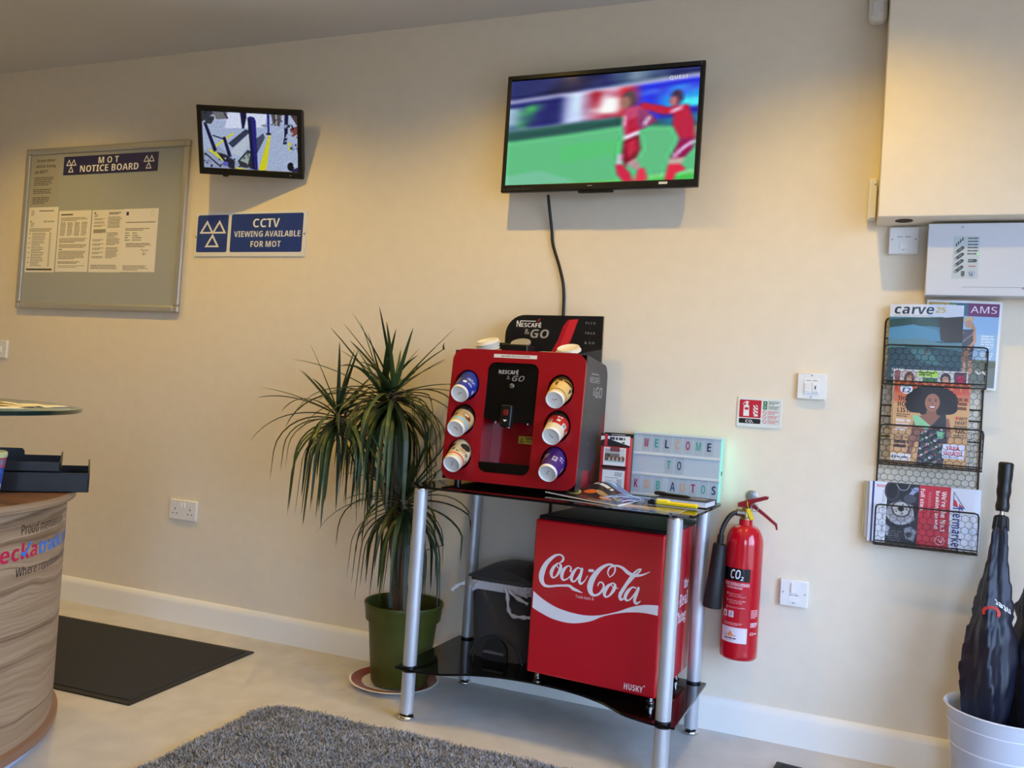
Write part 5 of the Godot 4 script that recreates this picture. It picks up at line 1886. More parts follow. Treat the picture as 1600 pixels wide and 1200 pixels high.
	part(o, "red_rim", b, mat(rgb(134, 22, 30), 0.22))
	b = MB.new()
	b.lathe([Vector2(0.118, 0.0115), Vector2(0.106, 0.009), Vector2(0.0, 0.008)], 56)
	part(o, "well", b, mat(rgb(228, 220, 204), 0.25))

func _leaf_width(t: float) -> float:
	return (0.55 + 0.45 * smoothstep(0.0, 0.25, t)) * pow(maxf(1.0 - t, 0.0), 0.6) + 0.02

# a piece of a cylinder wall carrying a print; angles from +z towards +x
func wrap_print(parent: Node, called: String, p: Print, c: Vector3, r: float, y0: float, y1: float, a0: float, a1: float, rough := 0.3) -> MeshInstance3D:
	var b := MB.new()
	b.x.origin = c
	b.lathe([Vector2(r, y0), Vector2(r, y1)], 28, a0, a1)
	return part(parent, called, b, print_mat(p, rough))

func fire_extinguisher():
	var o := thing("fire_extinguisher", "red carbon dioxide fire extinguisher with black horn on the wall", "extinguisher", Vector3(-0.288, 0.278, 0.085))
	var red := mat(rgb(186, 14, 34), 0.14, 0.0, {"clearcoat_enabled": true, "clearcoat": 0.6, "clearcoat_roughness": 0.05})
	var b := MB.new()
	var pr := [Vector2(0.0, 0.004), Vector2(0.045, 0.0), Vector2(0.055, 0.002), Vector2(0.0595, 0.009), Vector2(0.06, 0.016), Vector2(0.06, 0.372)]
	for k in range(1, 9):
		var a := PI / 2 * k / 8.0
		pr.append(Vector2(0.022 + 0.038 * cos(a), 0.372 + 0.062 * sin(a)))
	pr.append(Vector2(0.0215, 0.452))
	b.lathe(pr, 48)
	part(o, "cylinder", b, red)
	b = MB.new()
	b.lathe([Vector2(0.0205, 0.448), Vector2(0.0205, 0.458), Vector2(0.017, 0.46), Vector2(0.017, 0.482), Vector2(0.013, 0.49), Vector2(0.0, 0.49)], 24)
	var valve := part(o, "valve", b, mat(rgb(168, 148, 104), 0.3, 0.9))
	b = MB.new()
	b.tube([Vector3(-0.006, 0.472, 0.012), Vector3(-0.03, 0.474, 0.02)], 0.0115, 16)
	part(valve, "hose_nut", b, mat(rgb(120, 112, 100), 0.3, 0.9))
	b = MB.new()
	b.tube(spline([Vector3(-0.026, 0.474, 0.019), Vector3(-0.042, 0.468, 0.024), Vector3(-0.058, 0.446, 0.03), Vector3(-0.07, 0.414, 0.036), Vector3(-0.0735, 0.385, 0.038)], 6), 0.0078, 14)
	part(o, "hose", b, mat(rgb(24, 24, 26), 0.4))
	b = MB.new()
	b.x = Transform3D(Basis(Vector3.BACK, -0.06), Vector3(-0.0735, 0.385, 0.04))
	b.lathe([Vector2(0.0, -0.226), Vector2(0.0295, -0.226), Vector2(0.0305, -0.222), Vector2(0.0215, -0.02), Vector2(0.018, -0.016), Vector2(0.0105, -0.015), Vector2(0.0105, 0.012), Vector2(0.0, 0.012)], 32)
	part(o, "horn", b, mat(rgb(9, 11, 16), 0.55))
	# carrying handle and squeeze lever
	var dark := mat(rgb(128, 14, 26), 0.3)
	b = MB.new()
	b.prism(PackedVector2Array([Vector2(-0.025, 0.492), Vector2(0.018, 0.494), Vector2(0.052, 0.472), Vector2(0.092, 0.443), Vector2(0.097, 0.428), Vector2(0.101, 0.43), Vector2(0.098, 0.448), Vector2(0.054, 0.482), Vector2(0.02, 0.507), Vector2(-0.024, 0.505)]), -0.009, 0.009, 0.5)
	part(o, "carrying_handle", b, dark)
	b = MB.new()
	b.prism(PackedVector2Array([Vector2(-0.028, 0.492), Vector2(0.004, 0.492), Vector2(0.02, 0.508), Vector2(0.066, 0.525), Vector2(0.068, 0.533), Vector2(0.058, 0.534), Vector2(0.0, 0.516), Vector2(-0.028, 0.505)]), -0.01, 0.01, 0.5)
	part(o, "squeeze_lever", b, dark)
	b = MB.new()
	var ring := []
	for k in 17:
		ring.append(Vector3(0.026 + cos(TAU * k / 16) * 0.012, 0.494, 0.004) + Vector3(0, sin(TAU * k / 16) * 0.012, 0.009))
	b.tube(ring, 0.0014, 8, false)
	part(o, "safety_pin", b, M.steel)
	# yellow inspection tag on a loop
	b = MB.new()
	b.tube(spline([Vector3(0.002, 0.512, 0.012), Vector3(0.004, 0.5, 0.017), Vector3(0.008, 0.488, 0.018)], 4), 0.0013, 6)
	var tagm := mat(rgb(236, 206, 30), 0.4)
	var tg := part(o, "tag_loop", b, tagm)
	b = MB.new()
	b.x = Transform3D(Basis(Vector3.BACK, 0.45), Vector3(0.014, 0.472, 0.019))
	b.slab(0.013, 0.038, 0.003, -0.0015, 0.0015, 0.0005, 3)
	part(tg, "tag", b, tagm)
	# wall bracket behind the neck
	b = MB.new()
	b.x = Transform3D(Basis(Vector3.RIGHT, PI / 2), Vector3(0.006, 0.523, -0.084))
	b.lathe([Vector2(0.02, 0.0), Vector2(0.02, 0.004), Vector2(0.017, 0.006), Vector2(0.0, 0.006)], 24)
	var wb := part(o, "wall_bracket", b, mat(rgb(168, 170, 170), 0.35, 0.7))
	part(wb, "hook", rbx(Vector3(0.006, 0.492, -0.048), Vector3(0.024, 0.02, 0.07), 0.003), mat(rgb(150, 152, 152), 0.35, 0.7))
	# printed label round the front
	var rc := rgb(186, 14, 34)
	var wh := rgb(226, 216, 222)
	var p := Print.new(self, 150, 260, 2.6, rc)
	p.rect(0, 0, 106, 40, rgb(16, 16, 22))
	p.text("CO", 41, 4, 33, 29, rgb(214, 222, 232), "sans_bold", 0.12)
	p.text("2", 76, 24, 9, 12, rgb(214, 222, 232), "sans_bold", 0.12)
	p.text("FIRE EXTINGUISHER", 22, 45, 84, 10, wh)
	p.text("CARBON DIOXIDE", 28, 58, 56, 6, wh)
	for q in [["Keep upright", 78, 40], ["Pull out safety pin", 85, 54], ["Lift horn and aim", 98, 54], ["at base of fire", 105, 42], ["Squeeze handles", 120, 54]]:
		p.text(q[0], 42, q[1], q[2], 5, wh, "sans")
	for y in [77, 97, 119]:
		p.oval(35, y + 4, 3.5, 4, wh)
		p.oval(35, y + 4, 2.4, 2.8, rc)
	p.rect(22, 134, 15, 20, rgb(220, 206, 214))
	p.oval(29, 146, 4, 5, rc)
	p.rect(43, 134, 18, 20, rgb(214, 206, 224))
	p.line([Vector2(54, 137), Vector2(50, 144), Vector2(54, 144), Vector2(50, 151)], 1.6, rgb(60, 70, 130))
	p.lines(26, 170, 70, 3, 3.4, rgb(226, 170, 176), 0.4, 3)
	p.rect(16, 184, 90, 48, rgb(222, 216, 226))
	p.poly([Vector2(48, 214), Vector2(45, 207), Vector2(50, 202), Vector2(52, 194), Vector2(57, 202), Vector2(61, 207), Vector2(59, 214)], rgb(214, 120, 50))
	p.poly([Vector2(51, 214), Vector2(50, 209), Vector2(53, 203), Vector2(57, 209), Vector2(56, 214)], rgb(240, 186, 90))
	p.lines(32, 208, 14, 1, 5, rgb(200, 140, 110), 0.6, 4)
	p.lines(62, 208, 12, 1, 5, rgb(200, 140, 110), 0.6, 5)
	p.lines(32, 217, 44, 1, 5, rgb(70, 66, 90), 0.8, 6)
	p.lines(36, 223, 36, 1, 3, rgb(150, 146, 160), 0.5, 7)
	p.lines(116, 126, 30, 6, 4.6, rgb(226, 170, 180), 0.55, 8)
	p.lines(116, 166, 30, 3, 5, rgb(220, 190, 200), 0.8, 9)
	p.text("CE", 116, 196, 14, 9, wh)
	p.rect(133, 199, 10, 4, wh)
	wrap_print(o, "label_print", p, Vector3.ZERO, 0.0602, 0.03, 0.298, -1.3, 1.25, 0.2)

func extinguisher_sign():
	var o := thing("extinguisher_sign", "small red and green extinguisher instruction sign on the wall", "sign", Vector3(-0.275, 1.0835, 0))
	var w := 0.146
	var h := 0.101
	var b := MB.new()
	b.slab(w, h, 0.005, 0.0, 0.004, 0.001, 3)
	part(o, "board", b, mat(rgb(220, 224, 218), 0.4))
	var p := Print.new(self, 146, 101, 6.0, rgb(222, 226, 220))
	var rr := func(x, y, ww, hh, r, c):
		var q := []
		for v in MB.rr(ww, hh, r, 4):
			q.append(Vector2(x + ww / 2 + v.x, y + hh / 2 + v.y))
		p.poly(q, c)
	var red := rgb(192, 26, 44)
	var wh := rgb(232, 232, 228)
	rr.call(7, 7, 73, 62, 3, red)
	rr.call(7, 73, 73, 17, 4, rgb(18, 18, 20))
	p.text("CO", 29, 76.5, 22, 10, wh)
	p.text("2", 52, 83, 4, 4.5, wh)
	rr.call(21, 26, 19, 38, 3, wh)
	p.rect(21, 50, 19, 14, wh)
	p.rect(24, 34, 13, 8, red)
	p.poly([Vector2(26, 27), Vector2(28, 18), Vector2(25, 14), Vector2(31, 11), Vector2(36, 13), Vector2(40, 14), Vector2(35, 17), Vector2(35, 27)], wh)
	p.line(spline([Vector2(27, 15), Vector2(22, 17), Vector2(19, 24)], 5), 2.4, wh)
	for k in 3:
		var y := 24 + k * 11.0
		p.poly([Vector2(52, y), Vector2(58, y + 3), Vector2(61, y + 9), Vector2(69, y + 11), Vector2(70, y + 15), Vector2(62, y + 15), Vector2(55, y + 9)], wh)
		p.poly([Vector2(61, y - 2), Vector2(66, y + 2), Vector2(70, y + 8), Vector2(66, y + 7), Vector2(62, y + 3)], wh)
	p.poly([Vector2(54, 52), Vector2(58, 60), Vector2(70, 60), Vector2(69, 64), Vector2(57, 64)], wh)
	var gr := rgb(24, 92, 60)
	for k in 2:
		p.rect(86, 9 + k * 15, 13, 14, gr)
		p.oval(92.5, 16 + k * 15, 3.2, 4.5, rgb(150, 190, 160))
		p.lines(104, 10 + k * 16, 36, 3, 4, gr, 0.5, 3 + k)
	for k in 3:
		var cy := 48 + k * 16.0
		p.oval(92, cy, 7, 7, rgb(176, 60, 80))
		p.oval(92, cy, 5.3, 5.3, wh)
		p.line([Vector2(88, cy - 4), Vector2(96, cy + 4)], 1.6, rgb(176, 60, 80))
		p.lines(104, cy - 5, 36, 3, 4, rgb(196, 70, 80), 0.5, 8 + k)
	for k in 6:
		p.rect(102, 7.5 + k * 16, 40, 0.7, rgb(110, 120, 112))
	p.rect(102, 7.5, 0.7, 80, rgb(110, 120, 112))
	p.rect(141, 7.5, 0.7, 80, rgb(110, 120, 112))
	face_print(o, "print", p, Vector3(0, 0, 0.0042), w - 0.003, h - 0.003, 0.35)

func alarm_panel():
	var x0 := 0.206
	var w := 0.38
	var y0 := 1.481
	var h := 0.223
	var o := thing("alarm_panel", "light grey fire alarm control panel under the boxed-in ductwork", "control panel", Vector3(x0 + w / 2, y0 + h / 2, 0))
	var g := mat(rgb(206, 208, 212), 0.4)
	part(o, "back_box", rbx(Vector3(0, 0, 0.037), Vector3(w - 0.006, h - 0.006, 0.074), 0.003, 1), g)
	part(o, "cover", rbx(Vector3(0, 0, 0.077), Vector3(w, h, 0.01), 0.003), g)
	part(o, "cover_seam", bx(Vector3(0.05, -h / 2 + 0.026, 0.0821), Vector3(0.28, 0.0012, 0.0006)), mat(rgb(130, 132, 138), 0.5))
	for x in [-0.096, 0.077, 0.15]:
		screw_head(o, x, h / 2 - 0.012, 0.0821, 0.004)
	var p := Print.new(self, 74, 132, 5.0, rgb(186, 196, 198))
	var dk := rgb(66, 74, 84)
	for k in 4:
		p.line([Vector2(9 + k * 5.5, 32 - k * 6), Vector2(10 + k * 5.5, 23 - k * 6)], 3.4, rgb(40, 46, 56))
	for k in 4:
		var y := 44.0 + k * 20.0
		p.line([Vector2(9, y + 7), Vector2(27, y - 8)], 10, dk)
		p.oval(9, y + 7, 4.6, 4.6, rgb(150, 158, 162))
		p.line([Vector2(17, y), Vector2(25, y - 7)], 2.0, rgb(140, 148, 152))
	for k in 6:
		p.rect(41, 5 + k * 9.6, 28, 3.6, dk)
		p.rect(46, 6.2 + k * 9.6, 14, 1.0, rgb(130, 138, 144))
	p.line([Vector2(44, 76), Vector2(64, 76)], 10, dk)
	p.lines(45, 74, 18, 1, 5, rgb(150, 158, 162), 0.6, 3)
	p.rect(46, 92, 20, 2.6, rgb(176, 60, 72))
	p.line([Vector2(31, 108), Vector2(31, 120)], 10, dk)
	p.lines(28, 108, 6, 4, 4, rgb(140, 148, 152), 0.4, 4)
	p.oval(56, 116, 7.5, 8, rgb(110, 112, 116))
	face_print(o, "control_sheet", p, Vector3(0.313 - x0 - w / 2, 1.598 - y0 - h / 2, 0.0824), 0.072, 0.131, 0.4)
	var b := MB.new()
	b.x = Transform3D(Basis(Vector3.RIGHT, PI / 2), Vector3(0.332 - x0 - w / 2, 1.549 - y0 - h / 2, 0.0825))
	b.lathe([Vector2(0.0075, 0.0), Vector2(0.007, 0.003), Vector2(0.0, 0.003)], 20)
	var kl := part(o, "key_lock", b, M.chrome)
	part(kl, "keyhole", bx(Vector3(0.332 - x0 - w / 2, 1.549 - y0 - h / 2, 0.0857), Vector3(0.0014, 0.006, 0.0004)), M.dark_hole)
	var led := mat(rgb(30, 90, 20), 0.3)
	led.emission_enabled = true
	led.emission = rgb(90, 255, 70)
	led.emission_energy_multiplier = 2.5
	b = MB.new()
	b.x = Transform3D(Basis(Vector3.RIGHT, PI / 2), Vector3(0.344 - x0 - w / 2, 1.609 - y0 - h / 2, 0.0826))
	b.lathe([Vector2(0.0018, 0.0), Vector2(0.0014, 0.0008), Vector2(0.0, 0.001)], 12)
	part(o, "power_light", b, led)
	flat_text(o, "MAR", Vector3(0.49 - x0 - w / 2, 1.507 - y0 - h / 2, 0.0826), 0.048, 0.011, mat(rgb(150, 24, 40), 0.4), "sans_bold", 0.2)

# honeycomb wire over a rectangle w by h in xy
func hex_wire(b: MB, w: float, h: float, cell: float, r: float, at: Transform3D):
	var dy := cell * 0.866
	var s := cell / 1.732
	var keep := b.x
	b.x = at
	var row := 0
	var y := 0.0
	var seg := func(a: Vector2, c: Vector2):
		if a.x < -0.001 or c.x < -0.001 or a.x > w + 0.001 or c.x > w + 0.001 or a.y > h or c.y > h or a.y < 0 or c.y < 0:
			return
		b.tube([Vector3(a.x, a.y, 0), Vector3(c.x, c.y, 0)], r, 3, false)
	while y < h:
		var x := 0.0 if row % 2 == 0 else cell / 2
		while x <= w + cell:
			var c := Vector2(x, y)
			seg.call(c + Vector2(-cell / 2, s * 0.25), c + Vector2(0, s * 0.75))
			seg.call(c + Vector2(0, s * 0.75), c + Vector2(cell / 2, s * 0.25))
			seg.call(c + Vector2(0, s * 0.75), c + Vector2(0, s * 0.75 + dy - s * 0.5))
			x += cell
		y += dy
		row += 1
	b.x = keep

func magazine_rack():
	var x0 := 0.102
	var x1 := 0.39
	var o := thing("magazine_rack", "black wire wall rack with three chicken-wire magazine pockets", "magazine rack", Vector3(x0, 0.69, 0.0))
	var wire := mat(rgb(16, 16, 18), 0.45)
	var w := x1 - x0
	var H := 0.725
	var R := 0.0026
	var b := MB.new()
	b.tube([Vector3(0, 0.0, 0.006), Vector3(0, H - 0.012, 0.006), Vector3(0.004, H - 0.003, 0.006), Vector3(0.012, H, 0.006), Vector3(w - 0.012, H, 0.006), Vector3(w - 0.004, H - 0.003, 0.006), Vector3(w, H - 0.012, 0.006), Vector3(w, 0, 0.006)], R, 8)
	part(o, "frame", b, wire)
	for y in [0.0, 0.175, 0.262, 0.345, 0.41, 0.445, 0.512, 0.66]:
		b = MB.new()
		b.cyl(Vector3(0, y, 0.006), Vector3(w, y, 0.006), R * 0.85, 8)
		part(o, "cross_wire", b, wire)
	b = MB.new()
	hex_wire(b, w, H, 0.021, 0.0007, Transform3D(Basis.IDENTITY, Vector3(0, 0, 0.0065)))
	part(o, "back_mesh", b, wire).set_meta("kind", "stuff")
	for t in 3:
		var y0: float = [0.005, 0.258, 0.51][t]
		var hh := 0.125
		var d := 0.062
		var pocket := Node3D.new()
		pocket.name = "pocket"
		o.add_child(pocket, true)
		b = MB.new()
		b.tube([Vector3(0, y0, d), Vector3(0, y0 + hh - 0.012, d), Vector3(0.003, y0 + hh - 0.003, d), Vector3(0.012, y0 + hh, d), Vector3(w - 0.012, y0 + hh, d), Vector3(w - 0.003, y0 + hh - 0.003, d), Vector3(w, y0 + hh - 0.012, d), Vector3(w, y0, d), Vector3(0, y0, d)], R, 8)
		part(pocket, "front_frame", b, wire)
		for s in [0.0, w]:
			for y in [y0, y0 + 0.06]:
				b = MB.new()
				b.cyl(Vector3(s, y, 0.006), Vector3(s, y, d), R * 0.85, 8)
				part(pocket, "side_wire", b, wire)
		b = MB.new()
		b.cyl(Vector3(0, y0 + 0.012, d), Vector3(w, y0 + 0.012, d), R * 0.8, 8)
		part(pocket, "cross_wire", b, wire)
		b = MB.new()
		hex_wire(b, w, hh, 0.021, 0.0007, Transform3D(Basis.IDENTITY, Vector3(0, y0, d)))
		part(pocket, "front_mesh", b, wire).set_meta("kind", "stuff")
		b = MB.new()
		hex_wire(b, d - 0.008, hh, 0.021, 0.0007, Transform3D(Basis(Vector3.BACK, Vector3.UP, Vector3.LEFT), Vector3(0, y0, 0.008)))
		hex_wire(b, d - 0.008, hh, 0.021, 0.0007, Transform3D(Basis(Vector3.BACK, Vector3.UP, Vector3.LEFT), Vector3(w, y0, 0.008)))
		hex_wire(b, w, d - 0.008, 0.021, 0.0007, Transform3D(Basis(Vector3.RIGHT, Vector3.FORWARD, Vector3.UP), Vector3(0, y0, d)))
		part(pocket, "side_mesh", b, wire).set_meta("kind", "stuff")
	magazines()

# a magazine standing in the rack: slightly bowed block of pages with a printed front
func standing_magazine(called: String, label: String, p: Print, x0: float, x1: float, y0: float, y1: float, z: float, thick: float, bow: float, turn: float, lean := 0.0):
	var o := thing(called, label, "magazine", Vector3((x0 + x1) / 2, y0, z), 0.0, "")
	o.rotation = Vector3(lean, 0, turn)
	var w := x1 - x0
	var h := y1 - y0
	var N := 14
	var f := func(u: float, v: float) -> Vector3: return Vector3((u - 0.5) * w, v * h, bow * (sin(PI * u) * 0.7 + 0.3 * (1.0 - u)) * v * v)
	var b := MB.new()
	var c := MB.new()
	for i in N:
		for j in 6:
			var us := [float(i) / N, (i + 1.0) / N, (i + 1.0) / N, float(i) / N]
			var vs := [j / 6.0, j / 6.0, (j + 1) / 6.0, (j + 1) / 6.0]
			var ps := []
			var ns := []
			var ts := []
			var bk := []
			for k in 4:
				ps.append(f.call(us[k], vs[k]) + Vector3(0, 0, thick))
				bk.append(f.call(us[k], vs[k]))
				var du: Vector3 = f.call(us[k] + 0.01, vs[k]) - f.call(us[k] - 0.01, vs[k])
				var dv: Vector3 = f.call(us[k], vs[k] + 0.01) - f.call(us[k], vs[k] - 0.01)
				ns.append(du.cross(dv).normalized())
				ts.append(Vector2(us[k], 1.0 - vs[k]))
			b.squad(ps, ns, ts)
			c.squad([bk[1], bk[0], bk[3], bk[2]], [-ns[1], -ns[0], -ns[3], -ns[2]], ts)
	var T := Vector3(0, 0, thick - 0.0002)
	for i in N:
		var u0 := float(i) / N
		var u1 := (i + 1.0) / N
		c.quad(f.call(u0, 1.0) + T, f.call(u1, 1.0) + T, f.call(u1, 1.0), f.call(u0, 1.0))
		c.quad(f.call(u0, 0.0), f.call(u1, 0.0), f.call(u1, 0.0) + T, f.call(u0, 0.0) + T)
	for j in 6:
		var v0 := j / 6.0
		var v1 := (j + 1) / 6.0
		c.quad(f.call(0, v0), f.call(0, v0) + T, f.call(0, v1) + T, f.call(0, v1))
		c.quad(f.call(1, v0) + T, f.call(1, v0), f.call(1, v1), f.call(1, v1) + T)
	part(o, "cover", b, print_mat(p, 0.28))
	part(o, "pages", c, mat(rgb(222, 220, 216), 0.7))
	return o

func magazines():
	var wh := rgb(236, 236, 236)
	# surf magazine
	var p := Print.new(self, 210, 262, 2.2, rgb(214, 216, 222))
	p.rect(0, 42, 210, 92, rgb(70, 120, 150))
	p.poly([Vector2(0, 50), Vector2(60, 44), Vector2(150, 40), Vector2(210, 52), Vector2(210, 84), Vector2(120, 70), Vector2(40, 72), Vector2(0, 86)], rgb(44, 74, 70))
	p.poly([Vector2(0, 78), Vector2(70, 66), Vector2(140, 84), Vector2(150, 120), Vector2(0, 134)], rgb(80, 138, 170))
	p.poly([Vector2(140, 44), Vector2(210, 36), Vector2(210, 134), Vector2(150, 116)], rgb(58, 52, 46))
	p.rect(0, 120, 210, 142, rgb(22, 66, 74))
	p.poly([Vector2(0, 116), Vector2(90, 112), Vector2(150, 124), Vector2(210, 122), Vector2(210, 150), Vector2(110, 138), Vector2(0, 146)], rgb(88, 130, 142))
	p.poly([Vector2(0, 150), Vector2(70, 140), Vector2(130, 180), Vector2(210, 214), Vector2(210, 262), Vector2(0, 262)], rgb(18, 54, 62))
	p.poly([Vector2(40, 130), Vector2(110, 140), Vector2(160, 200), Vector2(100, 190)], rgb(52, 104, 106))
	p.blur(5.0)
	p.oval(112, 150, 5, 8, rgb(60, 50, 48))
	p.line([Vector2(108, 160), Vector2(116, 168)], 3, rgb(190, 120, 90))
	p.text("carve", 12, 8, 112, 24, rgb(26, 50, 66), "sans_bold", 0.12)
	p.text("25", 130, 8, 28, 18, rgb(206, 164, 60), "sans_bold", 0.12)
	p.text("SURFING MAGAZINE", 12, 35, 112, 4, rgb(110, 130, 140), "sans")
	p.text("SLIDE", 14, 212, 34, 13, rgb(190, 210, 214), "sans_bold")
	p.lines(14, 230, 30, 1, 15, rgb(190, 210, 214), 0.8, 24)
	standing_magazine("surf_magazine", "surfing magazine with a blue-green wave cover in the rack", p, 0.112, 0.322, 1.206, 1.457, 0.026, 0.006, 0.012, 0.0)
	# tourist magazine behind it
	p = Print.new(self, 210, 285, 2.2, rgb(150, 186, 220))
	p.rect(0, 0, 210, 10, wh)
	p.rect(0, 0, 5, 285, wh)
	p.rect(203, 0, 7, 285, wh)
	p.rect(0, 278, 210, 7, wh)
	p.rect(5, 8, 58, 42, rgb(196, 164, 60))
	p.rect(63, 8, 54, 42, rgb(70, 130, 70))
	p.poly([Vector2(80, 8), Vector2(117, 8), Vector2(117, 50), Vector2(96, 50)], rgb(40, 96, 120))
	p.lines(16, 14, 84, 1, 22, rgb(222, 216, 196), 0.8, 25)
	p.rect(117, 8, 86, 42, rgb(112, 34, 92))
	p.text("AMS", 124, 17, 72, 22, rgb(236, 226, 236), "sans")
	p.rect(5, 190, 198, 88, rgb(120, 124, 110))
	p.poly([Vector2(5, 200), Vector2(120, 186), Vector2(203, 196), Vector2(203, 214), Vector2(5, 222)], rgb(96, 104, 84))
	# woman in a hat and summer dress
	var skin := rgb(198, 142, 112)
	p.oval(120, 62, 17, 7, rgb(200, 170, 120), -0.2)
	p.oval(121, 58, 10, 8, rgb(206, 178, 130))
	p.oval(121, 76, 10, 13, skin)
	p.poly([Vector2(130, 66), Vector2(142, 90), Vector2(140, 110), Vector2(128, 96)], rgb(186, 140, 90))
	p.poly([Vector2(106, 94), Vector2(136, 92), Vector2(142, 120), Vector2(138, 196), Vector2(108, 196), Vector2(104, 130)], rgb(72, 70, 78))
	for k in 16:
		p.oval(108 + (k * 37) % 30, 104 + (k * 53) % 90, 3, 3, [rgb(160, 120, 110), rgb(120, 130, 130)][k % 2])
	p.line([Vector2(138, 98), Vector2(142, 130), Vector2(126, 156)], 8, skin)
	p.line([Vector2(116, 194), Vector2(118, 226), Vector2(128, 256)], 9, skin)
	p.line([Vector2(132, 194), Vector2(136, 222), Vector2(126, 262)], 9, skin)
	p.poly([Vector2(96, 168), Vector2(126, 160), Vector2(128, 196), Vector2(98, 200)], rgb(140, 92, 60))
	p.lines(158, 110, 36, 5, 9, rgb(206, 222, 236), 0.6, 5)
	p.lines(162, 166, 32, 3, 8, rgb(206, 222, 236), 0.6, 6)
	p.line([Vector2(150, 226), Vector2(160, 236), Vector2(170, 228), Vector2(180, 238)], 5, rgb(222, 224, 224))
	p.blur(2.0)
	standing_magazine("lifestyle_magazine", "magazine with purple heading and a woman in a straw hat", p, 0.213, 0.423, 1.2, 1.474, 0.013, 0.004, 0.006, -0.02)
	# glossy magazine behind the main one
	p = Print.new(self, 210, 270, 1.8, rgb(220, 214, 214))
	p.rect(4, 4, 16, 30, rgb(150, 90, 90))
	p.rect(24, 4, 44, 44, rgb(196, 186, 186))
	p.oval(46, 26, 15, 20, rgb(100, 56, 44))
	p.oval(46, 28, 8, 11, rgb(196, 150, 124))
	p.rect(70, 2, 56, 18, rgb(160, 210, 40))
	p.lines(74, 6, 46, 2, 6, rgb(50, 60, 30), 0.6, 3)
	p.rect(84, 22, 42, 14, rgb(48, 116, 60))
	p.rect(128, 2, 42, 48, rgb(206, 204, 206))
	p.oval(148, 22, 15, 16, rgb(50, 38, 34))
	p.oval(148, 28, 10, 12, rgb(206, 160, 134))
	p.rect(172, 2, 34, 48, rgb(96, 70, 80))
	p.oval(190, 30, 12, 20, rgb(176, 30, 76))
	standing_magazine("gossip_magazine", "magazine with small face photos showing behind the orange one", p, 0.132, 0.342, 0.965, 1.25, 0.037, 0.004, 0.006, 0.0)
	# orange monthly with a laughing woman
	p = Print.new(self, 214, 268, 2.4, rgb(206, 158, 104))
	p.rect(0, 0, 214, 44, rgb(214, 84, 58))
	p.poly([Vector2(0, 36), Vector2(214, 36), Vector2(214, 60), Vector2(0, 70)], rgb(206, 112, 74))
	p.blur(16.0)
	for k in 9:
		p.poly([Vector2(6 + k * 25, 2), Vector2(16 + k * 25, 2), Vector2(12 + k * 25, 30)], rgb(232, 150, 70))
	p.blur(5.0)
	var dsk := rgb(140, 92, 72)
	for q in [[108, 62, 70, 44], [60, 78, 26, 24], [154, 80, 28, 22], [62, 50, 22, 20], [152, 52, 24, 20], [108, 30, 44, 18]]:
		p.oval(q[0], q[1], q[2], q[3], rgb(30, 24, 24))
	for k in 26:
		var a := k * 0.2417
		p.oval(108 + cos(a) * 66, 60 + sin(a) * 42, 9, 8, rgb(30, 24, 24))
	p.poly([Vector2(96, 90), Vector2(122, 90), Vector2(126, 116), Vector2(92, 116)], dsk)
	p.poly([Vector2(62, 118), Vector2(92, 104), Vector2(126, 104), Vector2(160, 116), Vector2(166, 150), Vector2(160, 200), Vector2(148, 196), Vector2(70, 196), Vector2(58, 240), Vector2(46, 240), Vector2(56, 160)], dsk)
	p.oval(110, 66, 21, 29, rgb(160, 108, 86))
	p.oval(102, 60, 3.2, 1.8, rgb(40, 26, 24))
	p.oval(119, 60, 3.2, 1.8, rgb(40, 26, 24))
	p.line([Vector2(97, 55), Vector2(106, 54)], 1.6, rgb(50, 32, 28))
	p.line([Vector2(115, 54), Vector2(124, 55)], 1.6, rgb(50, 32, 28))
	p.line([Vector2(110, 62), Vector2(108, 71), Vector2(112, 72)], 1.6, rgb(120, 76, 62))
	p.poly([Vector2(100, 77), Vector2(121, 77), Vector2(116, 86), Vector2(106, 86)], rgb(120, 40, 44))
	p.poly([Vector2(102, 78), Vector2(119, 78), Vector2(115, 83), Vector2(106, 83)], rgb(240, 236, 230))
	p.poly([Vector2(56, 112), Vector2(70, 108), Vector2(108, 140), Vector2(104, 156), Vector2(66, 142)], rgb(140, 200, 150))
	p.poly([Vector2(150, 100), Vector2(140, 100), Vector2(120, 130), Vector2(104, 150), Vector2(80, 176), Vector2(76, 268), Vector2(150, 268), Vector2(156, 180), Vector2(152, 130)], rgb(40, 42, 46))
	for k in 46:
		p.oval(82 + (k * 41) % 68, 146 + (k * 67) % 120, 4.5, 4, [rgb(120, 150, 120), rgb(170, 90, 96), rgb(190, 190, 186), rgb(96, 100, 130)][k % 4])
	p.poly([Vector2(128, 160), Vector2(150, 156), Vector2(146, 178), Vector2(132, 182)], rgb(130, 196, 146))
	p.blur(2.0)
	p.oval(34, 26, 18, 16, wh)
	p.text("ONLY", 25, 15, 18, 6, rgb(40, 56, 90))
	p.text("£2", 22, 23, 25, 15, rgb(26, 40, 80))
	p.text("THE", 12, 50, 26, 15, rgb(44, 28, 22))
	p.text("HOT", 12, 68, 32, 16, rgb(44, 28, 22))
	p.text("LIST!", 12, 88, 38, 15, rgb(44, 28, 22))
	p.lines(10, 108, 42, 2, 6, rgb(90, 60, 40), 0.5, 3)
	p.lines(10, 124, 42, 3, 14, rgb(226, 206, 196), 0.7, 21)
	p.text("INSIDE THE", 8, 180, 44, 10, rgb(70, 42, 28))
	p.lines(8, 194, 44, 2, 14, rgb(70, 42, 28), 0.7, 22)
	p.lines(182, 46, 26, 3, 14, rgb(120, 66, 36), 0.7, 23)
	p.text("WHY", 186, 106, 24, 11, rgb(44, 28, 22))
	p.oval(181, 111, 4, 5, rgb(206, 50, 40))
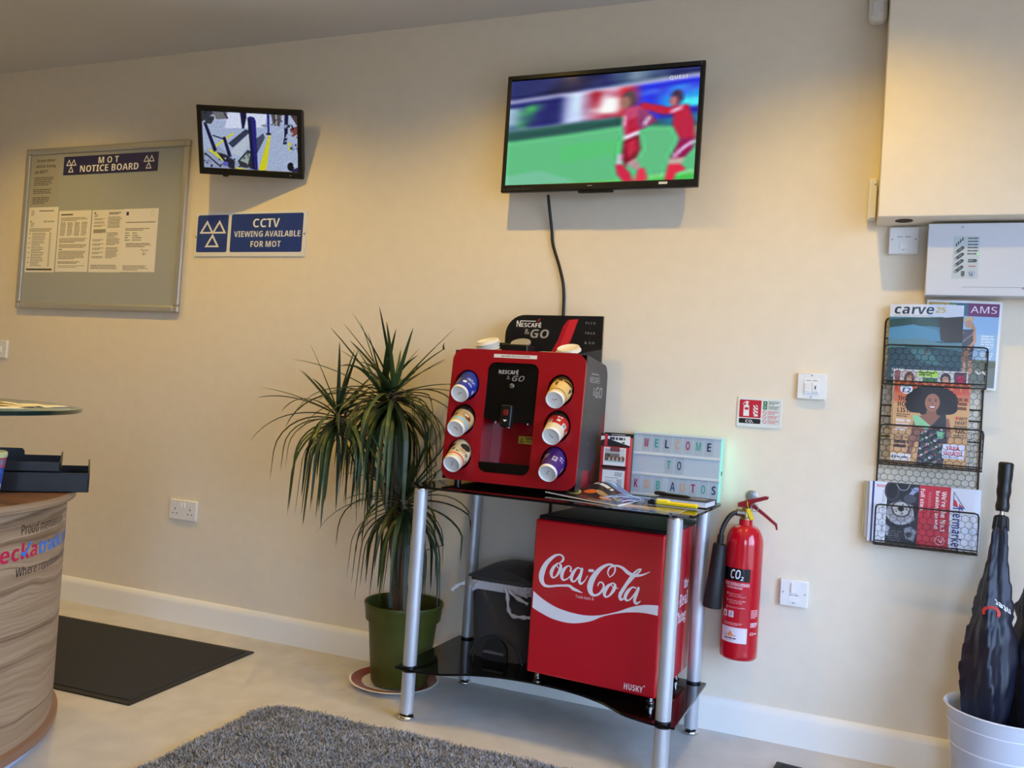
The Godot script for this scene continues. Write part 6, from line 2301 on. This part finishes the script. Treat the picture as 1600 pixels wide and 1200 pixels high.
	p.text("SMART", 176, 120, 34, 11, rgb(44, 28, 22))
	p.text("WOMEN", 174, 134, 36, 11, rgb(44, 28, 22))
	p.text("FAIL", 180, 148, 26, 11, rgb(44, 28, 22))
	p.lines(174, 164, 32, 2, 6, rgb(90, 60, 40), 0.5, 6)
	p.rect(146, 196, 62, 46, rgb(214, 218, 236))
	p.text("YARA", 156, 202, 38, 13, rgb(206, 40, 60))
	p.text("SHAHIDI", 150, 219, 52, 13, rgb(206, 40, 60))
	p.lines(150, 236, 50, 1, 5, rgb(120, 124, 150), 0.5, 7)
	p.rect(2, 238, 56, 22, rgb(226, 222, 218))
	p.text("H", 5, 243, 11, 11, rgb(20, 20, 22))
	p.lines(20, 246, 34, 1, 9, rgb(130, 130, 136), 0.6, 9)
	standing_magazine("monthly_magazine", "orange magazine with a laughing curly-haired woman on the cover", p, 0.135, 0.348, 0.955, 1.213, 0.046, 0.005, 0.012, -0.008)
	# trade newspapers on their side
	for k in 2:
		p = Print.new(self, 320, 190, 1.0, rgb(220, 220, 222))
		p.rect(0, 0, 10, 190, rgb(206, 200, 150) if k == 0 else rgb(200, 204, 214))
		p.lines(14, 20, 290, 18, 8, rgb(190, 190, 194), 0.4, k)
		standing_magazine("spare_newspaper", ["pale newspaper with a yellowed edge rearmost in the bottom pocket", "white newspaper between two others in the bottom pocket"][k], p, 0.066 + k * 0.006, 0.382 + k * 0.006, 0.708 + 0.002 * k, 0.888, 0.014 + 0.008 * k, 0.004, 0.004, 0.0)
	p = Print.new(self, 316, 190, 3.0, rgb(222, 226, 234))
	p.rect(8, 0, 6, 190, rgb(40, 56, 130))
	p.text("INSIDE", 20, 9, 28, 8, rgb(206, 60, 90))
	for k in 3:
		p.lines(38, 26 + k * 50, 10, 8, 5, rgb(140, 146, 160), 0.4, k)
	var dk := rgb(34, 34, 40)
	p.rect(52, 0, 92, 190, dk)
	p.oval(66, 26, 22, 32, rgb(60, 62, 70))
	p.oval(66, 26, 16, 25, dk)
	p.line(spline([Vector2(78, 4), Vector2(90, 20), Vector2(108, 18), Vector2(116, 2)], 5), 2.5, rgb(150, 156, 166))
	p.poly([Vector2(112, 36), Vector2(128, 10), Vector2(140, 8), Vector2(142, 16), Vector2(126, 34), Vector2(116, 44)], rgb(150, 160, 196))
	p.line([Vector2(120, 14), Vector2(140, 22)], 4, rgb(110, 120, 160))
	p.oval(118, 46, 18, 14, rgb(70, 72, 84))
	p.poly([Vector2(56, 70), Vector2(90, 52), Vector2(128, 66), Vector2(134, 110), Vector2(120, 124), Vector2(60, 116)], rgb(130, 132, 140))
	p.oval(92, 94, 40, 36, rgb(176, 176, 182))
	p.oval(92, 88, 36, 31, rgb(150, 150, 156))
	p.oval(94, 80, 28, 26, rgb(66, 66, 70))
	p.oval(94, 80, 24, 22, rgb(190, 188, 186))
	p.oval(94, 80, 9, 8, rgb(24, 24, 26))
	for k in 5:
		p.oval(94 + cos(k * 1.257) * 16, 80 + sin(k * 1.257) * 14, 2.4, 2.2, rgb(40, 40, 44))
	p.poly([Vector2(52, 130), Vector2(66, 140), Vector2(60, 168), Vector2(52, 164)], rgb(170, 172, 182))
	p.poly([Vector2(104, 140), Vector2(124, 132), Vector2(142, 146), Vector2(134, 178), Vector2(112, 172)], rgb(130, 134, 146))
	p.oval(120, 158, 9, 9, rgb(60, 62, 70))
	p.lines(60, 150, 40, 5, 7, rgb(90, 90, 98), 0.5, 12)
	p.rect(144, 0, 88, 190, rgb(196, 34, 54))
	p.lines(170, 20, 8, 12, 6, rgb(222, 130, 140), 0.4, 14)
	p.text("We're the No.1", 222, 14, 122, 15, wh, "sans_bold", 0.0, PI / 2)
	p.text("braking brand", 202, 14, 116, 15, wh, "sans_bold", 0.0, PI / 2)
	p.text("full stop.", 160, 10, 72, 16, wh, "sans_bold", 0.0, PI / 2)
	p.oval(208, 166, 14, 14, wh)
	p.oval(208, 166, 12.6, 12.6, rgb(196, 34, 54))
	p.line([Vector2(200, 160), Vector2(212, 172), Vector2(216, 160)], 1.6, wh)
	p.rect(232, 0, 84, 190, rgb(220, 226, 240))
	p.poly([Vector2(240, 10), Vector2(240, 56), Vector2(274, 62)], rgb(46, 50, 110))
	p.poly([Vector2(242, 16), Vector2(242, 54), Vector2(268, 58)], rgb(220, 226, 240))
	p.poly([Vector2(242, 34), Vector2(242, 54), Vector2(254, 56), Vector2(250, 42)], rgb(206, 40, 54))
	p.poly([Vector2(256, 46), Vector2(257, 56), Vector2(268, 58)], rgb(206, 40, 54))
	p.text("ftermarket", 268, 58, 132, 28, rgb(36, 52, 130), "sans_bold", 0.0, PI / 2)
	p.lines(236, 110, 4, 20, 3.5, rgb(150, 160, 190), 0.4, 16)
	standing_magazine("trade_newspaper", "red and white trade newspaper standing sideways in the bottom pocket", p, 0.082, 0.396, 0.7, 0.891, 0.034, 0.007, 0.008, 0.0)

func umbrella(label: String, foot: Vector3, top: Vector3, seed_: int, r_max: float, with_mark: bool, turn: float):
	var o := thing("umbrella", label, "umbrella", foot, 0.0, "umbrellas in the white bucket")
	var y := (top - foot).normalized()
	var x := y.cross(Vector3.BACK).normalized().rotated(y, turn)
	o.basis = Basis(x, y, x.cross(y))
	var L := foot.distance_to(top)
	var navy := mat(rgb(15, 20, 38), 0.45)
	var nz := FastNoiseLite.new()
	nz.seed = seed_
	nz.frequency = 1.4
	# furled canopy: spiral pleats that swell in the middle; local y up, the handle at the top
	var y0 := 0.06
	var y1 := L - 0.175
	var b := MB.new()
	var NA := 56
	var NY := 44
	var f := func(i: int, j: int) -> Vector3:
		var v := float(j) / NY
		var a := TAU * i / NA
		var env := lerpf(0.26, 1.0, smoothstep(0.0, 0.4, v)) * lerpf(1.0, 0.36, smoothstep(0.42, 1.0, v)) * (1.0 - 0.5 * smoothstep(0.965, 1.0, v))
		var tw := a * 4.0 + v * 7.0 + seed_
		var saw := absf(fposmod(tw / TAU, 1.0) - 0.35) / 0.65
		var bump := nz.get_noise_3d(cos(a) * 1.2, v * 5.0, sin(a) * 1.2)
		var knot := 1.0 + 0.3 * exp(-pow((v - 0.7) / 0.035, 2.0)) * maxf(0.0, cos(a - 2.6)) - 0.13 * exp(-pow((v - 0.635) / 0.02, 2.0))
		var r := r_max * env * (0.72 + 0.38 * saw + 0.12 * bump) * knot
		return Vector3(r * sin(a), lerpf(y0, y1, v), r * cos(a))
	for j in NY:
		for i in NA:
			var ps := [f.call(i, j), f.call(i + 1, j), f.call(i + 1, j + 1), f.call(i, j + 1)]
			var ns := []
			for q in [[i, j], [i + 1, j], [i + 1, j + 1], [i, j + 1]]:
				var du: Vector3 = f.call(q[0] + 1, q[1]) - f.call(q[0] - 1, q[1])
				var dv: Vector3 = f.call(q[0], mini(q[1] + 1, NY)) - f.call(q[0], maxi(q[1] - 1, 0))
				ns.append(du.cross(dv).normalized())
			b.squad(ps, ns, [Vector2.ZERO, Vector2.ZERO, Vector2.ZERO, Vector2.ZERO])
	part(o, "canopy", b, navy)
	b = MB.new()
	b.tube([Vector3(0, 0.0, 0), Vector3(0, 0.03, 0), Vector3(0, y0 + 0.01, 0)], [0.003, 0.005, 0.006], 12)
	part(o, "ferrule", b, M.black)
	b = MB.new()
	b.lathe([Vector2(0.016, y1 - 0.012), Vector2(0.0185, y1), Vector2(0.018, y1 + 0.02), Vector2(0.012, y1 + 0.022), Vector2(0.008, y1 + 0.024)], 20)
	part(o, "runner", b, M.black_matte)
	for k in 8:
		var a := TAU * k / 8
		b = MB.new()
		b.cyl(Vector3(sin(a) * 0.0175, y1 + 0.016, cos(a) * 0.0175), Vector3(sin(a) * 0.02, y1 - 0.02, cos(a) * 0.02), 0.0025, 6)
		part(o, "rib_end", b, M.black)
	b = MB.new()
	b.cyl(Vector3(0, y1 + 0.02, 0), Vector3(0, y1 + 0.05, 0), 0.006, 12)
	part(o, "shaft", b, M.steel)
	# moulded grip with finger waves
	var pr := [Vector2(0.0, y1 + 0.034), Vector2(0.016, y1 + 0.034)]
	for k in 22:
		var t := k / 21.0
		pr.append(Vector2(0.0165 + 0.0035 * t + 0.0018 * sin(t * 19.0) * (1.0 - t), y1 + 0.036 + t * (L - y1 - 0.04)))
	pr.append(Vector2(0.017, L))
	pr.append(Vector2(0.0, L + 0.001))
	b = MB.new()
	b.lathe(pr, 24)
	part(o, "grip", b, mat(rgb(16, 16, 17), 0.38))
	if with_mark:
		# printed mark on the fabric: a red broken ring and white letters
		var vm := 0.685
		var face_a := 0.08
		var where := func(da: float, dv: float) -> Array:
			var i := (face_a + da) / TAU * NA
			var j := (vm + dv) * NY
			var i0 := floori(i)
			var j0 := floori(j)
			var A: Vector3 = f.call(i0, j0).lerp(f.call(i0 + 1, j0), i - i0)
			var B: Vector3 = f.call(i0, j0 + 1).lerp(f.call(i0 + 1, j0 + 1), i - i0)
			var q := A.lerp(B, j - j0)
			var n := Vector3(q.x, 0, q.z).normalized()
			return [q + n * 0.0022, n]
		var rm := mat(rgb(206, 48, 40), 0.5)
		b = MB.new()
		for k in 12:
			var t0 := -0.5 + 4.1 * k / 12.0
			var t1 := -0.5 + 4.1 * (k + 1) / 12.0
			var q := func(t: float, rr: float): return where.call(-0.28 + cos(t) * rr * 0.55, -0.024 + sin(t) * rr * 0.026)
			var c := [q.call(t0, 0.62), q.call(t0, 1.0), q.call(t1, 1.0), q.call(t1, 0.62)]
			var nrm: Vector3 = c[0][1]
			if (c[1][0] - c[0][0]).cross(c[2][0] - c[0][0]).dot(nrm) > 0:
				b.squad([c[0][0], c[1][0], c[2][0], c[3][0]], [nrm, nrm, nrm, nrm], [Vector2.ZERO, Vector2.ZERO, Vector2.ZERO, Vector2.ZERO])
			else:
				b.squad([c[3][0], c[2][0], c[1][0], c[0][0]], [nrm, nrm, nrm, nrm], [Vector2.ZERO, Vector2.ZERO, Vector2.ZERO, Vector2.ZERO])
		part(o, "red_mark", b, rm).set_meta("label", "printed red ring mark")
		lettering(o, "ntec", func(u, v): return where.call(0.75 - u * 0.95 + 0.1 * v, 0.0 + u * 0.03 - v * 0.022), M.print_white)
	return o

func umbrella_bucket():
	var c := Vector3(0.452, 0.0, 0.265)
	var o := thing("umbrella_bucket", "translucent white plastic bucket holding the umbrellas", "bucket", c)
	var m := mat(Color(0.86, 0.88, 0.93, 0.8), 0.25)
	m.transparency = BaseMaterial3D.TRANSPARENCY_ALPHA
	var b := MB.new()
	b.lathe([Vector2(0.0, 0.0), Vector2(0.108, 0.0), Vector2(0.112, 0.004), Vector2(0.132, 0.2), Vector2(0.134, 0.202), Vector2(0.143, 0.292), Vector2(0.151, 0.3), Vector2(0.153, 0.304), Vector2(0.15, 0.307), Vector2(0.144, 0.303), Vector2(0.139, 0.285), Vector2(0.108, 0.004), Vector2(0.0, 0.003)], 56)
	part(o, "shell", b, m)
	for y in [0.2, 0.262]:
		b = MB.new()
		var r := lerpf(0.112, 0.143, (y - 0.004) / 0.288) + 0.0012
		b.lathe([Vector2(r, y - 0.003), Vector2(r + 0.0015, y), Vector2(r, y + 0.003)], 56)
		part(o, "moulded_ring", b, m)
	umbrella("dark navy umbrella with a red ring mark standing in the bucket", Vector3(0.39, 0.012, 0.285), Vector3(0.437, 0.985, 0.175), 3, 0.066, true, 0.0)
	umbrella("dark navy umbrella without a ring mark leaning in the bucket", Vector3(0.505, 0.012, 0.245), Vector3(0.548, 0.97, 0.13), 8, 0.066, false, 1.0)

func wood_texture() -> ImageTexture:
	var n := FastNoiseLite.new()
	n.seed = 3
	n.frequency = 0.006
	n.fractal_octaves = 4
	var fine := FastNoiseLite.new()
	fine.seed = 8
	fine.frequency = 0.03
	var im := Image.create(1536, 512, false, Image.FORMAT_RGB8)
	var g := Gradient.new()
	g.offsets = PackedFloat32Array([0.0, 0.3, 0.5, 0.7, 1.0])
	g.colors = PackedColorArray([rgb(84, 68, 54), rgb(146, 124, 102), rgb(188, 168, 144), rgb(164, 142, 118), rgb(208, 192, 168)])
	# noise is read on a cylinder, so that the grain closes without a seam; long streaks run round it and climb a little
	for y in 512:
		for x in 1536:
			var a := TAU * x / 1536.0
			var px := cos(a) * 120.0
			var pz := sin(a) * 120.0
			var wav := n.get_noise_3d(px * 0.9, y * 0.5, pz * 0.9) * 46.0
			var yy := y + wav
			var v := 0.52 + 0.62 * n.get_noise_3d(px * 0.22 + 300.0, yy * 4.6, pz * 0.22) + 0.2 * fine.get_noise_3d(px * 0.2, yy * 4.4, pz * 0.2)
			im.set_pixel(x, y, g.sample(clampf(v, 0, 1)))
	return ImageTexture.create_from_image(im)

func reception_counter():
	var c := Vector3(-2.63, 0.0, 1.54)
	var o := thing("reception_counter", "curved wood-effect reception counter with printed lettering", "counter", c)
	var wood := mat(rgb(230, 218, 204), 0.5)
	wood.albedo_texture = wood_texture()
	var R := 0.65
	var b := MB.new()
	b.lathe([Vector2(R - 0.012, 0.0), Vector2(R - 0.012, 0.1)], 96)
	part(o, "kick_board", b, mat(rgb(186, 196, 212), 0.4))
	b = MB.new()
	b.lathe([Vector2(R - 0.012, 0.028), Vector2(R + 0.014, 0.028), Vector2(R + 0.015, 0.032), Vector2(R + 0.015, 0.052), Vector2(R, 0.056)], 96)
	var brown := mat(rgb(140, 104, 80), 0.5)
	part(o, "plinth_trim", b, brown)
	b = MB.new()
	b.lathe([Vector2(R, 0.05), Vector2(R, 0.692)], 96)
	part(o, "curved_panel", b, wood)
	b = MB.new()
	b.lathe([Vector2(R - 0.01, 0.692), Vector2(R + 0.02, 0.692), Vector2(R + 0.022, 0.694), Vector2(R + 0.022, 0.714), Vector2(R + 0.02, 0.716)], 96)
	part(o, "top_edging", b, wood)
	b = MB.new()
	b.lathe([Vector2(R + 0.021, 0.7155), Vector2(0.0, 0.7165)], 96)
	var tw := mat(Color.WHITE, 0.4)
	tw.albedo_texture = M.get("wood_top", wood.albedo_texture)
	tw.albedo_color = rgb(206, 164, 132)
	tw.uv1_triplanar = true
	tw.uv1_scale = Vector3(1.2, 1.2, 1.2)
	part(o, "worktop", b, tw)
	# lettering round the front; angle grows to the right
	var bent := func(a0: float, wdt: float, yb: float, hh: float): return func(u, v):
		var a: float = deg_to_rad(a0) + u * wdt / R
		return [Vector3((R + 0.0008) * sin(a), yb + v * hh, (R + 0.0008) * cos(a)), Vector3(sin(a), 0, cos(a))]
	var ink := mat(rgb(44, 38, 36), 0.5)
	lettering(o, "Proud members of", bent.call(106.0, 0.245, 0.628, 0.03), ink, "sans")
	lettering(o, "Checka", bent.call(92.0, 0.235, 0.563, 0.044), mat(rgb(190, 30, 74), 0.5))
	lettering(o, "trade.com", bent.call(113.4, 0.31, 0.563, 0.042), mat(rgb(46, 120, 214), 0.5))
	lettering(o, "Where reputation matters", bent.call(105.0, 0.37, 0.512, 0.031), ink, "sans")
	var tick := bent.call(0.0, 1.0, 0.0, 1.0)
	b = MB.new()
	for s in [[107.0, 0.572, 109.6, 0.606]]:
		var a0 := deg_to_rad(s[0])
		var a1 := deg_to_rad(s[2])
		var rr := R + 0.0014
		var P := func(a: float, y: float): return Vector3(rr * sin(a), y, rr * cos(a))
		b.quad(P.call(a0, s[1]), P.call(a0 + 0.012, s[1] - 0.002), P.call(a1 + 0.012, s[3]), P.call(a1, s[3]))
		b.quad(P.call(a0 - 0.014, s[1] + 0.006), P.call(a0 + 0.012, s[1] - 0.004), P.call(a0 + 0.012, s[1] + 0.008), P.call(a0 - 0.006, s[1] + 0.012))
	part(o, "tick_mark", b, mat(rgb(46, 120, 214), 0.5))
	# posts and glass shelf
	for a in [0.3, 2.4, 4.5]:
		b = MB.new()
		b.cyl(Vector3(sin(a) * 0.3, 0.717, cos(a) * 0.3), Vector3(sin(a) * 0.3, 0.945, cos(a) * 0.3), 0.015, 18)
		part(o, "shelf_post", b, M.chrome)
	var gl := mat(Color(0.55, 0.7, 0.66, 0.35), 0.03)
	gl.transparency = BaseMaterial3D.TRANSPARENCY_ALPHA
	b = MB.new()
	b.lathe([Vector2(0.0, 0.946), Vector2(0.67, 0.946), Vector2(0.672, 0.948), Vector2(0.672, 0.958), Vector2(0.67, 0.96), Vector2(0.0, 0.96)], 96)
	part(o, "glass_shelf", b, gl)
	b = MB.new()
	b.lathe([Vector2(0.6722, 0.9475), Vector2(0.6722, 0.9585)], 96)
	part(o, "shelf_edge", b, mat(rgb(28, 44, 42), 0.15))
	# papers on the shelf
	var pc := 0
	for q in [[131.0, 0.56, 0.3], [118.0, 0.5, 0.9], [104.0, 0.52, 0.1], [142.0, 0.4, 1.2]]:
		var a := deg_to_rad(q[0])
		var pp := c + Vector3(sin(a) * q[1], 0.9605, cos(a) * q[1])
		var s := thing("shelf_leaflet", ["white leaflet at the rim of the glass counter shelf", "cream folded leaflet lying on the glass counter shelf", "white sheet on the glass shelf above the colourful tin", "white card on the glass shelf behind the other leaflets"][pc], "leaflet", pp, q[2])
		b = MB.new()
		for i in 8:
			var lift := func(k: int) -> float: return 0.0045 * absf(sin(k * 0.9 + pc))
			var xa := -0.085 + i * 0.02125
			b.quad(Vector3(xa, lift.call(i), 0.06), Vector3(xa + 0.02125, lift.call(i + 1), 0.06), Vector3(xa + 0.02125, lift.call(i + 1), -0.06), Vector3(xa, lift.call(i), -0.06))
		part(s, "sheet", b, mat([rgb(236, 232, 222), rgb(228, 214, 186), rgb(236, 234, 230), rgb(230, 226, 216)][pc], 0.6))
		part(s, "lower_sheet", bx(Vector3(0, -0.0001, 0), Vector3(0.165, 0.0006, 0.115)), M.paper)
		pc += 1
	# two black letter trays, one on the other
	for k in 2:
		var t := thing("letter_tray", ["lower black letter tray at the edge of the counter", "upper black letter tray stacked on another on the counter"][k], "letter tray", Vector3(-2.252 - 0.06 * k, 0.7175 + 0.0575 * k, 1.155 + 0.05 * k), 0.84, "black letter trays")
		var m := mat(rgb(7, 9, 14), 0.4)
		var w := 0.33
		var d := 0.235
		var fw: float = [0.056, 0.028][k]
		var bw: float = [0.056, 0.048][k]
		part(t, "floor", rbx(Vector3(0, 0.0025, 0), Vector3(w, 0.005, d), 0.002, 1), m)
		b = MB.new()
		b.prism(PackedVector2Array([Vector2(-w / 2, 0.002), Vector2(w / 2 - 0.012, 0.002), Vector2(w / 2 - 0.003, 0.006), Vector2(w / 2, 0.014), Vector2(w / 2, fw - 0.004), Vector2(w / 2 - 0.004, fw), Vector2(-w / 2, fw)]), d / 2 - 0.004, d / 2, 0.5)
		part(t, "front_wall", b, m)
		b = MB.new()
		b.prism(PackedVector2Array([Vector2(-w / 2, 0.002), Vector2(w / 2, 0.002), Vector2(w / 2, fw), Vector2(w / 2 - 0.105, fw), Vector2(w / 2 - 0.107, bw - 0.006), Vector2(w / 2 - 0.114, bw), Vector2(-w / 2, bw)]), -d / 2, -d / 2 + 0.004, 0.5)
		part(t, "back_wall", b, m)
		for s in [-1, 1]:
			b = MB.new()
			var rise: float = [0.076, 0.04][k] if s > 0 else fw
			b.x = Transform3D(Basis(Vector3.FORWARD, Vector3.UP, Vector3.RIGHT), Vector3(s * (w / 2 - 0.002), 0, 0))
			b.prism(PackedVector2Array([Vector2(-d / 2, 0.008), Vector2(-d / 2 + 0.006, 0.002), Vector2(d / 2, 0.002), Vector2(d / 2, rise), Vector2(d / 2 - 0.006, rise + 0.0005), Vector2(-d / 2 + 0.01, fw), Vector2(-d / 2, fw - 0.002)]), -0.002, 0.002, 0.5)
			part(t, "end_wall", b, m)
	# patterned tin
	var p := Print.new(self, 240, 110, 2.0, rgb(46, 74, 160))
	var r := RandomNumberGenerator.new()
	r.seed = 12
	for k in 90:
		p.oval(r.randf() * 240, 30 + r.randf() * 76, r.randf_range(3, 9), r.randf_range(2, 6), [rgb(206, 216, 226), rgb(60, 110, 180), rgb(196, 190, 60), rgb(34, 50, 110), rgb(150, 180, 190)][k % 5], r.randf() * 3)
	p.rect(0, 0, 240, 28, rgb(176, 60, 96))
	for k in 12:
		p.oval(10 + k * 20, 14, 6, 9, rgb(120, 130, 150))
	p.rect(0, 26, 240, 3, rgb(206, 80, 90))
	o = thing("patterned_tin", "colourful blue and pink patterned tin on the counter", "tin", Vector3(-2.122, 0.7172, 1.388))
	b = MB.new()
	b.lathe([Vector2(0.036, 0.006), Vector2(0.047, 0.112)], 36)
	part(o, "printed_wall", b, print_mat(p, 0.3))
	b = MB.new()
	b.lathe([Vector2(0.0, 0.0), Vector2(0.036, 0.0), Vector2(0.037, 0.006)], 36)
	part(o, "base", b, mat(rgb(190, 196, 150), 0.4))
	b = MB.new()
	b.lathe([Vector2(0.0475, 0.11), Vector2(0.049, 0.112), Vector2(0.049, 0.124), Vector2(0.045, 0.127), Vector2(0.0, 0.129)], 36)
	part(o, "lid", b, mat(rgb(196, 196, 140), 0.4))

func floor_mats():
	# thin black entrance mat with a rubber border
	var o := thing("entrance_mat", "flat black ribbed entrance mat beside the reception counter", "mat", Vector3(-2.72, 0, 0.535), 0.045)
	var rub := mat(rgb(30, 27, 25), 0.6)
	part(o, "rubber_border", rbx(Vector3(0, 0.003, 0), Vector3(1.2, 0.006, 0.665), 0.0025, 1), rub)
	var car := mat(Color.WHITE, 0.95)
	car.albedo_texture = noise_tex(0.35, rgb(26, 26, 28), rgb(58, 58, 60), 6, 256, 3)
	car.uv1_triplanar = true
	car.uv1_scale = Vector3(3, 3, 3)
	part(o, "pile", rbx(Vector3(0, 0.0065, 0), Vector3(1.15, 0.007, 0.615), 0.003, 1), car)
	# shaggy grey rug
	o = thing("shaggy_rug", "thick shaggy grey rug in the middle of the floor", "rug", Vector3(-1.05, 0, 1.49), 0.012)
	var w := 1.3
	var d := 1.75
	var b := MB.new()
	b.x = Transform3D(Basis(Vector3.RIGHT, Vector3.FORWARD, Vector3.UP), Vector3.ZERO)
	b.prism(MB.rr(w, d, 0.09, 8), 0.0, 0.014)
	part(o, "backing", b, mat(rgb(74, 70, 68), 0.95))
	var tuft := MB.new()
	for k in 3:
		var a := TAU * k / 3.0
		var s := Vector3(cos(a), 0, sin(a))
		var sd := Vector3(-s.z, 0, s.x) * 0.0014
		var p0 := s * 0.0012
		var p1 := p0 + s * 0.004 + Vector3(0, 0.009, 0)
		var p2 := p0 + s * 0.010 + Vector3(0, 0.0125, 0)
		tuft.quad(p0 - sd, p0 + sd, p1 + sd, p1 - sd)
		tuft.quad(p1 - sd, p1 + sd, p2 + sd * 0.6, p2 - sd * 0.6)
	var tm := tuft.mesh()
	var fur := mat(Color.WHITE, 0.9)
	fur.vertex_color_use_as_albedo = true
	tm.surface_set_material(0, fur)
	var mm := MultiMesh.new()
	mm.transform_format = MultiMesh.TRANSFORM_3D
	mm.use_colors = true
	mm.mesh = tm
	var n := 110000
	mm.instance_count = n
	var r := RandomNumberGenerator.new()
	r.seed = 5
	var nz := FastNoiseLite.new()
	nz.frequency = 6.0
	var i := 0
	while i < n:
		var px := r.randf_range(-w / 2 - 0.006, w / 2 + 0.006)
		var pz := r.randf_range(-d / 2 - 0.006, d / 2 + 0.006)
		if i > 50000 and pz > -0.15:
			pz = -d / 2 + r.randf() * 0.7
		var cx := absf(px) - (w / 2 - 0.09)
		var cz := absf(pz) - (d / 2 - 0.09)
		if cx > 0 and cz > 0 and Vector2(cx, cz).length() > 0.096:
			continue
		var e := nz.get_noise_2d(px, pz)
		var sc := r.randf_range(0.8, 1.35) * (1.0 + 0.35 * e)
		var bs := Basis(Vector3.UP, r.randf() * TAU) * Basis(Vector3.RIGHT, r.randf_range(-0.8, 0.8))
		mm.set_instance_transform(i, Transform3D(bs.scaled(Vector3(sc, sc, sc)), Vector3(px, 0.0125 if cx < -0.09 + 0.086 and cz < -0.09 + 0.086 else 0.006, pz)))
		var t := clampf(0.31 + 0.13 * r.randf_range(-1, 1) + 0.07 * e, 0.12, 0.7)
		mm.set_instance_color(i, Color(t * 0.93, t * 0.93, t * 0.98))
		i += 1
	var mi := MultiMeshInstance3D.new()
	mi.name = "pile"
	mi.multimesh = mm
	mi.set_meta("kind", "stuff")
	o.add_child(mi, true)
	# corner of another mat at the bottom of the view
	o = thing("small_mat", "dark grey mat on the floor near the umbrella bucket", "mat", Vector3(0.03, 0, 0.505), -0.12)
	part(o, "rubber_border", rbx(Vector3(0, 0.003, 0), Vector3(0.42, 0.006, 0.6), 0.0025, 1), rub)
	part(o, "pile", rbx(Vector3(0, 0.0065, 0), Vector3(0.38, 0.007, 0.56), 0.003, 1), car)
